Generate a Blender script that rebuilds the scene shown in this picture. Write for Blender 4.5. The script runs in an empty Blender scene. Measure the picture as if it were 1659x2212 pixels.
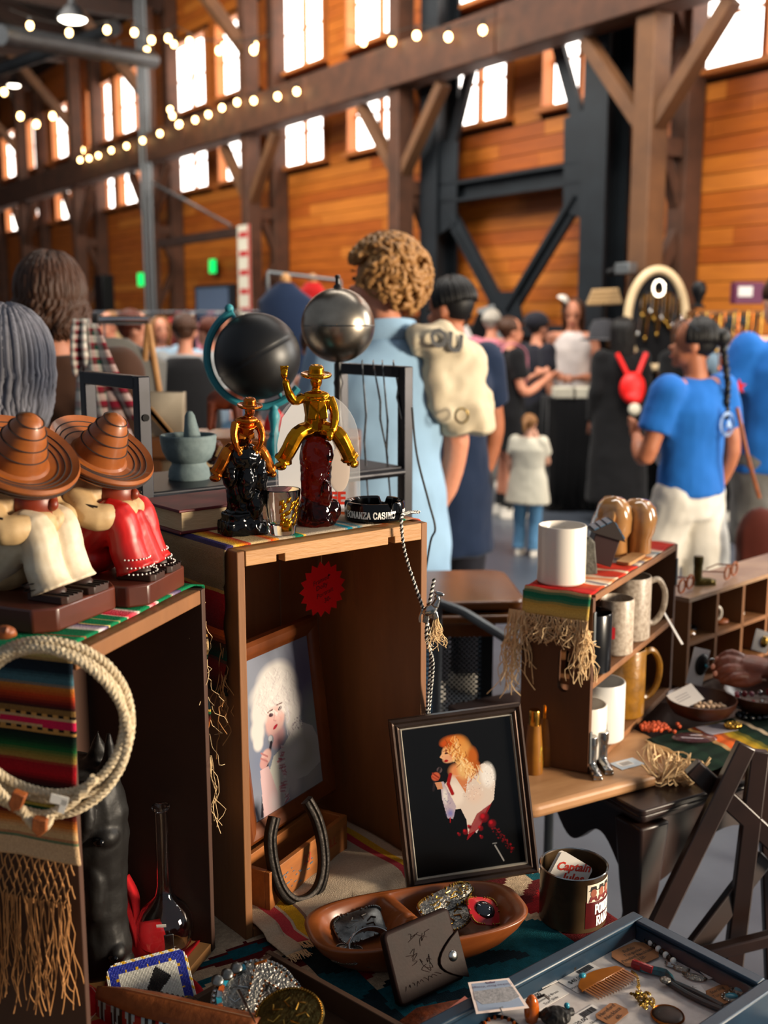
import bpy, math, random
import numpy as np
from mathutils import Vector as V, Matrix as Mx, Euler
random.seed(11)
scene = bpy.context.scene
# ------------------------------------------------------------------ camera, world, light, exposure
FPX, HC = 2400.0, 1.58
TH = math.atan(426 / FPX)
cam_d = bpy.data.cameras.new('camera'); cam = bpy.data.objects.new('camera', cam_d)
scene.collection.objects.link(cam); scene.camera = cam
cam.location = (0, 0, HC); cam.rotation_euler = (math.pi / 2 - TH, 0, 0)
cam_d.sensor_fit = 'VERTICAL'; cam_d.sensor_height = 36; cam_d.sensor_width = 27
cam_d.lens = 36 * FPX / 2212
cam_d.clip_start = .05; cam_d.clip_end = 200
cam_d.dof.use_dof = True; cam_d.dof.focus_distance = 1.5; cam_d.dof.aperture_fstop = 4.2
wd = bpy.data.worlds.new('world'); scene.world = wd; wd.use_nodes = True
wd.node_tree.nodes['Background'].inputs[0].default_value = (.80, .88, 1, 1)
wd.node_tree.nodes['Background'].inputs[1].default_value = .20
def area(name, loc, target, size, power, col=(1, 1, 1)):
    d = bpy.data.lights.new(name, 'AREA'); d.shape = 'RECTANGLE'; d.size, d.size_y = size
    d.energy = power; d.color = col
    o = bpy.data.objects.new(name, d); scene.collection.objects.link(o); o.location = loc
    o.rotation_euler = (V(target) - V(loc)).to_track_quat('-Z', 'Y').to_euler(); return o
# daylight of the tall hall windows on the right-hand side; the overhead hall lamps are added fill
area('daylight_window_side', (4.3, .55, 1.78), (-.05, 1.55, 1.05), (.9, .9), 400, (1, .84, .64))
area('hall_wall_fill', (1.0, 5.4, 6.5), (3.4, 9.6, 2.4), (5, 3), 640, (1, .94, .86))  # added lamp without a roof opening, brightens the wooden wall
area('hall_wall_fill_far', (-4, 11, 6.8), (-2.2, 15.5, 2.2), (6, 5), 950, (1, .94, .86))  # added overhead fill as well, for the farther stretch of wall
area('daylight_door_side', (6.2, 4.6, 3.0), (1.2, 6, .8), (2, 2.6), 260, (1, .95, .88))
vs = scene.view_settings
vs.view_transform = 'Standard'; vs.look = 'None'; vs.exposure = .4; vs.gamma = 1; vs.use_curve_mapping = False
scene.cycles.use_denoising = True
scene.cycles.max_bounces = 8; scene.cycles.transparent_max_bounces = 12
# ------------------------------------------------------------------ helpers
CC, SS = math.cos(TH), math.sin(TH)
def P(x, y, Y=None, z=None):                     # a point of the photograph at a known distance or height
    dx = (x - 829.5) / FPX; dy = -(y - 1106) / FPX
    d = V((dx, CC + dy * SS, -SS + dy * CC))
    t = Y / d.y if Y is not None else (z - HC) / d.z
    return V((0, 0, HC)) + d * t
def lin(c):
    return tuple((v / 12.92 if v <= .04045 else ((v + .055) / 1.055) ** 2.4) for v in c)
def C(h):
    h = h.lstrip('#'); return lin(tuple(int(h[i:i + 2], 16) / 255 for i in (0, 2, 4)))
MATS = {}
def mat(name, col='#808080', rough=.5, metal=0, col2=None, nscale=8, grain=(1, 1, 1), contrast=.5, bump=0, bscale=60,
        spec=.5, trans=0, alpha=1, emit=None, estr=0, coat=0, vc=False, ior=1.45, detail=4, sheen=0, aniso=0):
    if name in MATS: return MATS[name]
    m = bpy.data.materials.new(name); m.use_nodes = True; nt = m.node_tree; b = nt.nodes['Principled BSDF']
    I = b.inputs; I['Roughness'].default_value = rough; I['Metallic'].default_value = metal
    I['IOR'].default_value = ior
    I['Specular IOR Level'].default_value = spec; I['Transmission Weight'].default_value = trans
    I['Alpha'].default_value = alpha; I['Coat Weight'].default_value = coat; I['Coat Roughness'].default_value = .08
    I['Sheen Weight'].default_value = sheen
    c = C(col) if isinstance(col, str) else col
    I['Base Color'].default_value = (*c, 1)
    tc = nt.nodes.new('ShaderNodeTexCoord'); mp = nt.nodes.new('ShaderNodeMapping'); mp.inputs['Scale'].default_value = grain
    nt.links.new(tc.outputs['Object'], mp.inputs['Vector'])
    src = None
    if vc:
        at = nt.nodes.new('ShaderNodeVertexColor'); at.layer_name = 'Col'; src = at.outputs['Color']
    if col2 is not None:
        no = nt.nodes.new('ShaderNodeTexNoise'); no.inputs['Scale'].default_value = nscale; no.inputs['Detail'].default_value = detail
        no.inputs['Roughness'].default_value = .62
        nt.links.new(mp.outputs[0], no.inputs['Vector'])
        rp = nt.nodes.new('ShaderNodeMapRange'); rp.inputs[1].default_value = .5 - contrast / 2; rp.inputs[2].default_value = .5 + contrast / 2
        nt.links.new(no.outputs['Fac'], rp.inputs[0])
        mx = nt.nodes.new('ShaderNodeMix'); mx.data_type = 'RGBA'
        if vc: mx.blend_type = 'MULTIPLY'
        nt.links.new(rp.outputs[0], mx.inputs[0])
        if src is not None: nt.links.new(src, mx.inputs[6])
        else: mx.inputs[6].default_value = (*c, 1)
        mx.inputs[7].default_value = (*(C(col2) if isinstance(col2, str) else col2), 1)
        src = mx.outputs[2]
    if src is not None: nt.links.new(src, I['Base Color'])
    if emit is not None:
        I['Emission Color'].default_value = (*(C(emit) if isinstance(emit, str) else emit), 1); I['Emission Strength'].default_value = estr
    if bump:
        n2 = nt.nodes.new('ShaderNodeTexNoise'); n2.inputs['Scale'].default_value = bscale; n2.inputs['Detail'].default_value = 3
        nt.links.new(mp.outputs[0], n2.inputs['Vector'])
        bp = nt.nodes.new('ShaderNodeBump'); bp.inputs['Strength'].default_value = bump; bp.inputs['Distance'].default_value = .004
        nt.links.new(n2.outputs['Fac'], bp.inputs['Height']); nt.links.new(bp.outputs[0], I['Normal'])
    MATS[name] = m; return m
def cat_rom(pts, n, closed=False):
    pts = [V(p) for p in pts]; out = []; L = len(pts)
    for i in range(L if closed else L - 1):
        if closed: a, b, c, d = pts[i - 1], pts[i], pts[(i + 1) % L], pts[(i + 2) % L]
        else: a, b, c, d = pts[max(i - 1, 0)], pts[i], pts[i + 1], pts[min(i + 2, L - 1)]
        for k in range(n):
            t = k / n
            out.append(.5 * ((2 * b) + (c - a) * t + (2 * a - 5 * b + 4 * c - d) * t * t + (3 * b - a - 3 * c + d) * t ** 3))
    if not closed: out.append(pts[-1])
    return out
class MB:
    def __init__(s, M=None): s.v = []; s.f = []; s.fc = []; s.M = M; s.cur = None
    def add(s, vs, fs, M=None):
        o = len(s.v)
        for p in vs:
            p = V(p)
            if M is not None: p = M @ p
            if s.M is not None: p = s.M @ p
            s.v.append(p)
        for q in fs: s.f.append([i + o for i in q]); s.fc.append(s.cur)
        return s
    def box(s, c, size, rot=None, M=None, taper=1):
        x, y, z = [k / 2 for k in size]; R = Euler(rot).to_matrix() if rot else Mx.Identity(3); c = V(c)
        vs = [c + R @ V((sx * x * (taper if sz > 0 else 1), sy * y * (taper if sz > 0 else 1), sz * z)) for sz in (-1, 1) for sx, sy in ((-1, -1), (1, -1), (1, 1), (-1, 1))]
        return s.add(vs, [(3, 2, 1, 0), (4, 5, 6, 7), (0, 1, 5, 4), (1, 2, 6, 5), (2, 3, 7, 6), (3, 0, 4, 7)], M)
    def bar(s, a, b, w, h, up=(0, 0, 1)):              # rectangular bar from a to b, w sideways, h along up
        a, b = V(a), V(b); d = (b - a).normalized(); u = V(up)
        sd = d.cross(u)
        if sd.length < 1e-4: sd = d.cross(V((1, 0, 0)))
        sd.normalize(); u = sd.cross(d); vs = []
        for p in (a, b):
            for i, j in ((-1, -1), (1, -1), (1, 1), (-1, 1)): vs.append(p + sd * i * w / 2 + u * j * h / 2)
        return s.add(vs, [(3, 2, 1, 0), (4, 5, 6, 7), (0, 1, 5, 4), (1, 2, 6, 5), (2, 3, 7, 6), (3, 0, 4, 7)])
    def tube(s, pts, r, n=8, closed=False, caps=True, flat=1):
        pts = [V(p) for p in pts]; L = len(pts)
        if not isinstance(r, (list, tuple)): r = [r] * L
        vs = []; fr = None
        for i, p in enumerate(pts):
            if closed: t = pts[(i + 1) % L] - pts[i - 1]
            else: t = pts[min(i + 1, L - 1)] - pts[max(i - 1, 0)]
            if t.length < 1e-9: t = V((0, 0, 1))
            t.normalize()
            if fr is None:
                fr = t.cross(V((0, 0, 1)))
                if fr.length < .1: fr = t.cross(V((0, 1, 0)))
            fr = (fr - t * fr.dot(t))
            if fr.length < 1e-6: fr = t.orthogonal()
            fr.normalize(); b = t.cross(fr)
            for k in range(n):
                a = 2 * math.pi * k / n; vs.append(p + (fr * math.cos(a) + b * math.sin(a) * flat) * r[i])
        fs = []
        for i in range(L if closed else L - 1):
            for k in range(n):
                a, b = i * n + k, i * n + (k + 1) % n; c, d = ((i + 1) % L) * n + (k + 1) % n, ((i + 1) % L) * n + k
                fs.append((a, b, c, d))
        if caps and not closed: fs += [tuple(range(n))[::-1], tuple((L - 1) * n + k for k in range(n))]
        return s.add(vs, fs)
    def cyl(s, a, b, r0, r1=None, n=16): return s.tube([a, b], [r0, r0 if r1 is None else r1], n)
    def lathe(s, prof, n=32, M=None, fn=None, caps=True):
        vs = []; fs = []; L = len(prof)
        for r, z in prof:
            for k in range(n):
                a = 2 * math.pi * k / n; p = (r * math.cos(a), r * math.sin(a), z)
                vs.append(fn(p, a) if fn else p)
        for i in range(L - 1):
            for k in range(n): fs.append((i * n + k, i * n + (k + 1) % n, (i + 1) * n + (k + 1) % n, (i + 1) * n + k))
        if caps and prof[0][0] > 1e-6: fs.append(tuple(range(n))[::-1])
        if caps and prof[-1][0] > 1e-6: fs.append(tuple((L - 1) * n + k for k in range(n)))
        return s.add(vs, fs, M)
    def ell(s, c, r, nu=16, nv=10, rot=None, M=None):
        R = Euler(rot).to_matrix() if rot else Mx.Identity(3); c = V(c); vs = [c + R @ V((0, 0, -r[2]))]; fs = []
        for i in range(1, nv):
            ph = -math.pi / 2 + math.pi * i / nv
            for k in range(nu):
                a = 2 * math.pi * k / nu
                vs.append(c + R @ V((r[0] * math.cos(ph) * math.cos(a), r[1] * math.cos(ph) * math.sin(a), r[2] * math.sin(ph))))
        vs.append(c + R @ V((0, 0, r[2]))); T = len(vs) - 1
        for k in range(nu):
            fs.append((0, 1 + (k + 1) % nu, 1 + k)); fs.append((T, T - nu + k, T - nu + (k + 1) % nu))
        for i in range(nv - 2):
            for k in range(nu): fs.append((1 + i * nu + k, 1 + i * nu + (k + 1) % nu, 1 + (i + 1) * nu + (k + 1) % nu, 1 + (i + 1) * nu + k))
        return s.add(vs, fs, M)
    def prism(s, poly, h0, h1, M=None, axis='z'):      # polygon (x, y) extruded from h0 to h1 along z (or y: polygon is x, z)
        n = len(poly)
        if axis == 'z': vs = [(x, y, h0) for x, y in poly] + [(x, y, h1) for x, y in poly]
        elif axis == 'y': vs = [(x, h0, y) for x, y in poly] + [(x, h1, y) for x, y in poly]
        else: vs = [(h0, x, y) for x, y in poly] + [(h1, x, y) for x, y in poly]
        fs = [tuple(range(n))[::-1], tuple(range(n, 2 * n))] + [(i, (i + 1) % n, n + (i + 1) % n, n + i) for i in range(n)]
        return s.add(vs, fs, M)
    def loft(s, rings, caps=True):
        n = len(rings[0]); vs = [p for r in rings for p in r]; fs = []
        for i in range(len(rings) - 1):
            for k in range(n): fs.append((i * n + k, i * n + (k + 1) % n, (i + 1) * n + (k + 1) % n, (i + 1) * n + k))
        if caps: fs += [tuple(range(n))[::-1], tuple((len(rings) - 1) * n + k for k in range(n))]
        return s.add(vs, fs)
    def grid(s, nu, nv, fn, colfn=None, closeu=False):
        vs = [fn(i / nu, j / nv) for j in range(nv + 1) for i in range(nu + (0 if closeu else 1))]
        w = nu if closeu else nu + 1; o = len(s.v); s.add(vs, [])
        for j in range(nv):
            for i in range(nu):
                s.f.append([o + j * w + i, o + j * w + (i + 1) % w, o + (j + 1) * w + (i + 1) % w, o + (j + 1) * w + i])
                s.fc.append(colfn((i + .5) / nu, (j + .5) / nv) if colfn else s.cur)
        return s
    def build(s, name, m, parent=None, smooth=35, bev=0, seg=2, solid=0, sub=0, remesh=0, fac=0, disp=None):
        me = bpy.data.meshes.new(name); me.from_pydata([tuple(p) for p in s.v], [], s.f); me.validate(); me.update()
        if any(c is not None for c in s.fc):
            ca = me.color_attributes.new('Col', 'FLOAT_COLOR', 'CORNER')
            arr = np.ones((len(me.loops), 4), np.float32); k = 0
            for q, c in zip(s.f, s.fc):
                arr[k:k + len(q), :3] = c if c is not None else (.5, .5, .5); k += len(q)
            if k == len(me.loops): ca.data.foreach_set('color', arr.ravel())
        if smooth:
            me.shade_smooth()
            if smooth < 180: me.set_sharp_from_angle(angle=math.radians(smooth))
        o = bpy.data.objects.new(name, me); scene.collection.objects.link(o)
        if isinstance(m, str): m = MATS[m]
        me.materials.append(m)
        if parent is not None: o.parent = parent
        if remesh:
            r = o.modifiers.new('remesh', 'REMESH'); r.mode = 'VOXEL'; r.voxel_size = remesh; r.use_smooth_shade = True
            sm = o.modifiers.new('smooth', 'SMOOTH'); sm.factor = .5; sm.iterations = fac or 4
        if sub:
            r = o.modifiers.new('subdivision', 'SUBSURF'); r.levels = sub; r.render_levels = sub
        if disp:
            tx = bpy.data.textures.new(name + '_folds', 'CLOUDS'); tx.noise_scale = disp[1]; tx.noise_depth = 1
            r = o.modifiers.new('folds', 'DISPLACE'); r.texture = tx; r.strength = disp[0]; r.mid_level = .5
        if solid:
            r = o.modifiers.new('thickness', 'SOLIDIFY'); r.thickness = solid; r.offset = 0
        if bev:
            r = o.modifiers.new('bevel', 'BEVEL'); r.width = bev; r.segments = seg; r.limit_method = 'ANGLE'; r.angle_limit = math.radians(40)
        return o
def tag(o, label=None, cat=None, group=None, kind=None):
    for k, v in (('label', label), ('category', cat), ('group', group), ('kind', kind)):
        if v: o[k] = v
    return o
def thing(name, label, cat, loc=(0, 0, 0), rz=0, group=None, rot=None):
    o = bpy.data.objects.new(name, None); scene.collection.objects.link(o); o.empty_display_size = .05
    o.location = loc; o.rotation_euler = rot if rot else (0, 0, rz); tag(o, label, cat, group); return o
def dup(root, loc=None, rz=None, label=None, rot=None):
    r = root.copy(); scene.collection.objects.link(r)
    if loc is not None: r.location = loc
    if rz is not None: r.rotation_euler = (0, 0, rz)
    if rot is not None: r.rotation_euler = rot
    if label: r['label'] = label
    for ch in list(root.children):
        c = ch.copy(); scene.collection.objects.link(c); c.parent = r
        for g in list(ch.children):
            d = g.copy(); scene.collection.objects.link(d); d.parent = c
    return r
def text_flat(s, size, bold=0, shear=0, align='CENTER', spacing=1):     # letters as flat outlines: vertices (x, y) and faces
    cu = bpy.data.curves.new('lettering', 'FONT'); cu.body = s; cu.size = size; cu.offset = bold; cu.shear = shear
    cu.align_x = align; cu.align_y = 'CENTER'; cu.resolution_u = 2; cu.space_character = spacing
    ob = bpy.data.objects.new('lettering', cu); me = bpy.data.meshes.new_from_object(ob)
    vs = [(v.co.x, v.co.y) for v in me.vertices]; fs = [tuple(p.vertices) for p in me.polygons]
    bpy.data.objects.remove(ob); bpy.data.curves.remove(cu); bpy.data.meshes.remove(me)
    return vs, fs
def lettering(mb, s, size, M, **k):
    vs, fs = text_flat(s, size, **k); mb.add([(x, y, 0) for x, y in vs], fs, M)
def rr(w, h, r, n=5):                                # rounded rectangle outline
    out = []
    for cx, cy, a0 in ((w / 2 - r, h / 2 - r, 0), (-w / 2 + r, h / 2 - r, 90), (-w / 2 + r, -h / 2 + r, 180), (w / 2 - r, -h / 2 + r, 270)):
        for i in range(n + 1):
            a = math.radians(a0 + 90 * i / n); out.append((cx + r * math.cos(a), cy + r * math.sin(a)))
    return out
def frame(o, ex, ez=(0, 0, 1)):                      # matrix with origin o, x axis along ex, z axis along ez
    x = V(ex).normalized(); z = V(ez); y = z.cross(x).normalized(); z = x.cross(y)
    m = Mx((x, y, z)).transposed().to_4x4(); m.translation = V(o); return m
def place(o, M): o.matrix_world = M; return o
R = random.uniform
# ------------------------------------------------------------------ the hall: floor, wall, windows, timber frame
A0 = math.radians(-57); BX = V((math.cos(A0), math.sin(A0), 0)); BY = V((-math.sin(A0), math.cos(A0), 0)); Q0 = V((2.11, 9.2, 0))
BM = Mx.Translation(Q0) @ Mx.Rotation(A0, 4, 'Z')    # hall axes: x along the wall (towards the camera's right), y towards the wall
def Bp(x, y, w):
    d = P(x, y, Y=1) - V((0, 0, HC)); t = (Q0.dot(BY) + w) / d.dot(BY); p = d * t + V((0, 0, HC))
    q = p - Q0; return V((q.dot(BX), w, p.z))
mat('concrete', '#515862', .36, col2='#2c3038', nscale=1.2, contrast=.7, bump=.12, bscale=25, detail=8, spec=.6)
mat('wallboard', '#a9550f', .62, col2='#6a2c06', nscale=2.2, grain=(1, 1, 9), contrast=.75, bump=.15, bscale=30)
mat('wallback', '#3a1a06', .8)
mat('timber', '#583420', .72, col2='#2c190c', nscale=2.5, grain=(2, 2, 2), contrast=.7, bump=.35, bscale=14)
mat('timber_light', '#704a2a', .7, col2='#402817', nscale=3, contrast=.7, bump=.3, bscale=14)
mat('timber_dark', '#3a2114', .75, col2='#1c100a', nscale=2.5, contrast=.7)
mat('steel', '#15191d', .5, .3, col2='#20262b', nscale=5, contrast=.6)
mat('roof', '#24160d', .85, col2='#120b07', nscale=1.5)
mat('duct', '#3c3f42', .5, .6, col2='#26282a', nscale=3)
mat('conduit', '#666a6c', .45, .6)
mat('sash', '#a8622c', .6)
mat('pane', '#ffffff', .1, emit='#fff7ee', estr=5)
mat('bulb', '#ffd9a0', .2, emit='#ffce86', estr=14)
mat('lampglow', '#ffffff', .3, emit='#fff2dc', estr=9)
mat('blackmetal', '#111214', .42, .5)
WW = .55
WX0, WX1 = -27.0, 4.2
fl = MB(); fl.box((0, 12, -.05), (60, 60, .1)); tag(fl.build('floor', 'concrete'), kind='structure')
wall = bpy.data.objects.new('wall_back', None); scene.collection.objects.link(wall); wall['kind'] = 'structure'; place(wall, BM)
m = MB()
# backing with window openings: full strips between the window rows, pieces between the windows
win_x = [(-.05, 1.28), (-1.87, -.98), (-3.5, -2.38), (-5.42, -4.2), (-7.26, -5.98), (-9.1, -7.76), (-10.85, -9.48), (-13.33, -11.93), (-14.87, -13.56), (-17.1, -15.7), (-18.9, -17.5), (-21.0, -19.6), (-22.8, -21.4), (2.0, 3.3)]
win_x.sort()
rows = [(3.48, 4.36), (4.67, 5.72)]
def slab(x0, x1, z0, z1): m.box(((x0 + x1) / 2, WW + .1, (z0 + z1) / 2), (x1 - x0, .16, z1 - z0))
slab(WX0, WX1, 0, 3.48); slab(WX0, WX1, 4.36, 4.67); slab(WX0, WX1, 5.72, 7.2)
for z0, z1 in rows:
    e = WX0
    for a, b in win_x: slab(e, a, z0, z1); e = b
    slab(e, WX1, z0, z1)
m.build('wall_core', 'wallback', wall, smooth=0)
# boards: courses of planks, the nearest as single pieces
CH = .142; planks = []
def free(x0, x1, z0, z1):                            # cut a plank around the windows
    segs = [(x0, x1)]
    for r0, r1 in rows:
        if z1 > r0 and z0 < r1:
            for a, b in win_x:
                a -= .05; b += .05; n = []
                for s0, s1 in segs:
                    if b <= s0 or a >= s1: n.append((s0, s1)); continue
                    if a > s0: n.append((s0, a))
                    if b < s1: n.append((b, s1))
                segs = n
    return segs
for k in range(50):
    z0 = k * CH; x = WX1 - R(0, 2)
    while x > WX0:
        x2 = x - R(1.8, 3.6)
        for s0, s1 in free(max(x2, WX0), min(x, WX1), z0, z0 + CH):
            if s1 - s0 > .06: planks.append((s0, s1, z0))
        x = x2
def score(p):
    c = BM @ V(((p[0] + p[1]) / 2, WW, p[2])); 
    vis = 1.0 if (1.3 < p[2] < 5.2 and -9 < p[0] < 1.5) else .05
    return vis * (p[1] - p[0]) / c.length ** 2
planks.sort(key=score, reverse=True)
woods = [mat('wallboard_%d' % i, a, .5, col2=b, nscale=1.6, grain=(1.2, 1, 12), contrast=.8, bump=.12, bscale=24) for i, (a, b) in enumerate((('#bd6c20', '#8a4612'), ('#b5611a', '#7c3a0c'), ('#c67628', '#96521a'), ('#ad5816', '#74340c')))]
rest = MB()
for i, (s0, s1, z0) in enumerate(planks):
    t = .02 + R(0, .008)
    if i < 290:
        q = MB(); q.box(((s0 + s1) / 2, WW - .02 + t / 2 - .012, z0 + CH / 2), (s1 - s0 - .004, t, CH - .008)); q.build('plank', random.choice(woods), wall, smooth=0)
    else: rest.box(((s0 + s1) / 2, WW - .02, z0 + CH / 2), (s1 - s0 - .004, t, CH - .008))
o = rest.build('planks', woods[1], wall, smooth=0); o['kind'] = 'stuff'
# windows: a frame, sash bars and panes each
nw = 0
for z0, z1 in rows:
    for a, b in win_x:
        nw += 1
        w = bpy.data.objects.new('window_%d' % nw, None); scene.collection.objects.link(w); w['kind'] = 'structure'
        place(w, BM @ Mx.Translation(((a + b) / 2, WW, z0))); W_, H_ = b - a, z1 - z0
        f = MB(); t = .045
        for sx in (-1, 1): f.box((sx * (W_ / 2), -.02, H_ / 2), (t, .14, H_ + t))
        f.box((0, -.02, H_), (W_, .14, t)); f.box((0, -.04, 0), (W_ + .1, .18, t)); f.build('window_frame', 'sash', w, smooth=0)
        q = MB(); q.box((0, .03, H_ / 2), (.055, .06, H_)); q.build('mullion', 'sash', w, smooth=0)
        for sx in (-1, 1):
            for k in range(2):
                q = MB(); q.box((sx * W_ / 4, .05, H_ * (k * 2 + 1) / 4), (W_ / 2 - .09, .012, H_ / 2 - .03)); q.build('pane', 'pane', w, smooth=0)
        q = MB(); q.box((0, .04, H_ / 2), (W_, .03, .022)); q.build('glazing_bar', 'sash', w, smooth=0)
# roof deck over the hall (dark boards), sloping up from the wall
rf = MB(); rf.add([(WX0 - 3, WW + .2, 6.5), (WX1 - 1.0, WW + .2, 6.5), (WX1 - 1.0, -8, 9.2), (WX0 - 3, -8, 9.2)], [(0, 1, 2, 3)])
o = rf.build('ceiling', 'roof', smooth=0, solid=.1); place(o, BM); o['kind'] = 'structure'
# end wall at the far left
ew = MB(); ew.box((WX0, -8, 3.6), (.2, 17.5, 7.2)); o = ew.build('wall_far', mat('farwall', '#7a3c10', .7, col2='#4a2208', nscale=1, grain=(1, 1, 7), contrast=.8), smooth=0); place(o, BM); o['kind'] = 'structure'
# timber posts, beam and braces
def hall(name, label, cat, group=None):
    t = thing(name, label, cat, group=group); place(t, BM); return t
PX = [-3.55 * k for k in range(0, 8)] + [3.55]
ordn = ['nearest the right edge', 'second from the right', 'third from the right', 'fourth from the right', 'fifth from the right', 'sixth from the right', 'seventh from the right', 'eighth from the right', 'beyond the right edge']
for i, x in enumerate(PX[:8]):
    t = hall('timber_post', 'weathered brown timber post with knee braces, %s along the wall' % ordn[i], 'post', 'timber posts along the wall')
    Tm = 'timber_light' if i == 0 else 'timber'
    q = MB(); q.box((x, 0, 1.942), (.2, .2, 3.884)); q.build('main_post', Tm, t, bev=.008, seg=1); q = MB(); q.box((x, 0, 5.41), (.2, .2, 2.19)); q.build('upper_post', Tm, t, bev=.008, seg=1)
    q = MB(); q.box((x + .02, .4, 3.2), (.18, .2, 6.4)); q.build('rear_post', 'timber', t, bev=.008, seg=1)
    for (a, b) in (((x, .08, 3.0), (x, .34, 2.45)), ((x, .34, 2.25), (x, .08, 1.75)), ((x, .08, 4.25), (x, .36, 3.75)), ((x, .34, 3.65), (x, .06, 3.2))):
        q = MB(); q.bar(a, b, .09, .09); q.build('lattice_brace', 'timber', t)
    for z in (1.5, 2.9): q = MB(); q.box((x + .02, .2, z), (.12, .36, .14)); q.build('packing_block', 'timber', t)
    for (dx, zb, zt) in ((-1, 3.05, 3.83), (1, 3.05, 3.83)):
        q = MB(); q.bar((x + dx * .06, 0, zb), (x + dx * .76, 0, zt), .11, .13, up=(0, 1, 0)); q.build('knee_brace', 'timber_light' if i < 3 else 'timber', t, bev=.006, seg=1)
    q = MB(); q.bar((x, -.05, 4.95), (x, -1.35, 6.35), .13, .15); q.build('roof_brace', 'timber_light', t, bev=.006, seg=1)
t = hall('timber_beam', 'long heavy weathered timber beam running above the posts with string lights', 'beam')
xs = [4.2, 1.9, -1.78, -5.3, -8.9, -12.4, -16, -19.5, -23, -26.8]
for a, b in zip(xs, xs[1:]):
    q = MB(); q.box(((a + b) / 2, -.02, 4.1), (a - b - .012, .3, .42)); q.build('beam_length', 'timber', t, bev=.012, seg=1)
for x in PX[:8]:
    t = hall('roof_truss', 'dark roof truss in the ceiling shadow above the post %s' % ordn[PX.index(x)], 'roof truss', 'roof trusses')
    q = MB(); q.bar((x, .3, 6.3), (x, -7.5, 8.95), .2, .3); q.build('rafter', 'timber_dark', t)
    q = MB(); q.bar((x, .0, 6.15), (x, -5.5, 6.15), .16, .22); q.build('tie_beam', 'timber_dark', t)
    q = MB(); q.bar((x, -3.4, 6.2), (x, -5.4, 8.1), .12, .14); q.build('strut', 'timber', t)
# steel braced frame
t = hall('steel_frame', 'dark grey steel braced frame with paired columns and V brace', 'steel frame')
for x in (-3.27, -.8):
    for dy in (-.13, .13): q = MB(); q.box((x, .3 + dy, 3.3), (.3, .025, 6.6)); q.build('column_flange', 'steel', t)
    q = MB(); q.box((x, .3, 3.3), (.025, .25, 6.6)); q.build('column_web', 'steel', t)
for z in (2.9, 2.73): q = MB(); q.box((-2.03, .3, z), (2.3, .2, .03)); q.build('beam_flange', 'steel', t)
q = MB(); q.box((-2.03, .3, 2.815), (2.3, .03, .16)); q.build('beam_web', 'steel', t)
for sx, x in ((1, -3.1), (-1, -.96)):
    q = MB(); q.prism([(x - .05 * sx, 3.35), (x + .28 * sx, 3.3), (x + .26 * sx, 2.5), (x - .05 * sx, 2.4)], .2, .22, axis='y'); q.build('gusset_plate', 'steel', t)
    q = MB(); q.bar((x + .1 * sx, .24, 2.62), (-2.05 - .06 * sx, .24, 1.62), .16, .05, up=(0, 1, 0)); q.bar((x + .1 * sx, .2, 2.62), (-2.05 - .06 * sx, .2, 1.62), .02, .06, up=(0, 1, 0)); q.build('diagonal_brace', 'steel', t)
    q = MB(); q.bar((x + .12 * sx, .24, 3.25), (x + .62 * sx, .24, 4.4), .13, .05, up=(0, 1, 0)); q.build('upper_brace', 'steel', t)
q = MB(); q.prism([(-2.35, 1.5), (-1.75, 1.5), (-1.85, 1.8), (-2.25, 1.8)], .2, .22, axis='y'); q.build('foot_gusset', 'steel', t)
q = MB(); q.box((-2.05, .3, 1.43), (2.5, .2, .1)); q.build('bottom_chord', 'steel', t)
# trim rail along the wall behind the stalls
q = MB(); q.box((-4, WW - .12, 1.34), (16, .12, .1)); o = q.build('trim_1', 'timber_light'); place(o, BM); o['kind'] = 'structure'
# conduits, pendant lamps, ducts, exit signs, sign boards
for i, (xx, yy) in enumerate(((-10.45, -.02), (-10.36, .02), (-10.27, .05))):
    q = MB(); q.cyl((xx, -.18 + yy, .4), (xx, -.18 + yy, 6.4), .026); o = q.build('conduit_pipe', 'conduit'); place(o, BM)
    tag(o, '%s of three grey vertical conduit pipes on the fourth timber post' % ('leftmost', 'middle', 'rightmost')[i], 'pipe', 'conduit pipes on a post')
def pendant(px_, py_, Y, r, lab):
    p = P(px_, py_, Y=Y); t = thing('pendant_lamp', lab, 'lamp', p)
    q = MB(); q.lathe([(r, 0), (r * .97, .02), (r * .55, r * .7), (r * .25, r * .95), (r * .2, r * 1.5), (0, r * 1.52)], 24); q.build('lamp_shade', 'blackmetal', t)
    q = MB(); q.ell((0, 0, .01), (r * .9, r * .9, r * .3), 20, 8); q.build('lamp_lens', 'lampglow', t)
    q = MB(); q.cyl((0, 0, r * 1.5), (0, 0, r * 1.5 + 2.2), .012, n=6); q.build('cord', 'blackmetal', t)
pendant(157, 42, 12, .16, 'glowing round pendant lamp hanging in the upper left corner')
pendant(30, 185, 22, .13, 'small dim pendant lamp far back at the left edge')
for k, (a, b, r, lab) in enumerate((((0, 75, 13), (330, 130, 16), .11, 'long galvanized air duct crossing the ceiling at upper left'), ((0, 150, 19), (250, 60, 17), .1, 'thin galvanized air duct crossing behind the pendant lamp'))):
    q = MB(); q.cyl(P(a[0], a[1], Y=a[2]), P(b[0], b[1], Y=b[2]), r, n=20); o = q.build('air_duct', 'duct'); tag(o, lab, 'duct', 'ceiling ducts')
mat('exit_green', '#10c050', .4, emit='#10d060', estr=1.2)
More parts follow.
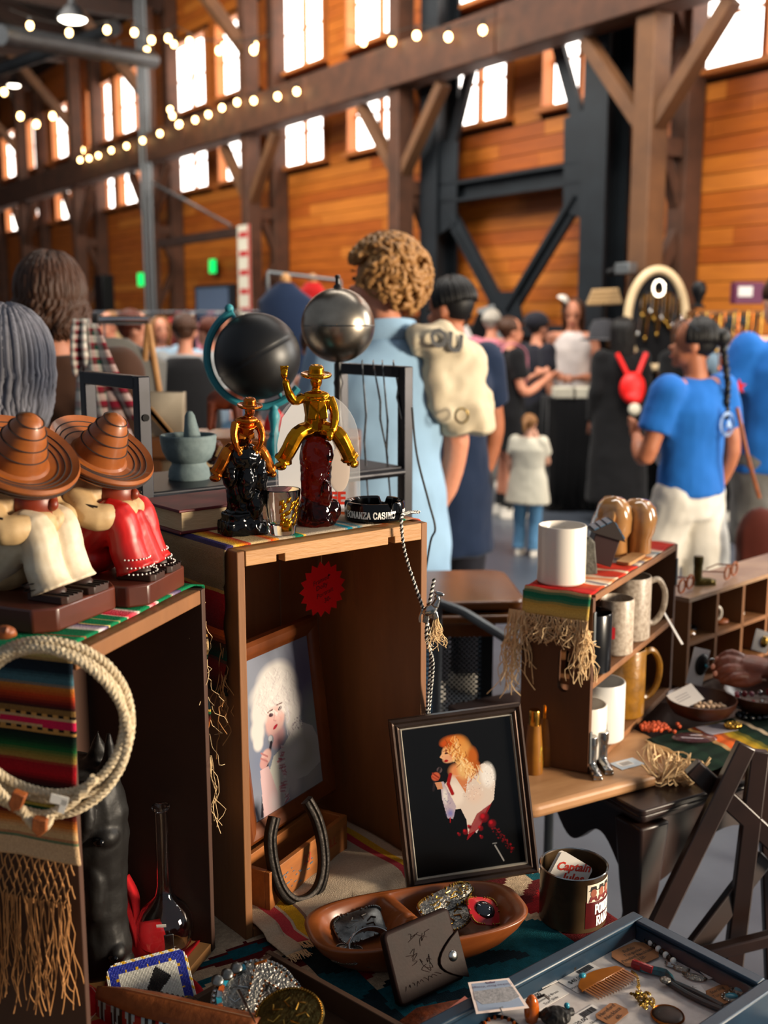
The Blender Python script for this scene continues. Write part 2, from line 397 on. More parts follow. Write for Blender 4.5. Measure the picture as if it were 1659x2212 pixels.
for (x_, y_, w_, lab) in ((304, 604, .2, 'small green exit sign on the fourth timber post'), (459, 575, .5, 'small green exit sign mounted on the wooden wall')):
    p = Bp(x_, y_, -.2 if x_ == 304 else .4); t = hall('exit_sign', lab, 'exit sign', 'green exit signs')
    q = MB(); q.box(p, (.19, .03, .2)); q.build('lit_face', 'exit_green', t); q = MB(); q.box(p + V((0, .03, 0)), (.21, .03, .22)); q.build('housing', 'blackmetal', t)
# string lights: a cable of festoon bulbs each
mat('cable', '#15110d', .6)
def festoon(pts, n, lab, r=.032, sag=.1):
    t = thing('string_light', lab, 'string lights', pts[0], group='festoon string lights'); o0 = V(pts[0]); path = []
    for a, b in zip(pts, pts[1:]):
        a, b = V(a) - o0, V(b) - o0
        for k in range(12): u = k / 12; path.append(a.lerp(b, u) - V((0, 0, 4 * sag * u * (1 - u))))
    path.append(V(pts[-1]) - o0); q = MB(); q.tube(path, .006, 5); q.build('cable', 'cable', t)
    for k in range(n):
        c = path[int((k + .5) / n * (len(path) - 1))]
        q = MB(); q.cyl(c, c - V((0, 0, .06)), .016, n=8); s = q.build('bulb_socket', 'cable', t)
        q = MB(); q.ell(c - V((0, 0, .06 + r)), (r, r, r * 1.25), 10, 8); q.build('bulb', 'bulb', t)
def hb(x, y, w): return BM @ Bp(x, y, w)
festoon([hb(1075, 30, -.25), hb(900, 55, -.25), hb(750, 65, -.25)], 5, 'string light hanging from the top of the timber beam at upper centre', sag=.05)
festoon([hb(655, 175, -.25), hb(500, 205, -.25), hb(385, 255, -.25), hb(240, 312, -.25), hb(160, 335, -.25)], 15, 'string light along the timber beam at left of centre', sag=.03)
festoon([P(20, 20, Y=13), P(270, 35, Y=13.5), P(380, 55, Y=14), P(590, 75, Y=11)], 9, 'string light across the ceiling in front of the high windows', sag=.12)
festoon([P(160, 75, Y=16), P(275, 85, Y=16), P(375, 80, Y=16), P(475, 80, Y=15), P(590, 65, Y=14)], 7, 'second string light swagged below the ceiling string', sag=.06)
festoon([P(-10, 150, Y=22), P(60, 255, Y=22), P(130, 220, Y=22), P(190, 330, Y=22)], 6, 'distant string light by the far posts at left', sag=.1, r=.05)
festoon([P(365, 215, Y=16), P(372, 235, Y=16), P(395, 262, Y=16)], 3, 'short string light drop beside the conduit pipes', sag=.0)
# ------------------------------------------------------------------ tables, crates, shelves and their cloths
mat('crate_pale', '#b98a55', .6, col2='#8a5c31', nscale=6, grain=(1, 1, 6), contrast=.8, bump=.25, bscale=40)
mat('crate_mid', '#8a5a30', .65, col2='#5a3517', nscale=5, grain=(2, 2, .4), contrast=.8, bump=.2, bscale=40)
mat('crate_dark', '#5c361a', .6, col2='#3a200e', nscale=5, grain=(3, 3, .5), contrast=.8, bump=.2, bscale=40)
mat('crate_ply', '#46291a', .65, col2='#2c180d', nscale=3, grain=(2, 2, 2), contrast=.8)
mat('walnut', '#4a2413', .4, col2='#28120a', nscale=6, grain=(1, 6, 6), contrast=.7)
mat('antique', '#2c1a14', .32, col2='#170c08', nscale=8, contrast=.6, spec=.6)
mat('table_pale', '#b98d62', .5, col2='#8a5f3a', nscale=5, grain=(1, 8, 1), contrast=.8, bump=.1)
mat('cloth', vc=True, rough=.9, spec=.15, col2=(.72, .70, .68), nscale=420, contrast=.5, bump=.5, bscale=600, detail=2)
mat('thread', '#a9784a', .8, spec=.2)
mat('thread_pale', '#d8b98c', .8, spec=.2)
mat('black_steel', '#17171a', .38, .6, col2='#24242a', nscale=12)
def stops(L):
    L = [(p, C(c)) for p, c in L]
    def f(s):
        if s <= L[0][0]: return L[0][1]
        for (a, ca), (b, cb) in zip(L, L[1:]):
            if s <= b:
                t = 0 if b == a else (s - a) / (b - a); return tuple(x + (y - x) * t for x, y in zip(ca, cb))
        return L[-1][1]
    return f
def strip(path, n):                                  # resample a polyline to n+1 points with arc length
    pts = [V(p) for p in path]; d = [0]
    for a, b in zip(pts, pts[1:]): d.append(d[-1] + (b - a).length)
    out = []
    for k in range(n + 1):
        s = d[-1] * k / n; i = 0
        while i < len(d) - 2 and d[i + 1] < s: i += 1
        t = (s - d[i]) / max(d[i + 1] - d[i], 1e-9); out.append((pts[i].lerp(pts[i + 1], t), s))
    return out, d[-1]
def strands(mb, p0fn, n, length, r=.0007, spread=.006, seg=6, curl=.01, down=(0, 0, -1)):
    for k in range(n):
        p = V(p0fn(k / max(n - 1, 1))); pts = [p]; dx, dy = R(-1, 1) * spread, R(-1, 1) * spread; L = length * R(.65, 1.1)
        for i in range(1, seg + 1):
            t = i / seg; pts.append(p + V(down) * L * t + V((dx * t + R(-1, 1) * curl * t, dy * t + R(-1, 1) * curl * t, R(-1, 1) * curl * .4)))
        mb.tube(cat_rom(pts, 2), r, 4, caps=False)
# main table with woven rug
TMx = Mx.Rotation(math.radians(32), 4, 'Z')
tb = thing('display_table', 'wooden display table hidden under the woven rug in the foreground', 'table'); place(tb, TMx)
TX0, TX1, TY0, TY1 = -.75, 1.03, .35, 1.70
q = MB(); q.box(((TX0 + TX1) / 2, (TY0 + TY1) / 2, .727), (TX1 - TX0, TY1 - TY0, .034)); q.build('table_top', 'walnut', tb, bev=.004)
for x in (TX0 + .06, TX1 - .06):
    for y in (TY0 + .06, TY1 - .06): q = MB(); q.box((x, y, .355), (.06, .06, .71)); q.build('leg', 'walnut', tb, bev=.004)
q = MB()
for y in (TY0 + .06, TY1 - .06): q.box(((TX0 + TX1) / 2, y, .67), (TX1 - TX0 - .2, .025, .08))
for x in (TX0 + .06, TX1 - .06): q.box((x, (TY0 + TY1) / 2, .67), (.025, TY1 - TY0 - .2, .08))
q.build('apron', 'walnut', tb)
CREAM, MAROON, TEAL, NAVY, RED = C('#c9b091'), C('#5a1214'), C('#0e5560'), C('#10262e'), C('#96121a')
def rugcol(u, v):
    x = TX0 + (TX1 - TX0) * u; y = TY0 + (TY1 - TY0) * v
    tri = abs(((x / .1) % 1) * 2 - 1); st = math.floor(tri * 6) / 6
    c = CREAM
    if x > .66:                                     # teal field with stepped edges, red and maroon bands
        yy = y - .03 * (st - .5) - .25 * (x - .9) * .2
        if yy < 1.095 and x < .93 + .05 * st: c = TEAL if (math.sin(x * 41 + 3 * math.sin(y * 37)) + math.sin(y * 90 + x * 20) > -.9) else NAVY
        elif yy < 1.06: c = MAROON
        elif 1.118 < yy < 1.145: c = RED
        elif 1.145 <= yy < 1.168: c = MAROON
        elif yy > 1.21: c = MAROON if yy < 1.24 else CREAM
        if 1.165 < yy < 1.185 and (x * 14) % 1 < .3: c = TEAL
    else:                                           # cream field with lens-shaped diamonds
        for cx, cy, L, W, col in ((.565, 1.235, .105, .020, MAROON), (.555, 1.238, .075, .009, TEAL), (.55, 1.178, .15, .015, MAROON), (.64, 1.20, .05, .012, NAVY), (.40, 1.30, .1, .02, MAROON), (.33, 1.2, .2, .02, TEAL)):
            a = abs(x - cx) / L
            if a < 1 and abs(y - cy) < W * (1 - a) + .0015: c = col
        if x > .61 and y < 1.215: c = NAVY if (math.sin(x * 40 + 2 * math.sin(y * 50)) > .2) else TEAL
    w = .86 + .14 * math.sin(y * 1500) * math.sin(x * 900 + (math.floor(y * 240) % 2) * 3.14)
    return tuple(k * w for k in c)
q = MB(); q.grid(330, 260, lambda u, v: (TX0 + (TX1 - TX0 + .004) * u, TY0 + (TY1 - TY0 + .004) * v, .7485 + .0012 * math.sin(u * 90 + math.sin(v * 31) * 2) * math.sin(v * 71)), rugcol)
o = q.build('woven_rug', 'cloth', solid=.003); place(o, TMx); tag(o, 'cream woven rug with maroon and teal diamonds covering the display table', 'rug')
# tall crate
CT = frame((-.186, 1.372, .7505), (.766, .643, 0)); CW, CD, CH_ = .325, .26, .534
t = thing('wooden_crate', 'tall upright open wooden crate with bottles on top', 'crate'); place(t, CT)
q = MB(); q.box((.006, CD / 2, CH_ / 2), (.012, CD, CH_)); q.build('side_board', 'crate_mid', t, bev=.0015)
q = MB(); q.box((CW - .006, CD / 2, CH_ / 2), (.012, CD, CH_)); q.build('side_board', 'crate_mid', t, bev=.0015)
q = MB(); q.prism([(.0125, .514), (.06, .514), (.06, .523), (.073, .523), (.073, .512), (.25, .511), (.25, .521), (.262, .521), (.262, .511), (CW - .0125, .510), (CW - .0125, CH_), (.0125, CH_)], -.001, .014, axis='y'); q.build('front_rail', 'crate_pale', t, bev=.001)
q = MB(); q.box((CW / 2, CD / 2 + .007, CH_ - .006), (CW - .025, CD - .014, .011)); q.build('top_board', 'crate_pale', t)
q = MB(); q.box((CW / 2, CD / 2, .006), (CW - .025, CD, .012)); q.build('bottom_board', 'crate_mid', t)
for k in range(4): q = MB(); w = (CW - .025) / 4; q.box((.0125 + w * (k + .5), CD - .005, CH_ / 2), (w - .0025, .01, CH_ - .03)); q.build('back_plank', 'crate_pale' if k < 2 else 'crate_mid', t)
# runner over the tall crate
n = 150
path, L = strip([(-.006, 0, .34), (-.007, 0, .45), (-.006, 0, CH_ - .004), (-.002, 0, CH_ + .003), (.02, 0, CH_ + .0035), (CW - .01, 0, CH_ + .0035), (CW + .004, 0, CH_), (CW + .008, 0, .47), (CW + .005, 0, .40)], n)
sf = stops([(0, '#0c2a22'), (.04, '#7a1a14'), (.05, '#0e3a2c'), (.07, '#3a1a10'), (.085, '#c9571c'), (.09, '#5a0f10'), (.135, '#96161a'), (.138, '#d39a3a'), (.141, '#6f5c42'), (.19, '#8d7857'), (.196, '#8d7857'), (.197, '#2c2550'), (.206, '#3a3064'), (.207, '#b29d78'), (.214, '#e0b23a'), (.222, '#d8871f'), (.232, '#b3261a'), (.236, '#c0a67a'), (.262, '#b39a70'), (.266, '#c83a1c'), (.276, '#d8871f'), (.28, '#b0a08a'), (.30, '#9c8e7a'), (.306, '#0e6a52'), (.318, '#137a5e'), (.32, '#d8a83a'), (.325, '#9d9080'), (.39, '#a89a86'), (.393, '#0e6f86'), (.402, '#127f96'), (.404, '#a89a86'), (.415, '#0e6f86'), (.421, '#a89a86'), (.452, '#b0a08a'), (.455, '#c8571c'), (.468, '#cc5e1e'), (.47, '#e8e4da'), (.482, '#e8e4da'), (.484, '#0f6c50'), (.50, '#0f6c50'), (.502, '#8d7c62'), (.535, '#b5251a'), (.545, '#14110e'), (.58, '#14110e'), (.60, '#b51d1a'), (.64, '#14110e')])
def rp(u, v):
    p, s = path[int(round(v * n))]; y = .02 + u * .225
    w = .0015 * math.sin(u * 9 + s * 40) * (1 if s < .16 or s > .56 else .3)
    return (p.x - abs(w) * 2 if s < .19 else p.x + (abs(w) * 2 if s > .55 else 0), y + (.004 * math.sin(s * 90) if s < .15 else 0), p.z + abs(w) * .4)
q = MB(); q.grid(26, n, rp, lambda u, v: sf(v * L))
bl = q.build('striped_runner', 'cloth', solid=.0022, smooth=60); place(bl, CT); tag(bl, 'tan striped serape runner draped over the tall wooden crate', 'cloth')
q = MB(); strands(q, lambda u: (-.009, .022 + .01 * u, .35 + .06 * R(0, 1)), 14, .1, spread=.012); o = q.build('loose_threads', 'thread', bl); o['kind'] = 'stuff'
# left crate, open to the right
LM = frame((-.315, 1.068, .7505), (.303, .953, 0)); LL, LD, LH = .300, .40, .4925
t = thing('wooden_crate', 'dark wooden crate at left, open to the right, two figurines on top', 'crate'); place(t, LM)
q = MB(); q.box((.004, LD / 2 + .001, LH / 2), (.008, LD, LH)); q.build('front_board', 'crate_ply', t, bev=.001)
q = MB(); q.box((LL - .005, LD / 2, LH / 2), (.01, LD, LH)); q.build('back_board', 'crate_ply', t, bev=.001)
q = MB(); q.box((LL / 2, LD / 2, LH - .009), (LL - .025, LD, .018)); q.build('top_board', 'crate_mid', t, bev=.0015)
q = MB(); q.box((LL / 2, LD / 2, .007), (LL - .025, LD, .013)); q.build('bottom_board', 'crate_pale', t, bev=.001)
q = MB(); q.box((LL / 2, .17, LH / 2), (LL - .03, .008, LH - .035)); q.build('inner_panel', 'crate_ply', t)
HANG = [(0, '#0f6a45'), (.004, '#c9a25e'), (.008, '#101a24'), (.018, '#12212e'), (.026, '#3d6472'), (.032, '#3d6472'), (.033, '#a87336'), (.036, '#b06a28'), (.044, '#a83a16'), (.052, '#5c1212'), (.058, '#12201a'), (.060, '#b98a4a'), (.063, '#171310'), (.066, '#171310'), (.067, '#b99a70'), (.078, '#b99a70'), (.0785, '#171310'), (.081, '#171310'), (.082, '#b98a4a'), (.085, '#0c1814'), (.093, '#0d2a1c'), (.101, '#1d5c2e'), (.109, '#8a7434'), (.113, '#9a7a3e'), (.115, '#8c1420'), (.127, '#a3101e'), (.135, '#4a0c10'), (.142, '#101a1a'), (.158, '#0d1f24'), (.161, '#c9a23e'), (.163, '#10603a'), (.166, '#1a1210'), (.173, '#5c1a12'), (.182, '#c0702a'), (.19, '#c7a374'), (.195, '#c7a374'), (.196, '#8a2a18'), (.198, '#c7a374'), (.1995, '#126045'), (.2015, '#c7a882'), (.23, '#c9ac88')]
TOPS = [(0, '#0e6a45'), (.05, '#0e7a4c'), (.052, '#b5302a'), (.055, '#0e7a4c'), (.078, '#0e6a45'), (.08, '#e8dcd0'), (.09, '#b0a0b8'), (.098, '#2a2450'), (.1, '#d8c07a'), (.103, '#0e7a4c'), (.118, '#0e7a4c'), (.119, '#e0c88a'), (.122, '#0e7a4c'), (.136, '#0e7a4c'), (.137, '#e0d0c0'), (.14, '#d8243a'), (.156, '#e05a6a'), (.163, '#ece0d4'), (.165, '#0e7a4c'), (.186, '#0e7a4c'), (.187, '#e8b0b4'), (.198, '#dd2a4a'), (.206, '#ecdcd4'), (.208, '#0e7a4c'), (.238, '#0e6a45'), (.239, '#e0c88a'), (.242, '#8a7a92'), (.262, '#4a3f66'), (.264, '#0e7a4c'), (.31, '#0e6a45')]
hf, tf = stops(HANG), stops(TOPS); HL = .222
n = 260
path, L = strip([(-.005, 0, LH - HL + .004), (-.005, 0, LH - .003), (-.001, 0, LH + .0035), (.012, 0, LH + .0045), (LL - .012, 0, LH + .0045), (LL + .001, 0, LH + .0035), (LL + .006, 0, LH - .005), (LL + .008, 0, LH - .235)], n)
def lcol(u, v):
    s = v * L
    if s < HL:
        d = HL - s
        if .0675 < d < .0775 and (u < .3 and abs(d - .0725) < .0045 * (1 - (u / .3) ** 2)): return C('#c01c4a')
        if (.063 < d < .0665 or .0785 < d < .0815) and int(u * 300) % 2: return C('#b98a4a')
        return hf(d)
    if s < HL + LL + .01: return tf(s - HL)
    return hf(min(s - HL - LL - .01, .2))
def lp(u, v):
    p, s = path[int(round(v * n))]; w = .0035 * math.sin(u * 11 + 1) * max(0, 1 - s / HL) if s < HL else 0
    b = .012 if HL < s < HL + LL else (-.008 if s < HL else .004)
    y = b + u * .38 + (.004 * math.sin(s * 28) * max(0, 1 - s / HL) if s < HL else (.004 * math.sin(s * 70) if s > HL + LL else 0))
    return (p.x - .002 - abs(w), y, p.z + (.0006 * math.sin(u * 20 + s * 30) if HL < s < HL + LL else 0))
q = MB(); q.grid(60, n, lp, lcol); bl = q.build('striped_runner', 'cloth', solid=.0022, smooth=60); place(bl, LM)
tag(bl, 'green and red striped serape runner with long tan fringe on the left crate', 'cloth')
zb = LH - HL + .004; q = MB(); K = 40                 # knotted net, then loose strands
for r_ in range(4):
    for k in range(K):
        for sg in (-1, 1):
            a = (-.008, .006 + .37 * (k + (r_ % 2) * .5) / K, zb - r_ * .013); b_ = (-.008 - R(0, .004), a[1] + sg * .37 / K * .5, a[2] - .013)
            q.tube([a, ((a[0] + b_[0]) / 2 - .002, (a[1] + b_[1]) / 2 + sg * .0012, (a[2] + b_[2]) / 2), b_], .0008, 4, caps=False)
strands(q, lambda u: (-.009 - R(0, .006), .006 + .37 * u + R(-.003, .003), zb - .045), 190, .125, r=.00065, spread=.014, curl=.006)
o = q.build('fringe', 'thread', bl); o['kind'] = 'stuff'
q = MB(); strands(q, lambda u: (LL + .008, .002 + .012 * u, LH - .225), 12, .12, r=.0005, spread=.01); strands(q, lambda u: (LL + .006, .003, LH - .02 - .2 * u), 9, .05, r=.0004, spread=.03); o = q.build('loose_threads', 'thread_pale', bl); o['kind'] = 'stuff'
# black metal rack behind the crates
SM = frame((-.395, 1.815, 0), (.784, .62, 0)); SL, SD, SZ, ST = .556, .21, 1.29, 1.482
t = thing('metal_rack', 'black steel rack with open end frames holding the globes and mortar', 'rack'); place(t, SM)
for x in (0, SL):
    for y in (0, SD): q = MB(); q.box((x, y, ST / 2), (.022, .022, ST)); q.build('upright', 'black_steel', t, bev=.002)
    q = MB(); q.box((x, SD / 2, ST - .011), (.022, SD, .0219)); q.build('top_bar', 'black_steel', t, bev=.002)
for z in (SZ, .8, .35):
    q = MB(); q.box((SL / 2, SD / 2, z - .008), (SL - .022, SD + .01, .016)); q.build('shelf_board', 'black_steel', t, bev=.002)
    q = MB(); q.cyl((.01, -.006, z - .012), (SL - .01, -.006, z - .012), .008, n=12); q.build('front_rail', 'black_steel', t)
q = MB(); q.cyl((.0, -.0115, 1.415), (.0, -.0135, 1.415), .006); q.build('screw_hole', mat('hole', '#050505', .9), t)
# ------------------------------------------------------------------ things on the tall crate and on the rack
mat('gold', '#d8961e', .22, 1, col2='#a8660e', nscale=30)
mat('copper_gold', '#d07a2a', .25, 1, col2='#8e3f10', nscale=40)
mat('black_glass', '#040405', .1, spec=.45)
mat('amber_glass', '#4a0a02', .03, trans=.97, ior=1.33)
mat('clear_glass', '#ffffff', .01, trans=1, ior=1.45)
mat('acrylic', '#ffffff', .02, trans=.0, alpha=.2, spec=.7)
mat('white_print', '#f2f4f6', .4, alpha=.92)
mat('white_ink', '#f2efe6', .5); mat('red_ink', '#c8321e', .5); mat('black_ink', '#151210', .6)
mat('stone', '#6f7f80', .75, col2='#46565a', nscale=25, contrast=.6, bump=.2, bscale=80)
mat('teal_paint', '#2f8f9a', .5, col2='#1c6270', nscale=18, contrast=.7, bump=.2, bscale=50)
mat('globe_black', '#0c0c0d', .42, spec=.5, bump=.05, bscale=30)
mat('globe_metal', '#b5aa9a', .3, 1, col2='#5b554d', nscale=9, contrast=.6, bump=.06, bscale=20)
mat('dark_turned', '#15100d', .35)
mat('silver', '#c8c8c6', .22, 1, col2='#6a6a6a', nscale=60)
mat('dull_silver', '#8b8a86', .3, 1, col2='#3c3b39', nscale=90)
mat('red_paper', '#e8181a', .8, spec=.2)
mat('book_red', '#6e1c20', .5, col2='#481014', nscale=30); mat('pages', '#cdb894', .8, col2='#a89068', nscale=40, grain=(1, 1, 40))
CTP = lambda x, y, z=0: CT @ V((x, y, CH_ + .0048 + z))
def rider(par, z0, s, m, slump=0, arm_up=True):
    q = MB(Mx.Translation((0, 0, z0)) @ Mx.Scale(s, 4)); L = slump
    q.tube([(0, 0, .0), (0, -.004 - .008 * L, .02), (0, -.006 - .02 * L, .043)], [.0165, .0155, .0195], 12); q.ell((0, 0, 0), (.018, .014, .01))
    q.ell((0, -.008 - .024 * L, .047), (.02, .011, .008)); q.tube([(0, -.008 - .024 * L, .05), (0, -.01 - .03 * L, .062)], .006, 8)
    hx = V((0, -.011 - .034 * L, .068 - .004 * L)); q.ell(hx, (.0085, .0095, .011))
    q.ell(hx + V((0, -.0095, -.001)), (.002, .003, .003), 8, 6)
    q.lathe([(.0, -.002), (.021, .0), (.022, .003), (.0215, .005), (.0115, .0035), (.0105, .013), (.0075, .0165), (0, .0145)], 20, Mx.Translation(hx + V((0, 0, .006))) @ Mx.Rotation(.15, 4, 'X'))
    for sx in (-1, 1):
        if arm_up and sx < 0: pts = [(-.018, -.008, .045), (-.032, -.012, .041), (-.041, -.014, .056), (-.044, -.014, .07)]; r = [.0072, .0066, .0055, .0045]; hnd = V((-.0455, -.014, .078))
        else: pts = [(sx * .019, -.008 - .02 * L, .044), (sx * .025, -.014 - .02 * L, .024), (sx * .022, -.026 - .01 * L, .006), (sx * .016, -.03, -.004)]; r = [.0072, .0066, .0055, .0045]; hnd = V((sx * .014, -.032, -.008))
        q.tube(cat_rom(pts, 3), [r[0]] * 3 + [r[1]] * 3 + [r[2]] * 3 + [r[3]], 8); q.ell(hnd, (.0055, .005, .007), 10, 8)
        for k in range(4): q.tube([hnd + V((-.004 + .0026 * k, 0, .004)), hnd + V((-.005 + .0033 * k, -.002, .012))], .0014, 5)
        q.tube(cat_rom([(sx * .01, -.004, .0), (sx * .028, -.014, -.006), (sx * .04, -.014, -.026), (sx * .048, -.008, -.042)], 3), [.012] * 3 + [.012] * 3 + [.0115] * 3 + [.0145], 9)
        q.ell((sx * .053, -.015, -.05), (.0065, .012, .006), 10, 8, rot=(0, 0, -sx * .5)); q.cyl((sx * .048, -.007, -.042), (sx * .05, -.007, -.053), .006, n=8)
    q.box((0, -.014, .004), (.03, .004, .005)); q.box((-.007, -.019 - .01 * L, .03), (.011, .004, .03), (0, .12, 0)); q.box((.007, -.019 - .01 * L, .03), (.011, .004, .03), (0, -.12, 0))
    return q.build('rider', m, par, remesh=.0011 * s, fac=1)
t = thing('horse_bottle', 'amber glass bucking horse bottle with gold rider waving his hat hand', 'bottle', CTP(.177, .07), .25)
q = MB(); q.lathe([(0, 0), (.026, 0), (.028, .004), (.028, .012), (.025, .024), (.0215, .04), (.021, .06), (.0225, .08), (.0225, .1), (.019, .118), (.010, .128), (0, .131)], 28)
for k in range(5): q.ell((.006 * math.sin(k * 1.7), -.018, .035 + .018 * k), (.008, .006, .014))
q.ell((.012, -.012, .1), (.011, .012, .02)); q.ell((-.013, -.01, .1), (.009, .012, .02)); q.ell((.01, -.018, .045), (.009, .012, .02), rot=(.4, 0, 0)); q.ell((.022, -.006, .02), (.012, .016, .016))
q.build('bottle', 'amber_glass', t, remesh=.0016, fac=3, disp=(.0035, .012))
rider(t, .135, .98, MATS['gold'])
t = thing('horse_bottle', 'black glass horse bottle with copper coloured rider bent forward', 'bottle', CTP(.062, .082), .5)
q = MB(); q.prism(rr(.058, .046, .006), 0, .018); q.prism(rr(.05, .042, .01), .016, .03); q.tube(cat_rom([(0, .004, .02), (0, .004, .05), (.002, .0, .08), (0, -.004, .1)], 4), [.019] * 4 + [.0205] * 4 + [.021] * 4 + [.02], 16)
q.ell((0, -.006, .105), (.026, .026, .022)); q.ell((-.021, -.008, .086), (.01, .016, .022)); q.ell((.02, -.012, .082), (.012, .016, .028)); q.ell((0, -.02, .072), (.012, .012, .026)); q.ell((.012, -.018, .04), (.01, .012, .02)); q.ell((.026, -.002, .055), (.008, .014, .022))
q.build('bottle', 'black_glass', t, remesh=.0016, fac=3, disp=(.004, .012))
rider(t, .118, .78, MATS['copper_gold'], 1, False)
t = thing('shot_glass', 'clear shot glass with a gold printed band between the horse bottles', 'glass', CTP(.101, .044))
q = MB(); q.lathe([(0, 0), (.0165, 0), (.018, .002), (.0255, .06), (.0248, .0612), (.0237, .06), (.0165, .0165), (.014, .014), (0, .0135)], 36); q.build('glass', 'clear_glass', t)
q = MB(); pr = lambda z: .0181 + (.0257 - .0181) * (z - .002) / .058
for k in range(26):
    a0 = math.radians(-62 + 34 * math.sin(k * 2.4)); z = .01 + .036 * (k / 26)
    q.add([(pr(zz) * 1.012 * math.cos(a), pr(zz) * 1.012 * math.sin(a), zz) for a, zz in ((a0, z), (a0 + .25, z + .002), (a0 + .3, z + .009), (a0 + .05, z + .007))], [(0, 1, 2, 3)])
q.add([(pr(zz) * 1.011 * math.cos(a), pr(zz) * 1.011 * math.sin(a), zz) for zz in (.006, .02) for a in (-1.55, -1.3, -1.05, -.8)], [(0, 1, 5, 4), (1, 2, 6, 5), (2, 3, 7, 6)])
q.build('gold_print', 'gold', t, solid=.0003)
# ashtray with lettering
t = thing('ashtray', 'round black glass ashtray with white lettering on the tall crate corner', 'ashtray', CTP(.267, .05), -.1)
RA = .0435
def notch(p, a):
    r = math.hypot(p[0], p[1]); d = min(abs((a - c + math.pi) % (2 * math.pi) - math.pi) for c in (1.35, 3.45, 5.5))
    z = p[2] - (.009 * max(0, 1 - (d / .16) ** 4) if p[2] > .024 and r > .03 else 0); return (p[0], p[1], z)
q = MB(); q.lathe([(0, .0), (.040, 0), (RA, .003), (RA, .0245), (RA - .0015, .0275), (RA - .006, .0275), (RA - .009, .025), (RA - .0105, .008), (0, .0065)], 96, fn=notch); q.build('dish', 'black_glass', t)
SERIF = {}
def slab_text(mb, s, h, wid, mapf, th=.16):          # slab serif capitals: strokes on a 1 x 1 cell
    G = {'B': [[(0, 0), (0, 1)], [(0, 1), (.6, 1), (.8, .85), (.8, .65), (.6, .52), (0, .52)], [(.6, .52), (.88, .4), (.88, .15), (.65, 0), (0, 0)]], 'O': [[(.25, 0), (.65, 0), (.9, .25), (.9, .75), (.65, 1), (.25, 1), (0, .75), (0, .25), (.25, 0)]],
         'N': [[(.08, 0), (.08, 1)], [(.08, 1), (.82, 0)], [(.82, 0), (.82, 1)]], 'A': [[(.05, 0), (.42, 1)], [(.48, 1), (.85, 0)], [(.2, .35), (.7, .35)]], 'Z': [[(.85, .78), (.85, 1), (.05, 1)], [(.82, 1), (.05, 0)], [(.05, 0), (.88, 0), (.88, .22)]],
         'C': [[(.88, .72), (.8, .9), (.6, 1), (.28, 1), (0, .75), (0, .25), (.28, 0), (.6, 0), (.88, .22)]], 'S': [[(.82, .75), (.65, 1), (.22, 1), (.03, .8), (.1, .6), (.75, .45), (.88, .22), (.68, 0), (.22, 0), (.03, .25)]], 'I': [[(.42, 0), (.42, 1)]],
         'P': [[(.1, 0), (.1, 1)], [(.1, 1), (.65, 1), (.86, .85), (.86, .6), (.65, .45), (.1, .45)]], 'D': [[(.05, 0), (.05, 1)], [(.05, 1), (.6, 1), (.88, .75), (.88, .25), (.6, 0), (.05, 0)]], 'E': [[(.1, 0), (.1, 1)], [(.1, 1), (.85, 1), (.85, .8)], [(.1, .5), (.6, .5)], [(.1, 0), (.88, 0), (.88, .22)]],
         'R': [[(.08, 0), (.08, 1)], [(.08, 1), (.65, 1), (.85, .85), (.85, .65), (.65, .48), (.08, .48)], [(.5, .48), (.85, 0)]], 'H': [[(.08, 0), (.08, 1)], [(.82, 0), (.82, 1)], [(.08, .5), (.82, .5)]], 'F': [[(.1, 0), (.1, 1)], [(.1, 1), (.85, 1), (.85, .8)], [(.1, .5), (.6, .5)]]}
    SF = {'N': (.08, .82), 'A': (.05, .85), 'I': (.42,), 'P': (.1,), 'R': (.08, .85), 'H': (.08, .82), 'B': (0,), 'D': (.05,), 'E': (.1,), 'F': (.1,)}
    x = 0; adv = h * wid * 1.22; tot = sum(adv * (.55 if c == ' ' else (.62 if c == 'I' else 1)) for c in s); x = -tot / 2
    def quad(a, b, t_):
        a, b = V((a[0], a[1], 0)), V((b[0], b[1], 0)); d = (b - a).normalized(); nn = V((-d.y, d.x, 0)) * t_ / 2; a = a - d * t_ * .4; b = b + d * t_ * .4
        k = 3; vs = []
        for i in range(k + 1):
            p = a.lerp(b, i / k); vs += [mapf(p.x + nn.x, p.y + nn.y), mapf(p.x - nn.x, p.y - nn.y)]
        mb.add(vs, [(2 * i, 2 * i + 1, 2 * i + 3, 2 * i + 2) for i in range(k)])
    for c in s:
        if c == ' ': x += adv * .55; continue
        ox = x - (.22 * h * wid if c == 'I' else 0)
        pt = lambda p: (ox + p[0] * h * wid, p[1] * h)
        for st in G[c]:
            for a, b in zip(st, st[1:]): quad(pt(a), pt(b), h * th)
        for sx in SF.get(c, ()):
            for yy in (0, 1):
                if c == 'A' and yy: continue
                quad((ox + (sx - .14) * h * wid, yy * h), (ox + (sx + .14) * h * wid, yy * h), h * th * .6)
        x += adv * (.62 if c == 'I' else 1)
def cylmap(r, a0, z0): return lambda x, y: (r * math.cos(a0 + x / r), r * math.sin(a0 + x / r), z0 + y)
q = MB(); slab_text(q, 'BONANZA CASINO', .0085, .58, cylmap(RA + .0003, math.radians(-93), .0075), .2); slab_text(q, 'BONANZA CASINO', .0085, .58, cylmap(RA + .0003, math.radians(36), .0075), .2); q.build('lettering', 'white_ink', t)
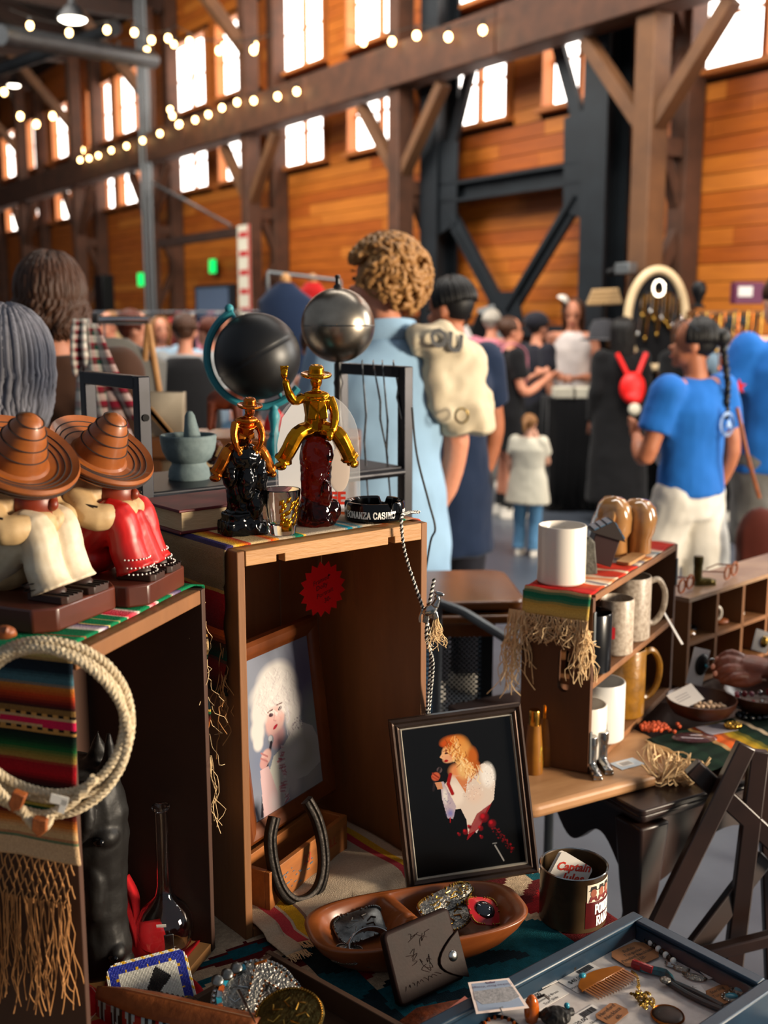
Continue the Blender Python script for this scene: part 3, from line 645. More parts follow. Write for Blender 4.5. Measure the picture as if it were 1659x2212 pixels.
# arched acrylic plaque
pc = CTP(.245, .16); t = thing('acrylic_plaque', 'clear arched acrylic plaque with white print and red letters behind the bottle', 'plaque', pc, .04)
arch = [(-.06, .004), (.066, .004), (.0645, .09)] + [(.0635 * math.cos(a), .105 + .073 * math.sin(a)) for a in [math.pi * k / 20 for k in range(1, 20)]] + [(-.0625, .09)]
q = MB(); q.prism(arch, -.0018, .0018, axis='y'); q.build('clear_panel', 'acrylic', t, bev=.0006, seg=1)
q = MB(); q.box((.003, 0, .003), (.13, .03, .006)); q.build('foot', mat('white_plastic', '#d9dcde', .4), t, bev=.001)
blob = [(-.056, .006), (.022, .006), (.028, .03), (.02, .06), (.03, .085), (.022, .11), (.026, .135), (.012, .158), (-.01, .172), (-.034, .162), (-.05, .14), (-.058, .1)]
q = MB(); q.prism(blob, -.0024, -.0019, axis='y'); q.build('printed_figure', 'white_print', t)
q = MB(); q.ell((.034, -.0026, .062), (.016, .0004, .034)); q.build('printed_oval', mat('cream_print', '#ead8c8', .5, alpha=.8), t)
q = MB(); lettering(q, 'FE', .026, frame((.031, -.0032, .018), (1, 0, 0), (0, -1, 0)), bold=.001); q.build('red_letters', 'red_ink', t); q = MB(); lettering(q, 'n', .022, frame((.026, -.0032, .142), (1, 0, 0), (0, -1, 0)), bold=.001); q.build('red_letter', 'red_ink', t)
q = MB()
for (x, z, r) in ((.032, .118, .006), (.03, .132, .0035), (.046, .1, .0035)):
    for k in range(3): a = k * math.pi / 3; q.box((x, -.0026, z), (.0012, .0004, r * 2), (0, a, 0))
q.build('snowflakes', 'white_ink', t)
# red books behind
t = thing('album', 'dark red bound album lying behind the bottles on the tall crate', 'book', CTP(.09, .155), math.radians(40)); 
q = MB(); q.box((.0, .03, .0315), (.2, .12, .004)); q.box((0, .03, .002), (.2, .12, .004)); q.box((0, .089, .0165), (.2, .003, .031)); q.build('cover', 'book_red', t, bev=.001)
q = MB(); q.box((0, .028, .0165), (.19, .112, .026)); q.build('page_block', 'pages', t)
# mortar and pestle
mc = P(405, 1037, z=SZ); t = thing('mortar', 'grey stone mortar bowl on a foot standing on the black rack', 'mortar', mc + V((0, .02, 0)))
q = MB(); q.lathe([(0, 0), (.036, 0), (.0375, .004), (.036, .018), (.031, .026), (.031, .03), (.040, .037), (.047, .052), (.0495, .066), (.050, .072), (.0505, .0735), (.050, .078), (.048, .0795), (.044, .078), (.038, .05), (.02, .04), (0, .038)], 44); q.build('bowl', 'stone', t)
t = thing('pestle', 'grey stone pestle leaning in the mortar', 'pestle', mc + V((.008, .03, .045)), rot=(.05, -.08, 0))
q = MB(); q.lathe([(0, 0), (.012, .002), (.016, .01), (.0155, .03), (.009, .068), (.005, .075), (0, .0765)], 20); q.build('pestle_shaft', 'stone', t)
# brown pinecone-like ornament
t = thing('carved_ornament', 'small brown carved ornament with a paper tag beside the mortar', 'ornament', P(462, 1012, z=SZ) + V((0, .03, 0)))
q = MB()
for k in range(26): a = k * 2.4; r = .013 * (1 - k / 40); q.ell((r * math.cos(a), r * math.sin(a), .006 + .0016 * k), (.008, .008, .006), 8, 6)
q.build('carving', 'walnut', t); q = MB(); q.box((.012, -.02, .03), (.014, .001, .022), (0, .4, 0)); q.build('paper_tag', mat('kraft', '#b08a5a', .8), t)
# teal globe
gb = P(592, 1022, z=SZ); t = thing('desk_globe', 'matte black globe in a chipped teal arm on a turned teal stand', 'globe', gb + V((0, .02, 0)))
gc = P(556, 770, Y=gb.y + .02) - t.location; GR = .0795
def ruffle(p, a): k = 1 + .05 * math.cos(a * 12) * max(0, 1 - p[2] / .03); return (p[0] * k, p[1] * k, p[2])
q = MB(); q.lathe([(0, 0), (.036, 0), (.037, .004), (.033, .012), (.022, .024), (.012, .031), (0, .032)], 60, fn=ruffle); q.build('ruffled_base', 'teal_paint', t)
q = MB(); q.lathe([(.011, .03), (.0125, .036), (.016, .046), (.0155, .056), (.0095, .066), (.0105, .070), (.0075, .076), (.0085, .09), (.011, .1), (.0105, .108), (.007, .116), (.008, .12), (.006, .13), (0, .131)], 24); q.build('turned_stem', 'teal_paint', t)
q = MB(); arc = [gc + V(((GR + .0135) * math.cos(a), 0, (GR + .0135) * math.sin(a))) for a in [math.radians(118 + (322 - 118) * k / 48) for k in range(49)]]
q.tube(arc, .0072, 8)
o = q.build('meridian_arm', 'teal_paint', t)
tilt = Mx.Translation(gc) @ Mx.Rotation(math.radians(-30), 4, 'Y')
q = MB(); q.lathe([(0, -GR)] + [(GR * math.cos(a) - (.0012 if abs(a) < .012 else 0), GR * math.sin(a)) for a in [math.radians(-87 + 174 * k / 72) for k in range(73)]] + [(0, GR)], 64, tilt); q.build('ball', 'globe_black', t, smooth=180)
q = MB(); q.lathe([(.016, GR * .98), (.0165, GR * .99), (.002, GR * 1.018), (0, GR * 1.018)], 24, tilt); q.build('polar_cap', mat('cap_grey', '#4a4a48', .5), t)
q = MB(); q.cyl(tilt @ V((0, 0, GR)), tilt @ V((0, 0, GR + .014)), .004, n=10); q.ell(tilt @ V((0, 0, GR + .021)), (.0085, .0085, .0085)); q.build('axis_knob', 'teal_paint', t)
q = MB(); q.cyl(tilt @ V((0, 0, -GR)), tilt @ V((0, 0, -GR - .014)), .004, n=10); q.build('axis_knob', 'teal_paint', t)
q = MB(); q.tube([(0, 0, .067), (.011, -.002, .068), (.02, -.004, .0675)], .0009, 5); q.build('string_tie', 'thread_pale', t)
# metal globe
gb = P(735, 992, z=SZ); t = thing('metal_globe', 'tarnished silver metal globe on a slim dark turned stand', 'globe', gb)
gc = P(730, 703, Y=gb.y) - t.location; GR = .0735
q = MB(); q.lathe([(0, 0), (.04, 0), (.041, .006), (.03, .014), (.012, .022), (.008, .05), (.011, .07), (.007, .09), (.0065, .14), (.01, .155), (.006, .17), (.006, gc.z - GR + .002), (0, gc.z - GR + .003)], 28, Mx.Translation((gc.x, 0, 0))); q.build('turned_stand', 'dark_turned', t)
q = MB(); q.ell(gc, (GR, GR, GR), 64, 40); q.build('ball', 'globe_metal', t, smooth=180)
q = MB(); q.lathe([(GR + .0003, -.0012), (GR + .0012, 0), (GR + .0003, .0012)], 64, Mx.Translation(gc)); q.build('seam', 'dull_silver', t)
q = MB(); q.lathe([(.009, GR - .002), (.008, GR + .004), (.0045, GR + .008), (.0045, GR + .018), (.006, GR + .02), (.005, GR + .025), (0, GR + .026)], 20, Mx.Translation(gc)); q.build('finial', 'dark_turned', t)
# wire necklaces hung over the rack's right end frame
for k, (xa, xb, yb, lab) in enumerate(((782, 795, 1075, 'leftmost'), (806, 838, 990, 'second'), (826, 846, 1110, 'third'), (850, 868, 905, 'rightmost'))):
    a = P(xa, 800, Y=2.18); b = P(xb, yb, Y=2.15)
    t = thing('metal_necklace', '%s thin metal necklace hanging over the right end of the black rack' % lab, 'necklace', a, group='necklaces on the rack')
    q = MB(); d = b - a
    q.tube([V((0, .045, .012 - .02)), V((0, .03, .018)), V((0, 0, .015)), d * .35 + V((.004, -.006, 0)), d * .55 + V((-.002, -.006, 0)), d], [.0013, .0013, .0013, .0022, .0022, .0013], 6)
    q.build('wire', 'dull_silver', t)
# star-shaped red price card in the tall crate
back = CT @ V((.2, .165, .42)); nrm = CT.to_3x3() @ V((0, 1, 0)); d = P(697, 1272, Y=1) - V((0, 0, HC)); tt = (back - V((0, 0, HC))).dot(nrm) / d.dot(nrm)
sp = V((0, 0, HC)) + d * tt; t = thing('price_star', 'red star-burst paper price card with handwriting inside the tall crate', 'price card'); place(t, frame(sp, CT.to_3x3() @ V((1, 0, 0)), CT.to_3x3() @ V((0, -1, 0))))
q = MB(); N = 17; q.prism([((.044 if k % 2 else .0355) * math.cos(math.pi * k / N), (.044 if k % 2 else .0355) * math.sin(math.pi * k / N)) for k in range(2 * N)], 0, .0006); q.build('card', 'red_paper', t)
q = MB()
for i, (s_, x, y) in enumerate((('Framed', -.004, .014), ('Dolly', -.003, .004), ('Portrait', .003, -.007), ('30-', .008, -.018))): lettering(q, s_, .0105, Mx.Translation((x, y, .0009)) @ Mx.Rotation(.28, 4, 'Z'), shear=.25)
q.add([(.012 + .0003 * x, .02 + .0003 * y, .0009) for x, y in ((0, -6), (6, 0), (6, 4), (3, 6), (0, 3), (-3, 6), (-6, 4), (-6, 0))], [tuple(range(8))]); q.build('handwriting', 'black_ink', t)
q = MB(); q.cyl((-.002, .04, .0003), (-.002, .105, .0003), .0004, n=5); q.build('hanging_thread', 'thread_pale', t)
# braided bolo cord with a silver horse slide
mat('cord_black', '#0d0d0e', .5); mat('cord_white', '#d8d4ca', .5)
def twist(mb, path, r, turns, ph, n=6):
    pts = []; acc = 0
    for i, p in enumerate(path):
        tdir = (path[min(i + 1, len(path) - 1)] - path[max(i - 1, 0)]).normalized(); a = tdir.cross(V((.3, 1, .1))).normalized(); b = tdir.cross(a)
        if i: acc += (p - path[i - 1]).length
        ang = acc * turns + ph; pts.append(p + (a * math.cos(ang) + b * math.sin(ang)) * r)
    mb.tube(pts, r * 1.02, n, caps=True)
def rope2(par, pts, r, turns, n, ma='cord_black', mb_='cord_white', nm='cord'):
    path = cat_rom(pts, n); q = MB(); twist(q, path, r, turns, 0); q.build(nm, ma, par); q = MB(); twist(q, path, r, turns, math.pi); q.build(nm, mb_, par)
t = thing('bolo_tie', 'black and white braided bolo tie with silver horse slide on the crate edge', 'bolo tie', P(925, 1300, Y=1.55))
o0 = t.location; pp = lambda x, y, Y: P(x, y, Y=Y) - o0
rope2(t, [pp(905, 1106, 1.62), pp(880, 1108, 1.57), pp(867, 1122, 1.535), pp(874, 1190, 1.535), pp(897, 1265, 1.535), pp(912, 1310, 1.538), pp(926, 1360, 1.55), pp(930, 1420, 1.56), pp(926, 1490, 1.57), pp(922, 1540, 1.575)], .0014, 900, 26)
rope2(t, [pp(938, 1250, 1.56), pp(930, 1290, 1.55), pp(924, 1330, 1.545), pp(921, 1380, 1.543), pp(935, 1430, 1.56), pp(931, 1490, 1.57), pp(926, 1540, 1.578)], .0014, 900, 26)
q = MB(); c0 = pp(929, 1318, 1.528)
q.ell(c0, (.012, .006, .008), rot=(0, -.5, 0)); q.tube([c0 + V((.007, 0, .006)), c0 + V((.011, 0, .016)), c0 + V((.009, 0, .022))], [.006, .0045, .004], 8); q.ell(c0 + V((.013, 0, .024)), (.008, .0035, .0035), rot=(0, .3, 0))
for dx, dz in ((-.009, -.018), (-.005, -.02), (.007, -.014), (.011, -.012)): q.tube([c0 + V((dx * .7, 0, -.004)), c0 + V((dx, -.001, dz))], [.0035, .0022], 7)
q.tube([c0 + V((-.011, 0, .002)), c0 + V((-.015, 0, -.01)), c0 + V((-.014, 0, -.018))], .002, 6); q.build('horse_slide', 'silver', t, remesh=.0009, fac=1)
q = MB(); strands(q, lambda u: c0 + V((.006 + .006 * u, .002, -.012)), 34, .045, r=.0005, spread=.014, curl=.006); o = q.build('straw_tassel', 'thread_pale', t); o['kind'] = 'stuff'
# loose power cable on the right of the crate
t = thing('power_cable', 'thin black cable hanging down beside the tall crate and the rack', 'cable', P(890, 880, Y=2.1)); o0 = t.location
q = MB(); q.tube(cat_rom([P(890, 880, Y=2.1) - o0, P(900, 980, Y=2.08) - o0, P(925, 1080, Y=2.06) - o0, P(940, 1140, Y=2.05) - o0, P(930, 1170, Y=2.05) - o0, P(915, 1260, Y=2.05) - o0], 6), .0022, 6); q.build('cable', 'cord_black', t)
# ------------------------------------------------------------------ figurines, lasso, left crate contents, pictures
mat('hat_wood', '#a0581f', .42, col2='#5e2c0e', nscale=26, grain=(1, 1, 2), contrast=.9, coat=.15)
mat('base_wood', '#5e2a18', .4, col2='#38150c', nscale=8, contrast=.7, coat=.2)
mat('foot_wood', '#3c1f14', .5, col2='#20100a', nscale=30)
mat('cream_paint', '#c9ac80', .55, col2='#9a7a50', nscale=26, contrast=.7)
mat('white_paint', '#d8cdb8', .55, col2='#a88f6c', nscale=22, contrast=.5)
mat('red_paint', '#c01512', .4, col2='#7c0b0d', nscale=22, grain=(3, 3, .6), contrast=.6)
mat('face_wood', '#8e3312', .4, col2='#5c1c0a', nscale=20)
mat('dark_line', '#1c0f0a', .7)
def figurine(label, loc, rz, s, top_m, leg_m, red):
    t = thing('wooden_figurine', label, 'figurine', loc, rz); S = Mx.Scale(s, 4); M2 = lambda: MB(S)
    ch = .018; bx, by = .078, .066
    q = M2(); q.prism([(-bx, -by + ch), (-bx + ch, -by), (bx - ch, -by), (bx, -by + ch), (bx, by - ch), (bx - ch, by), (-bx + ch, by), (-bx, by - ch)], 0, .025); q.build('base', 'base_wood', t, bev=.0025)
    q = M2(); q.ell((-.034, 0, .084), (.04, .044, .062), rot=(0, .25, 0)); q.ell((-.014, 0, .122), (.034, .043, .03)); q.ell((-.03, 0, .05), (.04, .042, .028))
    for sy in (-1, 1):
        q.tube(cat_rom([(-.016, sy * .04, .122), (.008, sy * .048, .1), (.026, sy * .032, .098), (.034, 0, .1)], 3), [.018] * 3 + [.016] * 3 + [.015] * 3 + [.013], 12)
    q.build('shirt', top_m, t, remesh=.0028, fac=3)
    q = M2()
    for sy in (-1, 1):
        k = .024 if red else .019
        q.tube(cat_rom([(-.03, sy * .02, .045), (.004, sy * .022, .078), (.024, sy * k, .098), (.036, sy * k, .084), (.04, sy * k, .06), (.05, sy * k, .034)], 3), [.022] * 6 + [.0205] * 3 + [.0195] * 3 + [.0205] * 3 + [.0235], 14)
    if red:
        q.tube(cat_rom([(.036, 0, .1), (.04, 0, .07), (.05, 0, .034)], 3), [.012, .014, .018, .02, .022, .024, .026], 10); q.ell((-.03, 0, .045), (.05, .05, .026))
    q.build('skirt' if red else 'trousers', leg_m, t, remesh=.0026, fac=2)
    for sy in (-1, 1):
        f = M2(); y = sy * .022
        f.prism([(.03, y - .013), (.075, y - .017), (.08, y - .012), (.08, y + .012), (.075, y + .017), (.03, y + .013)], .025, .033); f.ell((.046, y, .034), (.022, .012, .009)); fo = f.build('foot', 'foot_wood', t, bev=.001)
        g = M2()
        for k in range(4): g.box((.07, y - .0105 + .007 * k, .0335), (.022, .0012, .002))
        g.build('toe_lines', 'dark_line', fo)
    q = M2(); q.ell((.014, 0, .12), (.026, .026, .024)); q.ell((.039, 0, .119), (.007, .006, .007)); q.ell((.026, 0, .106), (.014, .016, .01)); q.build('head', 'face_wood', t)
    H = Mx.Translation((-.003, 0, .163)) @ Mx.Rotation(math.radians(33), 4, 'Y') @ Mx.Rotation(math.radians(10), 4, 'X')
    pr = [(0, -.012), (.03, -.013), (.05, -.01), (.061, -.002), (.0645, .008), (.0625, .0115), (.058, .009), (.045, .003), (.034, .001), (.031, .003), (.0285, .012), (.021, .036), (.0135, .052), (.007, .057), (0, .058)]
    q = M2(); q.lathe(pr, 56, H); hat = q.build('sombrero', 'hat_wood', t)
    q = M2()
    for r_, z in ((.055, .0076), (.049, .0049), (.0425, .0026), (.0275, .0165), (.0238, .029), (.0192, .0412), (.0138, .0522), (.0635, .0035), (.0625, .0)):
        q.lathe([(r_ + .0003, z - .00035), (r_ + .0009, z + .0003), (r_ - .0003, z + .0008), (r_ - .0007, z - .0001), (r_ + .0003, z - .00035)], 48, H, caps=False)
    q.build('carved_rings', 'dark_line', hat)
    q = M2()
    for k in range(3):
        for sy in (-1, 1): q.bar((-.06 + k * .012, sy * (.043 - .001 * k), .1 - .006 * k), (-.05 + k * .012, sy * .0455, .062), .0016, .0025)
    for k in range(3):
        for sy in (-1, 1): q.bar((-.004, sy * .0605, .117 - .009 * k), (.022, sy * .0545, .112 - .009 * k), .0014, .0022)
    q.build('carved_lines', 'dark_line', t)
    q = M2()
    if red:
        for z, rr_ in ((.05, .0225), (.041, .0238), (.034, .0255)):
            for k in range(15):
                a = -1.5 + 3.0 * k / 14
                for sy in (-1, 1):
                    x = .046 + (.05 - z) * .35; q.ell((x + rr_ * .92 * math.cos(a), sy * .024 + rr_ * .92 * math.sin(a), z), (.0011, .0011, .0011), 6, 4)
        q.build('dotted_trim', 'white_ink', t)
    else:
        for z in (.044, .038):
            for sy in (-1, 1): q.lathe([(.0205, z - .0006), (.0216, z), (.0205, z + .0006)], 24, caps=False, M=Mx.Translation((.047 if z > .04 else .049, sy * .019, 0)) @ Mx.Rotation(-.25, 4, 'Y') @ Mx.Translation((0, 0, 0)))
        q.build('cuff_lines', 'dark_line', t)
    return t
ZL = .7505 + LH + .0062
figurine('carved wooden seated figurine in red skirt and sombrero on the left crate', (-.336, 1.312, ZL), math.radians(-14), 1.02, 'cream_paint', 'red_paint', True)
figurine('carved wooden seated figurine in white trousers and sombrero nearest the lasso', (-.402, 1.215, ZL), math.radians(-22), 1.06, 'cream_paint', 'white_paint', False)
# lasso
mat('rope', '#d9cbb0', .85, col2='#a08a68', nscale=160, contrast=.6, spec=.15)
mat('leather_tan', '#9a5426', .5, col2='#6a3414', nscale=30, bump=.2, bscale=120)
def rope3(par, pts, r, turns, n, m='rope', closed=False, nm='rope_loop'):
    path = cat_rom(pts, n, closed)
    if closed: path.append(path[0])
    q = MB()
    for k in range(3): twist(q, path, r, turns, k * 2.094, 6)
    return q.build(nm, m, par)
rc = P(104, 1557, Y=1.03); t = thing('lasso', 'coiled off-white lasso rope hanging at the front of the left crate', 'rope', rc)
for k, (dr, dy, dx, dz) in enumerate(((0, 0, 0, 0), (-.0075, -.006, .002, .001), (.002, -.010, -.004, -.008), (-.004, .006, -.002, -.004))):
    rad = .0805 + dr; pts = [V((dx + rad * math.cos(a), dy + .004 * math.sin(3 * a + k), dz + rad * 1.02 * math.sin(a))) for a in [2 * math.pi * i / 16 for i in range(16)]]
    rope3(t, pts, .0026, 420, 12, closed=True)
pw = lambda x, y, Y=1.012: P(x, y, Y=Y) - rc
rope3(t, [pw(-20, 1690), pw(30, 1740), pw(75, 1765), pw(110, 1757), pw(160, 1730), pw(205, 1680)], .0026, 420, 10, nm='rope_tail')
rope3(t, [pw(45, 1745, 1.005), pw(62, 1770, 1.004), pw(80, 1786, 1.003), pw(100, 1783, 1.003), pw(108, 1764, 1.004)], .0024, 420, 10, nm='rope_eye')
for (x, y, sx, sz, rt) in ((38, 1728, .013, .018, .4), (88, 1782, .014, .016, .1)):
    q = MB(); c = pw(x, y, 1.0); q.prism([(-sx / 2, sz / 2), (sx / 2, sz / 2), (sx / 2, -sz / 4), (0, -sz * .65), (-sx / 2, -sz / 4)], -.006, .004, Mx.Translation(c) @ Mx.Rotation(rt, 4, 'Y'), axis='y'); q.build('leather_burner', 'leather_tan', t, bev=.001)
q = MB(); q.box(pw(128, 1728, 1.0), (.017, .001, .009), (0, .25, 0)); q.box(pw(136, 1742, 1.0), (.006, .001, .014), (0, .35, 0)); q.build('paper_tag', 'white_ink', t)
q = MB(); q.ell(pw(8, 1366, 1.02), (.012, .008, .007)); q.tube([pw(-10, 1360, 1.03), pw(15, 1362, 1.015), pw(30, 1370, 1.03)], .004, 8); q.build('leather_tie', 'leather_tan', t, remesh=.0012)
# contents of the left crate
mat('black_carving', '#0b0a0a', .5, spec=.3, col2='#191716', nscale=20, contrast=.7, bump=.3, bscale=60)
ZC = .7505 + .0138
t = thing('horse_bust', 'black carved horse head bust standing nose down in the left crate', 'carving', P(205, 2108, z=ZC) + V((.006, .012, 0)), math.radians(-25))
t.scale = (1.3, 1.3, 1.28)
q = MB()
def hring(c, rx, ry, tilt=0, n=16): return [V(c) + V((rx * math.cos(2 * math.pi * k / n), ry * math.sin(2 * math.pi * k / n), tilt * rx * math.cos(2 * math.pi * k / n))) for k in range(n)]
q.loft([hring((0, 0, .0), .018, .018), hring((0, 0, .006), .028, .026), hring((0, 0, .03), .031, .028), hring((-.001, 0, .06), .028, .026), hring((-.004, 0, .1), .032, .03), hring((-.006, 0, .14), .039, .034), hring((-.012, 0, .17), .044, .035), hring((-.02, 0, .2), .044, .034), hring((-.026, 0, .215), .03, .026)])
q.ell((.018, -.012, .155), (.018, .014, .011), rot=(0, .3, 0)); q.ell((.028, -.01, .03), (.008, .008, .01)); q.ell((.02, .0, .012), (.014, .02, .01)); q.ell((.01, -.02, .1), (.014, .012, .035))
for k in range(6): q.tube(cat_rom([(-.03 + .008 * k, -.022, .21), (-.026 + .009 * k, -.034, .18 - .01 * (k % 2)), (-.03 + .006 * k, -.032, .15)], 4), [.006] * 8 + [.002], 7)
q.tube([(.012, .005, .2), (.02, .002, .225), (.021, .0, .25)], [.013, .009, .001], 8); q.tube([(-.01, .015, .2), (-.004, .014, .225), (-.003, .014, .245)], [.013, .009, .001], 8)
hd = q.build('head', 'black_carving', t, remesh=.0022, fac=3, disp=(.006, .03))
for c in ((.025, -.026, .153), (.028, -.017, .03)):
    q = MB(); q.ell(c, (.0065, .004, .0045)); q.build('eye' if c[2] > .1 else 'nostril', 'black_glass', t)
t = thing('decanter', 'round clear glass decanter with tall thin neck and pewter boot emblem', 'decanter', P(362, 2058, z=ZC) + V((-.004, .01, 0)))
q = MB(); outer = [(0, .0), (.026, .0), (.028, .003), (.034, .012), (.037, .027), (.0355, .042), (.029, .057), (.018, .068), (.0115, .076), (.0088, .09), (.0082, .13), (.0082, .192), (.0115, .1955), (.011, .1985)]
inner = [(.0072, .197), (.0068, .19), (.0068, .13), (.0074, .09), (.010, .077), (.0165, .067), (.0275, .055), (.0338, .042), (.0352, .027), (.032, .013), (.024, .006), (0, .005)]
q.lathe(outer + inner, 44); q.build('glass_body', 'clear_glass', t)
q = MB(); bt = [(-.004, .036), (.008, .036), (.008, .022), (.009, .014), (.017, .010), (.019, .006), (.017, .0035), (.004, .0045), (.001, .003), (-.004, .003), (-.0042, .008), (-.003, .02)]
q.prism([(x - .002, z + .005) for x, z in bt], -.001, .0012, Mx.Rotation(math.radians(18), 4, 'Z') @ Mx.Translation((0, -.0375, .0)), axis='y'); q.build('boot_emblem', 'dull_silver', t, bev=.0006)
q = MB(); q.box((.002, -.0325, .051), (.012, .0005, .006), (.5, 0, .1)); q.build('price_sticker', 'white_ink', t)
# red bandana heaped at the foot of the crate
mat('bandana', '#b0121a', .8, col2='#8a0c12', nscale=30, spec=.2); mat('bandana_print', '#d9b4a4', .8)
def bandz(x, y):
    return .0035 + .010 * abs(math.sin(x * 38 + y * 9)) * math.exp(-((y + .02) ** 2) / .006) + .006 * abs(math.sin(x * 24 - y * 41 + 1))
bc = P(235, 2140, z=.752); t = thing('bandana', 'crumpled red bandana with white rope print under the beadwork patch', 'bandana', bc, math.radians(12))
q = MB(); q.grid(46, 40, lambda u, v: ((u - .5) * .21 + .012 * math.sin(v * 9), (v - .5) * .19 + .012 * math.sin(u * 7), bandz((u - .5) * .2, (v - .5) * .17) + (.11 * max(0, v - .72) if .25 < u < .8 else 0))); q.build('cloth', 'bandana', t, solid=.001, smooth=180)
q = MB()
for (cx, cy, r_) in ((.005, .042, .022), (-.05, -.02, .02), (.03, -.03, .016)):
    for dr in (0, .003): q.tube([(cx + (r_ + dr) * math.cos(a), cy + (r_ + dr) * .6 * math.sin(a), bandz(cx + r_ * math.cos(a), cy + r_ * .6 * math.sin(a)) + .0025) for a in [2 * math.pi * k / 28 for k in range(28)]], .0006, 4, closed=True)
for k in range(8):
    x0 = -.08 + .02 * k; q.tube([(x0 + .012 * math.sin(j), -.08 + .02 * j, bandz(x0, -.08 + .02 * j) + .0022) for j in range(8)], .0005, 4)
o = q.build('printed_lines', 'bandana_print', t); o['kind'] = 'stuff'
q = MB(); fp = [P(238, 1900, Y=1.335), P(262, 1945, Y=1.33), P(285, 2010, Y=1.32), P(300, 2070, Y=1.31), P(330, 2100, Y=1.30)]; fq = [P(278, 1888, Y=1.36), P(300, 1935, Y=1.365), P(300, 2000, Y=1.36), P(310, 2060, Y=1.345), P(350, 2098, Y=1.32)]
fp = [t.matrix_world.inverted() @ p if False else p for p in fp]
a_, b_ = cat_rom(fp, 6), cat_rom(fq, 6)
q.grid(6, len(a_) - 1, lambda u, v: a_[int(round(v * (len(a_) - 1)))].lerp(b_[int(round(v * (len(a_) - 1)))], u) + V((0, .012 * math.sin(u * 6.3), 0)))
o = q.build('folded_bandana', 'bandana', None, solid=.002, smooth=180); tag(o, 'folded red cloth strip leaning inside the left crate behind the decanter', 'cloth')
# beadwork patch
mat('beads', vc=True, rough=.25, spec=.6)
bc = P(332, 2150, z=.785); t = thing('beadwork_patch', 'white beaded patch with blue border and black bird leaning on the bandana', 'patch'); place(t, frame(bc, (.9, .42, .02), (.12, -.62, .78)))
WHT, BLU, BLK, YEL = C('#d8d6cc'), C('#142a9a'), C('#0c0c0e'), C('#d8a81e')
PW, PN = .098, 56
def beadcol(x, y):
    d = max(abs(x), abs(y)); k = PW / 2
    rcorner = (abs(x) > k - .016 and abs(y) > k - .016) and math.hypot(abs(x) - (k - .016), abs(y) - (k - .016)) > .0158
    if rcorner: return None
    if d > k - .0035: return YEL if int((x + y + .2) * 260) % 3 == 0 else WHT
    if d > k - .014: return YEL if (d < k - .0105 and int((x if abs(y) > abs(x) else y) * 100 + 40) % 1 == 0 and abs(((x if abs(y) > abs(x) else y) * 75 + 20) % 1) < .18) else BLU
    u, v = (x - y) / 1.414, (x + y) / 1.414
    if abs(u + .004 + .1 * (v - .01)) < .006 + .004 * (v + .01) / .03 and -.016 < v < .03: return BLK
    if abs(v + .016 + .5 * u) < .0035 and -.004 < u < .022 or (math.hypot(u - .017, v + .02) < .0085 and math.hypot(u - .017, v + .02) > .0045): return BLK
    return WHT
q = MB(); q.prism(rr(PW, PW, .016), -.006, -.0012); q.build('backing', 'leather_tan', t)
q = MB(); st = PW / PN
for i in range(PN):
    for j in range(PN):
        x, y = -PW / 2 + st * (i + .5), -PW / 2 + st * (j + .5); c = beadcol(x, y)
        if c is None: continue
        q.cur = c; a = st * .48
        q.add([(x - a, y - a, -.0012), (x + a, y - a, -.0012), (x + a, y + a, -.0012), (x - a, y + a, -.0012), (x - a * .55, y - a * .55, .0002), (x + a * .55, y - a * .55, .0002), (x + a * .55, y + a * .55, .0002), (x - a * .55, y + a * .55, .0002)], [(0, 1, 5, 4), (1, 2, 6, 5), (2, 3, 7, 6), (3, 0, 4, 7), (4, 5, 6, 7)])
o = q.build('bead_rows', 'beads', t, smooth=180); o['kind'] = 'stuff'
# leather knife sheath with beadwork
t = thing('beaded_sheath', 'brown leather sheath with stitched edge and red beaded side at the bottom edge', 'sheath', P(300, 2185, z=.775))
o0 = t.location; A_ = P(212, 2142, z=.79) - o0; B_ = P(560, 2222, z=.80) - o0; mid = (A_ + B_) / 2
ax = (B_ - A_); sd = V((-ax.y, ax.x, 0)).normalized()
def sheath(u, v):
    w = .026 * (math.sin(min(1, u * 2.2 + .12) * 1.57)) ; p = A_ + ax * u
    return p + sd * (w * (1 - 2 * v) * .9) + V((0, 0, .012 * math.sin(v * 3.14) - .002 - .004 * (1 - min(1, u * 6))))
q = MB(); q.grid(30, 8, sheath); q.build('leather_strip', 'leather_tan', t, solid=.003, smooth=180)
def side(u, v): p = sheath(u, 1.0); return p + V((-.012 * v * sd.x * -1, 0, 0)) - sd * .004 * math.sin(v * 3) + V((0, 0, -.05 * v))
def scol(u, v):
    a = (u * 9) % 1
    if abs(a - .5) < .5 * (1 - v) * .6: return C('#9ab4bc') if abs(a - .5) > .12 else C('#2a2a30')
    return C('#8a1418') if (u * 4.5 % 1) < .62 else C('#15120f')
q = MB(); q.grid(90, 20, side, scol); q.build('beaded_side', 'beads', t, smooth=180, solid=.001)
q = MB()
for k in range(30):
    p = sheath(k / 30 + .01, .04); q.tube([p + sd * .003, p + V((0, 0, .003)), p - sd * .005], .0009, 4)
q.build('edge_lacing', 'dark_line', t)
q = MB(); q.tube([sheath(.06 + .9 * k / 40, .5) + V((0, 0, .0022)) for k in range(41)], .0004, 4); q.build('stitch_line', 'thread_pale', t)
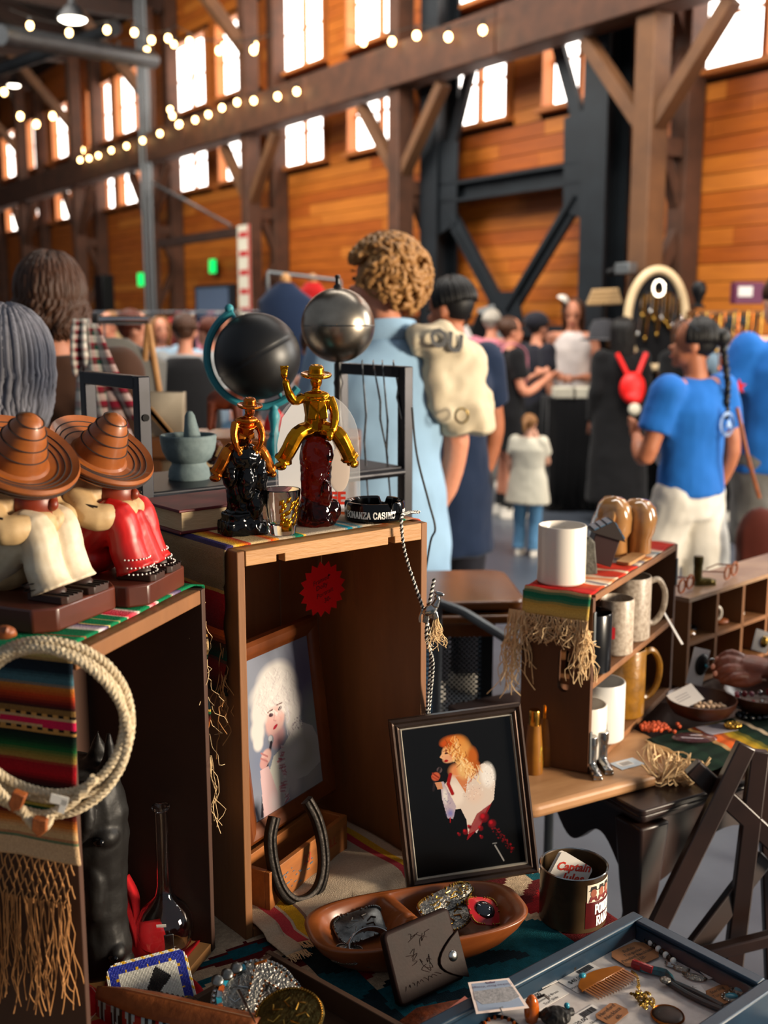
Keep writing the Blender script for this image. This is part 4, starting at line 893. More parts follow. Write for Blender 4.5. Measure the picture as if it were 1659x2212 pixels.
# ------------------------------------------------------------------ framed photographs
def painter(W, Hh, bg):
    A = np.zeros((Hh, W, 3), np.float32); A[:] = C(bg) if isinstance(bg, str) else bg
    Y, X = np.mgrid[0:Hh, 0:W]; X = (X + .5) / W; Y = 1 - (Y + .5) / Hh; asp = Hh / W
    def ell(cx, cy, rx, ry, col, rot=0, soft=.25, a=1):
        dx, dy = X - cx, (Y - cy) * asp; c, s = math.cos(rot), math.sin(rot); u = (dx * c + dy * s) / rx; v = (-dx * s + dy * c) / (ry * asp)
        m = np.clip((1 - np.sqrt(u * u + v * v)) / soft, 0, 1)[..., None] * a; A[:] = A * (1 - m) + np.array(C(col)) * m
    def line(pts, w, col, soft=.4, a=1):
        for (x0, y0), (x1, y1) in zip(pts, pts[1:]):
            dx, dy = x1 - x0, (y1 - y0) * asp; L2 = dx * dx + dy * dy + 1e-9; t_ = np.clip(((X - x0) * dx + (Y - y0) * asp * dy) / L2, 0, 1)
            d = np.hypot(X - x0 - t_ * dx, (Y - y0) * asp - t_ * dy); m = np.clip((1 - d / w) / soft, 0, 1)[..., None] * a; A[:] = A * (1 - m) + np.array(C(col)) * m
    def poly(pts, col, a=1):
        ins = np.zeros(X.shape, bool)
        for (x0, y0), (x1, y1) in zip(pts, pts[1:] + pts[:1]):
            cnd = ((y0 > Y) != (y1 > Y)) & (X < (x1 - x0) * (Y - y0) / (y1 - y0 + 1e-12) + x0); ins ^= cnd
        A[ins] = A[ins] * (1 - a) + np.array(C(col)) * a
    def speck(cx, cy, rx, ry, cols, n, r=.006):
        for k in range(n):
            a, d = R(0, 6.28), math.sqrt(R(0, 1)); ell(cx + rx * d * math.cos(a), cy + ry * d * math.sin(a), r, r / asp, random.choice(cols), soft=.6, a=.8)
    return A, ell, line, poly, speck
mat('photo_print', vc=True, rough=.25, spec=.5)
mat('photo_gloss', '#000000', .03, alpha=.05, spec=.6)
def picture(par, w, h, x0, z0, y, A, nm='photograph'):
    Hh, W = A.shape[:2]; q = MB()
    q.grid(W, Hh, lambda u, v: (x0 + w * u, y, z0 + h * v), lambda u, v: tuple(A[min(Hh - 1, int((1 - v) * Hh)), min(W - 1, int(u * W))])); o = q.build(nm, 'photo_print', par, smooth=0)
    return o
def moulding(par, w, h, prof, m, names=('frame_side', 'frame_rail')):     # four mitred lengths; prof: (inward, outward depth)
    cs = [(0, 0), (w, 0), (w, h), (0, h)]; dirs = [(1, 1), (-1, 1), (-1, -1), (1, -1)]
    for k in range(4):
        q = MB(); rings = []
        for (cx, cz), (sx, sz) in ((cs[k], dirs[k]), (cs[(k + 1) % 4], dirs[(k + 1) % 4])): rings.append([V((cx + sx * a, d, cz + sz * a)) for a, d in prof])
        q.loft(rings); q.build(names[1] if k % 2 == 0 else names[0], m, par)
# picture one: pale haired singer in white, wooden frame
b_ = V((.117, .19, .002)); u_ = V((-.025, .022, .288)); t = thing('framed_photograph', 'wood framed photograph of a white haired singer with microphone in the crate', 'picture'); place(t, frame((-.197, 1.49, .8255), b_, u_)); FW, FH = .223, .289
mat('frame_oak', '#7a3e14', .4, col2='#451e08', nscale=10, grain=(1, 1, 1), contrast=.7, coat=.3)
moulding(t, FW, FH, [(0, .012), (0, -.004), (.006, -.008), (.015, -.007), (.021, -.003), (.026, -.001), (.026, .012)], 'frame_oak')
q = MB(); q.box((FW / 2, .014, FH / 2), (FW - .004, .004, FH - .004)); q.build('backing_board', 'crate_dark', t)
A, ell, line, poly, speck = painter(150, 207, '#8d93a4')
ell(.9, .75, .35, .4, '#6b6a86', soft=.9); ell(.15, .35, .3, .3, '#7c86a0', soft=.9); ell(.95, .45, .25, .25, '#9aa59c', soft=.9); ell(.85, .1, .5, .35, '#b9b8ae', soft=.9)
poly([(.2, 0), (.22, .22), (.34, .34), (.48, .37), (.62, .43), (.78, .46), (.93, .4), (1, .3), (1, .14), (.78, .1), (.55, .12), (.4, .0)], '#d2d2ca'); ell(.78, .26, .24, .17, '#bcbcae', soft=.6); ell(.62, .3, .2, .12, '#dcdcd4', soft=.8)
ell(.42, .46, .13, .1, '#cfa0a4', soft=.4); ell(.42, .58, .155, .115, '#dfb8b2', rot=.3, soft=.2); ell(.36, .53, .1, .07, '#dcb0ac', soft=.4)
for (x, y, rx, ry) in ((.48, .8, .3, .14), (.38, .74, .3, .12), (.62, .72, .2, .15), (.7, .6, .14, .13), (.22, .64, .13, .1), (.17, .54, .11, .09), (.66, .5, .12, .11), (.6, .62, .1, .07), (.45, .69, .22, .05), (.28, .7, .14, .06), (.16, .47, .08, .06)): ell(x, y, rx, ry, '#e2dedc', soft=.35)
for k in range(60): a = R(0, 6.28); x, y = .46 + .26 * math.cos(a) * R(.4, 1), .74 + .13 * math.sin(a); line([(x, y), (x + .05 * math.cos(a * 3), y - .03)], .008, random.choice(('#f6f2ee', '#cfc8ca', '#d8d0ce')), a=.5)
ell(.37, .6, .035, .014, '#4a3038', rot=-.2); ell(.5, .615, .032, .014, '#4a3038', rot=.3); line([(.33, .625), (.4, .63)], .008, '#7a5a58'); line([(.46, .645), (.54, .642)], .008, '#7a5a58'); line([(.42, .6), (.40, .56), (.425, .55)], .008, '#c08a86', a=.7); ell(.41, .515, .04, .012, '#b0243a', rot=.35); ell(.5, .545, .04, .03, '#e0a8a0', soft=.9, a=.6)
line([(.6, .6), (.62, .52), (.58, .5)], .008, '#e8e4ee'); speck(.72, .46, .09, .05, ('#6a5a70', '#8a7a90', '#504660'), 40, .008)
ell(.33, .45, .045, .035, '#8a8e98'); ell(.325, .46, .03, .02, '#c4c8d0'); line([(.33, .43), (.24, .31), (.14, .13), (.1, .02)], .022, '#2c2a36'); line([(.2, .24), (.13, .1)], .012, '#b8b8c0')
ell(.24, .36, .09, .05, '#e0b4ae', rot=.5); ell(.2, .33, .06, .04, '#cf9c9a'); poly([(.14, .3), (.26, .3), (.34, .1), (.3, 0), (.12, 0)], '#d8b8bc'); line([(.18, .4), (.26, .36)], .01, '#b87c7c'); line([(.17, .37), (.25, .33)], .01, '#b87c7c')
for k in range(70): y = R(.02, .38); line([(.43 + .04 * math.sin(y * 40) + R(-.03, .03), y), (.45 + R(-.03, .05), y - .01)], .008, random.choice(('#c86a7a', '#e8d4d4', '#d88a96', '#f0e8e4', '#b85a6c')), a=.7)
ell(.57, .1, .13, .12, '#d6d2cc', soft=.7); ell(.3, .05, .12, .1, '#d8c8cc', soft=.8)
for k in range(150): a = R(0, 6.28); d = R(.2, 1); x, y = .46 + .27 * d * math.cos(a), .74 + .16 * d * math.sin(a); line([(x, y), (x + .03 * math.cos(k), y - .012), (x + .045 * math.cos(k + .8), y - .03)], .006, random.choice(('#b4aab0', '#c4bcbe', '#fff8f4', '#a89ca4')), a=.22)
for k in range(60): x, y = R(.56, .76), R(.42, .7); line([(x, y), (x + .025 * math.sin(k), y - .02), (x + .01, y - .045)], .006, random.choice(('#b4aab0', '#cfc6c8', '#f4eeec')), a=.28)
A *= .62
picture(t, FW - .05, FH - .05, .025, .025, .001, A)
# picture two: blonde singer on a black ground, silver-brown frame
b_ = V((.193, .03, .016)); u_ = V((-.036, .045, .247)); t = thing('framed_photograph', 'bronze framed photograph of a blonde singer on black beside the wooden bowl', 'picture'); place(t, frame(P(882, 1920, z=.7535) + V((-.002, -.012, .002)), b_, u_)); FW, FH = .197, .25
mat('frame_bronze', '#54443c', .35, .7, col2='#3a2e28', nscale=20)
mat('frame_fillet', '#d8d0c0', .3, .6)
moulding(t, FW, FH, [(0, .008), (0, -.006), (.0035, -.0095), (.007, -.006), (.0105, -.0078), (.0142, -.004), (.0142, .008)], 'frame_bronze')
moulding(t, FW, FH, [(.0143, .004), (.0143, -.0042), (.0158, -.0052), (.0172, -.0025), (.0172, .004)], 'frame_fillet', ('fillet', 'fillet'))
q = MB(); q.box((FW / 2, .009, FH / 2), (FW - .004, .003, FH - .004)); q.build('backing_board', 'blackmetal', t)
A, ell, line, poly, speck = painter(184, 245, '#0a0a0b')
poly([(.34, .60), (.42, .66), (.5, .64), (.58, .68), (.72, .705), (.78, .66), (.8, .56), (.77, .45), (.68, .38), (.57, .26), (.5, .24), (.5, .34), (.46, .42), (.36, .42), (.32, .5)], '#d8c8bc')
ell(.74, .62, .08, .1, '#ece6e0', soft=.4); ell(.42, .52, .1, .1, '#e6d8cc', soft=.4); ell(.6, .5, .1, .08, '#ddc4b4', soft=.6); poly([(.44, .64), (.56, .64), (.52, .52)], '#c87a4c'); ell(.47, .68, .1, .06, '#d88a56', soft=.5)
poly([(.54, .28), (.66, .38), (.72, .43), (.66, .34), (.58, .24)], '#c4b4b4'); poly([(.48, .2), (.62, .28), (.75, .43), (.6, .37), (.52, .28)], '#8a1018', .9)
poly([(.3, .62), (.33, .62), (.42, .44), (.38, .36), (.33, .37), (.3, .5)], '#b4a4b0'); ell(.36, .4, .045, .04, '#7a78b0', soft=.8); ell(.33, .52, .03, .07, '#e0d8d4', soft=.6); speck(.35, .49, .03, .08, ('#5a5a8a', '#9a8aa0'), 26, .006); line([(.355, .37), (.35, .34)], .006, '#a01018')
line([(.4, .66), (.37, .6), (.4, .53)], .02, '#9a1414')
ell(.41, .8, .075, .065, '#e0a87c', rot=.1, soft=.2); ell(.385, .765, .05, .03, '#dca078', soft=.4); line([(.345, .8), (.33, .785), (.35, .775)], .01, '#e2ac80'); ell(.375, .755, .022, .009, '#a01818'); ell(.385, .805, .022, .007, '#3a2018'); line([(.36, .822), (.41, .825)], .006, '#6a3a20'); ell(.43, .78, .03, .02, '#d88a60', soft=.9)
for (x, y, rx, ry, c) in ((.45, .88, .13, .05, '#c8601c'), (.5, .84, .12, .09, '#d88a3c'), (.55, .77, .1, .12, '#d8964c'), (.58, .7, .09, .09, '#c87a34'), (.62, .76, .06, .08, '#b85e1e'), (.52, .69, .07, .09, '#e0b070'), (.4, .87, .08, .03, '#c04c14'), (.64, .69, .05, .05, '#b05a20')): ell(x, y, rx, ry, c, soft=.5)
for k in range(110):
    a = R(0, 1); x = .42 + .2 * a + R(-.05, .05); y = .9 - .24 * a + R(-.05, .04); line([(x, y), (x + R(-.03, .04), y - .025), (x + R(-.02, .03), y - .05)], .006, random.choice(('#f0c080', '#b85a1a', '#e8a858', '#8a3c10', '#f6d8a0')), a=.6)
ell(.305, .7, .028, .022, '#5a4a4c'); line([(.31, .71), (.25, .63), (.23, .57)], .014, '#241c1e'); ell(.265, .66, .045, .032, '#c05a3a', rot=.5); line([(.24, .685), (.29, .65)], .008, '#8a2a1c'); line([(.23, .665), (.28, .635)], .008, '#a8402a'); poly([(.25, .62), (.31, .62), (.32, .57), (.27, .57)], '#c88a64')
speck(.58, .53, .1, .06, ('#c8b0a8', '#f4ece4', '#a88a84'), 60, .005); speck(.76, .6, .05, .1, ('#b0a4a8', '#ffffff'), 50, .005)
for (x, y, r_) in ((.66, .34, .055), (.73, .29, .045), (.62, .27, .03), (.48, .26, .03), (.52, .29, .025), (.62, .21, .02), (.42, .25, .018)): ell(x, y, r_, r_ * .75, '#6a0a12', soft=.5); ell(x - .01, y + .01, r_ * .5, r_ * .4, '#b01420', soft=.6)
for k in range(40): a = k / 40; speck(.74 + .16 * a, .26 - .18 * a, .03, .02, ('#5a0a10', '#7c0e16', '#38070b'), 2, .009)
line([(.735, .14), (.8, .03)], .008, '#8a8886'); line([(.715, .155), (.75, .155)], .006, '#6a6a6a')
picture(t, FW - .0344, FH - .0344, .0172, .0172, -.0005, A)
q = MB(); q.add([(.0148, -.0022, .0148), (FW - .0148, -.0022, .0148), (FW - .0148, -.0022, FH - .0148), (.0148, -.0022, FH - .0148)], [(0, 1, 2, 3)]); q.build('glass', 'photo_gloss', t)
q = MB(); q.bar((FW / 2, .012, FH * .6), (FW / 2, .085, .012), .03, .003, up=(0, 1, 0)); q.build('easel_leg', 'blackmetal', t)
# ------------------------------------------------------------------ small box, horseshoe, fringed cloth
mat('box_wood', '#a8662c', .55, col2='#6a3a16', nscale=9, grain=(1, 6, 6), contrast=.7); mat('box_inside', '#3a2010', .8)
bo = P(584, 1987, z=.7525); t = thing('wooden_box', 'small open wooden box with faded blue print behind the horseshoe', 'box'); place(t, frame((bo.x, bo.y, .7558), (.486, .875, 0))); BL_, BD_, BH_ = .208, .062, .066
for nm, c, s_ in (('front_panel', (BL_ / 2, .004, BH_ / 2), (BL_, .008, BH_)), ('back_panel', (BL_ / 2, BD_ - .004, BH_ / 2), (BL_, .008, BH_)), ('end_panel', (.004, BD_ / 2, BH_ / 2), (.008, BD_ - .016, BH_)), ('end_panel', (BL_ - .004, BD_ / 2, BH_ / 2), (.008, BD_ - .016, BH_)), ('bottom_panel', (BL_ / 2, BD_ / 2, .003), (BL_ - .016, BD_ - .016, .006))):
    q = MB(); q.box(c, s_); q.build(nm, 'box_wood', t, bev=.0008)
q = MB()
for k in range(26): x = R(.02, .11); z = R(.012, .05); q.box((x, -.0003, z), (R(.002, .008), .0006, R(.0008, .002)), (0, R(-.4, .4), 0))
q.build('faded_print', mat('blue_print', '#4a5a68', .7), t)
q = MB(); lettering(q, '23', .022, frame((.095, -.0006, .045), (1, 0, 0), (0, -1, 0)), bold=.0002); q.build('stamped_number', mat('stamp_red', '#9a3a1a', .7), t); q = MB(); lettering(q, 'ALL', .02, frame((.16, -.0006, .04), (1, 0, 0), (0, -1, 0))); q.build('stamped_letters', mat('stamp_red', '#9a3a1a', .7), t)
mat('iron', '#2a241f', .45, .7, col2='#171310', nscale=40, bump=.3, bscale=90)
hsb = P(664, 1952, z=.7575); t = thing('horseshoe', 'worn iron horseshoe leaning upright against the small wooden box', 'horseshoe'); place(t, frame(hsb, (.72, .70, .02), V((-.16, .19, 1))))
q = MB(); pts = cat_rom([(-.028, 0, .135), (-.041, 0, .11), (-.045, 0, .075), (-.04, 0, .038), (-.024, 0, .013), (0, 0, .005), (.024, 0, .013), (.04, 0, .038), (.046, 0, .075), (.043, 0, .11), (.032, 0, .14)], 6)
rings = []
for i, p in enumerate(pts):
    d = (pts[min(i + 1, len(pts) - 1)] - pts[max(i - 1, 0)]).normalized(); nn = V((-d.z, 0, d.x)); w = .0085
    rings.append([p + nn * a * w + V((0, b * .006, 0)) for a, b in ((-1, -.7), (-.6, -1), (-.15, -1), (0, -.55), (.15, -1), (.6, -1), (1, -.7), (1, .8), (-1, .8))])
q.loft(rings); q.build('shoe', 'iron', t, bev=.0012)
t = thing('fringed_cloth', 'cream fringed cotton cloth with yellow and red edge under the horseshoe', 'cloth'); place(t, CT)
def ccol(u, v):
    c = C('#cbb79c')
    if .1 < u < .16 or .86 < u < .9: c = C('#c2424a')
    elif .17 < u < .235 or .905 < u < .95: c = C('#d8a628')
    elif .235 < u < .25: c = C('#8a6a5a')
    return c
cz = lambda x, y: .0155 if y > .0 else .0155 + y * .22
def cpos(u, v): x = .016 + .29 * u; y = -.045 - .02 * math.sin(u * 3.1 + .3) + (.26) * v - (.02 if u < .1 else 0); return (x, y, max(.0035, cz(x, y) - (.006 if y < -.02 else 0)) + .0016 * math.sin(u * 22 + v * 9) + .001)
q = MB(); q.grid(70, 30, cpos, ccol); q.build('weave', 'cloth', t, solid=.0012, smooth=180)
q = MB()
for k in range(260):
    u = k / 259; p = V(cpos(u, 0)); q.tube([p, p + V((R(-.003, .003), -.006, 0)), p + V((R(-.005, .005), -.013 - R(0, .005), -.001))], .0006, 4, caps=False)
o = q.build('cut_fringe', 'thread_pale', t); o['kind'] = 'stuff'
# ------------------------------------------------------------------ things on the rug: bowl, wallet, tin, jewellery case, buckle tray
mat('bowl_wood', '#8a4a1e', .35, col2='#54260c', nscale=5, grain=(1, 7, 3), contrast=.8, coat=.1)
a_, b_ = P(663, 2012, z=.80), P(1127, 1938, z=.80); bc = (a_ + b_) / 2; HA = (b_ - a_).length / 2; HB = .071; BHt = .048
BW = frame((bc.x, bc.y, .7515), b_ - a_)
t = thing('divided_bowl', 'oval wooden bowl divided in two and filled with belt buckles', 'bowl'); place(t, BW)
def sup(a, n=3.0): c, s_ = math.cos(a), math.sin(a); return V((HA * math.copysign(abs(c) ** (2 / n), c), HB * math.copysign(abs(s_) ** (2 / n), s_), 0))
sm = lambda x: max(0, min(1, x)) ** 2 * (3 - 2 * max(0, min(1, x)))
def bowlh(x, y, r): return BHt - .036 * sm((.93 - r) / .26) * sm((abs(x + .012 + y * .25) - .006) / .026)
q = MB(); rings = []
for r_, z in ((.01, .0), (.6, 0), (.68, .002), (.8, .012), (.93, .03), (.995, .044), (1.0, BHt - .002), (.99, BHt), (.955, BHt), (.935, BHt - .0005), (.9, None), (.86, None), (.82, None), (.78, None), (.74, None), (.7, None), (.65, None), (.55, None), (.45, None), (.35, None), (.25, None), (.15, None), (.06, None), (.005, None)):
    rg = []
    for k in range(120):
        p = sup(2 * math.pi * k / 120) * r_; p.z = z if z is not None else bowlh(p.x, p.y, r_); rg.append(p)
    rings.append(rg)
q.loft(rings); q.build('bowl', 'bowl_wood', t, smooth=180)
mat('brass_gold', '#c09a4a', .25, 1, col2='#6a4a18', nscale=60); mat('turquoise', '#1f8ea8', .3, col2='#12606e', nscale=60, spec=.6); mat('black_stone', '#0a0e14', .05, spec=.8)
mat('red_enamel', '#8a1016', .2, spec=.6); mat('amber_stone', '#b85a12', .15, col2='#7a300a', nscale=40); mat('engraved', '#a8a49a', .28, 1, col2='#2a2826', nscale=220, contrast=.6, bump=.6, bscale=300)
def buckle(name, label, M, w, h, plate='engraved', edge='brass_gold', shape='oval', gem=None, beads=46, cat='belt buckle', grp='belt buckles in the bowl', dome=.004):
    t = thing(name, label, cat, group=grp); place(t, M)
    if shape == 'oval': out = lambda a: (w / 2 * math.cos(a), h / 2 * math.sin(a))
    else:
        def out(a):
            c, s_ = math.cos(a), math.sin(a); return (w / 2 * math.copysign(abs(c) ** .45, c), h / 2 * math.copysign(abs(s_) ** .45, s_))
    q = MB(); q.loft([[V((out(2 * math.pi * k / 40)[0] * s_, out(2 * math.pi * k / 40)[1] * s_, z)) for k in range(40)] for s_, z in ((.97, -.0015), (1, 0), (.97, .001), (.85, .0012), (.6, dome * .7), (.3, dome), (.02, dome * 1.05))]); q.build('plate', plate, t)
    q = MB()
    for k in range(beads): x, y = out(2 * math.pi * k / beads); q.ell((x * .94, y * .94, .0015), (w * .02 + .0004,) * 3, 6, 5)
    q.build('rope_edge', edge, t)
    q = MB()
    for k in range(7): a = 2 * math.pi * k / 7; q.tube([(w * .12 * math.cos(a), h * .12 * math.sin(a), dome), (w * .24 * math.cos(a + .4), h * .24 * math.sin(a + .4), dome * .9), (w * .3 * math.cos(a + .1), h * .3 * math.sin(a + .1), dome * .75)], .0011, 5)
    q.build('scrollwork', edge, t)
    if gem: q = MB(); q.ell((0, 0, dome), (w * gem[1], h * gem[1], .004), 20, 10); q.build('stone', gem[0], t)
    return t
def BP(x, y, dz, ex=(1, 0, 0), ez=(0, -.3, 1)): return frame(P(x, y, z=.7515 + dz), ex, ez)
buckle('belt_buckle', 'long engraved silver buckle with rope edge leaning on the bowl divider', BP(960, 1945, .045, (.8, .55, .12), (-.3, -.75, .6)), .085, .03, edge='brass_gold', shape='rect')
buckle('belt_buckle', 'small silver buckle tip behind the long engraved buckle in the bowl', BP(1000, 1925, .05, (.8, .5, .25), (-.3, -.75, .6)), .03, .018, edge='brass_gold', shape='rect')
buckle('belt_buckle', 'round tarnished buckle with rope border in the right bowl half', BP(968, 1978, .03, (.9, .4, .05), (0, -.45, .9)), .07, .05, edge='brass_gold')
buckle('belt_buckle', 'gold buckle with red corners and black oval stone in the bowl', BP(1045, 1968, .036, (.85, .45, -.3), (.2, -.5, .85)), .052, .042, plate='red_enamel', shape='rect', gem=('black_stone', .3))
buckle('belt_buckle', 'dark rectangular scroll buckle in the left bowl half', BP(780, 1998, .028, (.88, .45, .1), (-.1, -.5, .85)), .075, .045, plate='dull_silver', edge='dull_silver', shape='rect')
buckle('belt_buckle', 'small dark silver buckle at the front of the left bowl half', BP(750, 2062, .03, (.9, -.4, .1), (.1, -.4, .9)), .04, .03, plate='dull_silver', edge='silver', shape='rect')
t = thing('cuff_bracelet', 'curved silver cuff bracelet in the left bowl half behind the wallet', 'bracelet'); place(t, BP(800, 2048, .03, (.9, .4, 0), (.1, -.7, .7)))
q = MB(); q.grid(30, 4, lambda u, v: (.03 * math.cos(.5 + u * 4.4), .024 * math.sin(.5 + u * 4.4), .014 * (v - .5))); q.build('band', 'engraved', t, solid=.0018, smooth=180)
q = MB()
for v in (-.007, .007): q.tube([(.0305 * math.cos(.5 + u * 4.4 / 30), .0245 * math.sin(.5 + u * 4.4 / 30), v) for u in range(31)], .0012, 6)
q.build('edge_wire', 'silver', t)
# leather wallet
mat('leather_dark', '#22100b', .58, col2='#140806', nscale=40, bump=.04, bscale=260, spec=.16)
BLc, BRc, TLc = P(866, 2180, z=.757), P(1008, 2112, z=.757), P(792, 2040, z=.835); WM = frame(BLc, BRc - BLc, (BRc - BLc).cross(TLc - BLc)); ww, wh = (BRc - BLc).length, (TLc - BLc).length
t = thing('leather_wallet', 'dark brown tooled leather wallet with snap leaning on the divided bowl', 'wallet'); place(t, WM)
q = MB(); q.prism([(x + ww / 2, y + wh / 2) for x, y in rr(ww, wh, .008, 6)], -.012, 0); q.build('body', 'leather_dark', t, bev=.004, seg=3)
q = MB(); fl_ = [(ww + .003, .0), (ww + .003, wh * .66)] + [(ww - .036 - .0 * k + .036 * (1 - math.sin(math.pi * k / 10)) * 1.0, wh * .66 * (1 - k / 10)) for k in range(1, 10)]
q.prism(fl_, .0003, .003); fp = q.build('flap', 'leather_dark', t, bev=.001)
q = MB(); q.ell((ww - .014, wh * .36, .003), (.007, .007, .003)); q.build('snap', 'silver', fp)
q = MB()
for k in range(16):
    a = R(0, 6.28); cx, cy = ww * .45 + .016 * math.cos(a), wh * .62 + .02 * math.sin(a); q.tube(cat_rom([(cx, cy, .0002), (cx + R(-.01, .01), cy + R(-.01, .01), .0004), (cx + R(-.012, .012), cy + R(-.012, .012), .0002)], 3), .00035, 4)
for k in range(9): q.tube(cat_rom([(ww * .12 + .006 * k, wh * .18 + .003 * (k % 3), .0002), (ww * .14 + .006 * k, wh * .24, .0004), (ww * .13 + .007 * k, wh * .2, .0002)], 3), .00035, 4)
o = q.build('tooling', 'leather_dark', t); o['kind'] = 'stuff'
# souvenir tin
tp = P(1236, 1978, z=.7515); t = thing('souvenir_tin', 'dark souvenir tin cup with red lettered panel beside the jewellery case', 'tin', tp, 0); TR_, TH_ = .0462, .078
mat('tin_inside', '#3a332c', .3, .9, col2='#171310', nscale=12, contrast=.6); mat('tin_brown', '#26160f', .25, .3, col2='#5c4a32', nscale=10, contrast=.5, spec=.7)
q = MB(); q.lathe([(0, .002), (TR_ - .002, .002), (TR_, 0), (TR_, .003), (TR_, TH_ - .002), (TR_ + .0012, TH_), (TR_ - .0005, TH_ + .0008), (TR_ - .0018, TH_ - .001), (TR_ - .0018, .004), (0, .004)], 64); q.build('cup', 'tin_brown', t)
q = MB(); q.lathe([(TR_ + .0006, TH_ - .001), (TR_ + .0018, TH_ + .0002), (TR_ + .0004, TH_ + .0014), (TR_ - .0012, TH_ + .0004), (TR_ + .0006, TH_ - .001)], 64, caps=False); q.build('rolled_rim', 'silver', t)
def cyl_panel(nm, m, a0, a1, z0, z1, off): q = MB(); q.grid(16, 1, lambda u, v: ((TR_ + off) * math.cos(a0 + (a1 - a0) * u), (TR_ + off) * math.sin(a0 + (a1 - a0) * u), z0 + (z1 - z0) * v)); return q.build(nm, m, t)
d2 = math.radians
cyl_panel('red_panel', mat('tin_red', '#5c1214', .35, col2='#3a0b0d', nscale=20), d2(-78), d2(40), .006, .046, .0003)
cyl_panel('picture_panel', mat('tin_cream', '#cfc4b0', .5), d2(-76), d2(-18), .044, .07, .0004)
q = MB(); sc = cylmap(TR_ + .0007, d2(-44), 0); slab_text(q, 'PONDEROSA', .0125, .42, cylmap(TR_ + .0007, d2(-24), .026), .2); slab_text(q, 'RANCH', .0125, .5, cylmap(TR_ + .0007, d2(-32), .0085), .2); q.build('lettering', 'white_ink', t)
for (x, nm) in ((-.0145, 'left'), (.0, 'mid'), (.0125, 'right')):
    q = MB(); A_ = [(x + .005 * math.cos(a), .057 + .0062 * math.sin(a)) for a in [2 * math.pi * k / 12 for k in range(12)]]; B_ = [(x - .0075, .0445), (x + .0075, .0445), (x + .005, .0525), (x - .005, .0525)]
    q.add([cylmap(TR_ + .0008, d2(-46), 0)(*p) for p in A_], [tuple(range(12))]); q.build('printed_face', mat('print_skin', '#8a4a34', .6), t)
    q = MB(); q.add([cylmap(TR_ + .00085, d2(-46), 0)(*p) for p in B_], [(0, 1, 2, 3)]); q.build('printed_jacket', mat('print_red', '#6a1c1a', .6), t)
    q = MB(); q.add([cylmap(TR_ + .0009, d2(-46), 0)(*p) for p in [(x - .008, .0605), (x + .008, .0605), (x + .005, .0625), (x + .004, .067), (x - .004, .067), (x - .005, .0625)]], [tuple(range(6))]); q.build('printed_hat', 'dark_line', t)
mat('card_white', '#ddd6cc', .5)
for k, (x, y, a) in enumerate(((1218, 1918, .25), (1212, 1914, .2))):
    t = thing('playing_card', ('front' if k == 0 else 'rear') + ' white card with red script lettering standing in the souvenir tin', 'card', group='cards in the tin'); place(t, frame(tp + V((-.008 - .003 * k, .006 + .003 * k, .05)), (.84, -.12, -.48), (-.12, -.86, .42)))
    q = MB(); q.prism(rr(.05, .066, .006), 0, .0008); q.build('card', 'card_white', t)
    if k == 0:
        q = MB(); lettering(q, 'Captain', .0155, Mx.Translation((-.001, .02, .0011)) @ Mx.Rotation(.45, 4, 'Z'), bold=.0005, shear=.35); lettering(q, 'Jules', .0165, Mx.Translation((.005, .006, .0011)) @ Mx.Rotation(.45, 4, 'Z'), bold=.0005, shear=.35); q.build('script', 'red_ink', t)
# jewellery case
mat('case_navy', '#113044', .4, col2='#0c2436', nscale=20); mat('felt', '#cfc8c4', .95, col2='#b5aca8', nscale=60, spec=.1)
CX = V((-.774, -.633, 0)); KM = frame((.332, 1.366, .752), (.774, .633, 0)); KL, KW, KH = .42, .216, .046
t = thing('jewellery_case', 'navy glass-topped jewellery case lined with white felt in the lower right corner', 'display case'); place(t, KM)   # local x: far corner at 0, case towards -x, -y
for nm, c, s_ in (('case_side', (-KL / 2, -.009, KH / 2), (KL, .018, KH)), ('case_side', (-KL / 2, -KW + .009, KH / 2), (KL, .018, KH)), ('case_end', (-.009, -KW / 2, KH / 2), (.018, KW - .036, KH)), ('case_end', (-KL + .009, -KW / 2, KH / 2), (.018, KW - .036, KH))):
    q = MB(); q.box(c, s_); q.build(nm, 'case_navy', t, bev=.0025)
q = MB(); q.box((-KL / 2, -KW / 2, .012), (KL - .036, KW - .036, .016)); q.build('felt_pad', 'felt', t)
q = MB(); q.box((-KL / 2, -KW / 2, .040), (KL - .036, KW - .036, .002)); q.build('glass_lid', mat('lid_glass', '#000000', .015, alpha=.06, spec=.6), t)
ZF = .752 + .0204
LB = lambda x, y, dz=0, a=0: frame(P(x, y, z=ZF + dz), (math.cos(math.radians(39.5 + a)), math.sin(math.radians(39.5 + a)), 0))
mat('label_paper', '#d8d2cc', .7); mat('kraft_tag', '#a06a42', .8, col2='#8a5834', nscale=60)
def label_card(x, y, price, lines, w=.05, h=.034, nm='price label', a=0, dz=0):
    t = thing('price_label', lab_txt[nm], 'label', group='printed price labels'); place(t, LB(x, y, dz, a)); q = MB(); q.box((0, 0, .0002), (w, h, .0004)); q.build('paper', 'label_paper', t)
    q = MB(); lettering(q, price, .0085, Mx.Translation((-w * .2, h * .1, .0006)), bold=.0001)
    for k, l in enumerate(lines): lettering(q, l, .0058, Mx.Translation((0, -h * .18 - .0075 * k, .0006)))
    q.build('print', 'black_ink', t); q = MB(); x0 = w * .02
    while x0 < w * .42: b = R(.0003, .0009); q.box((x0, h * .3, .0006), (b, .0085, .0002)); x0 += b + R(.0004, .0008)
    q.build('barcode', 'black_ink', t)
lab_txt = {'a': 'white price label reading $48.00 behind the amber comb', 'b': 'white barcode label at the left edge of the jewellery case felt', 'c': 'white price label reading $120.00 at the bottom of the jewellery case'}
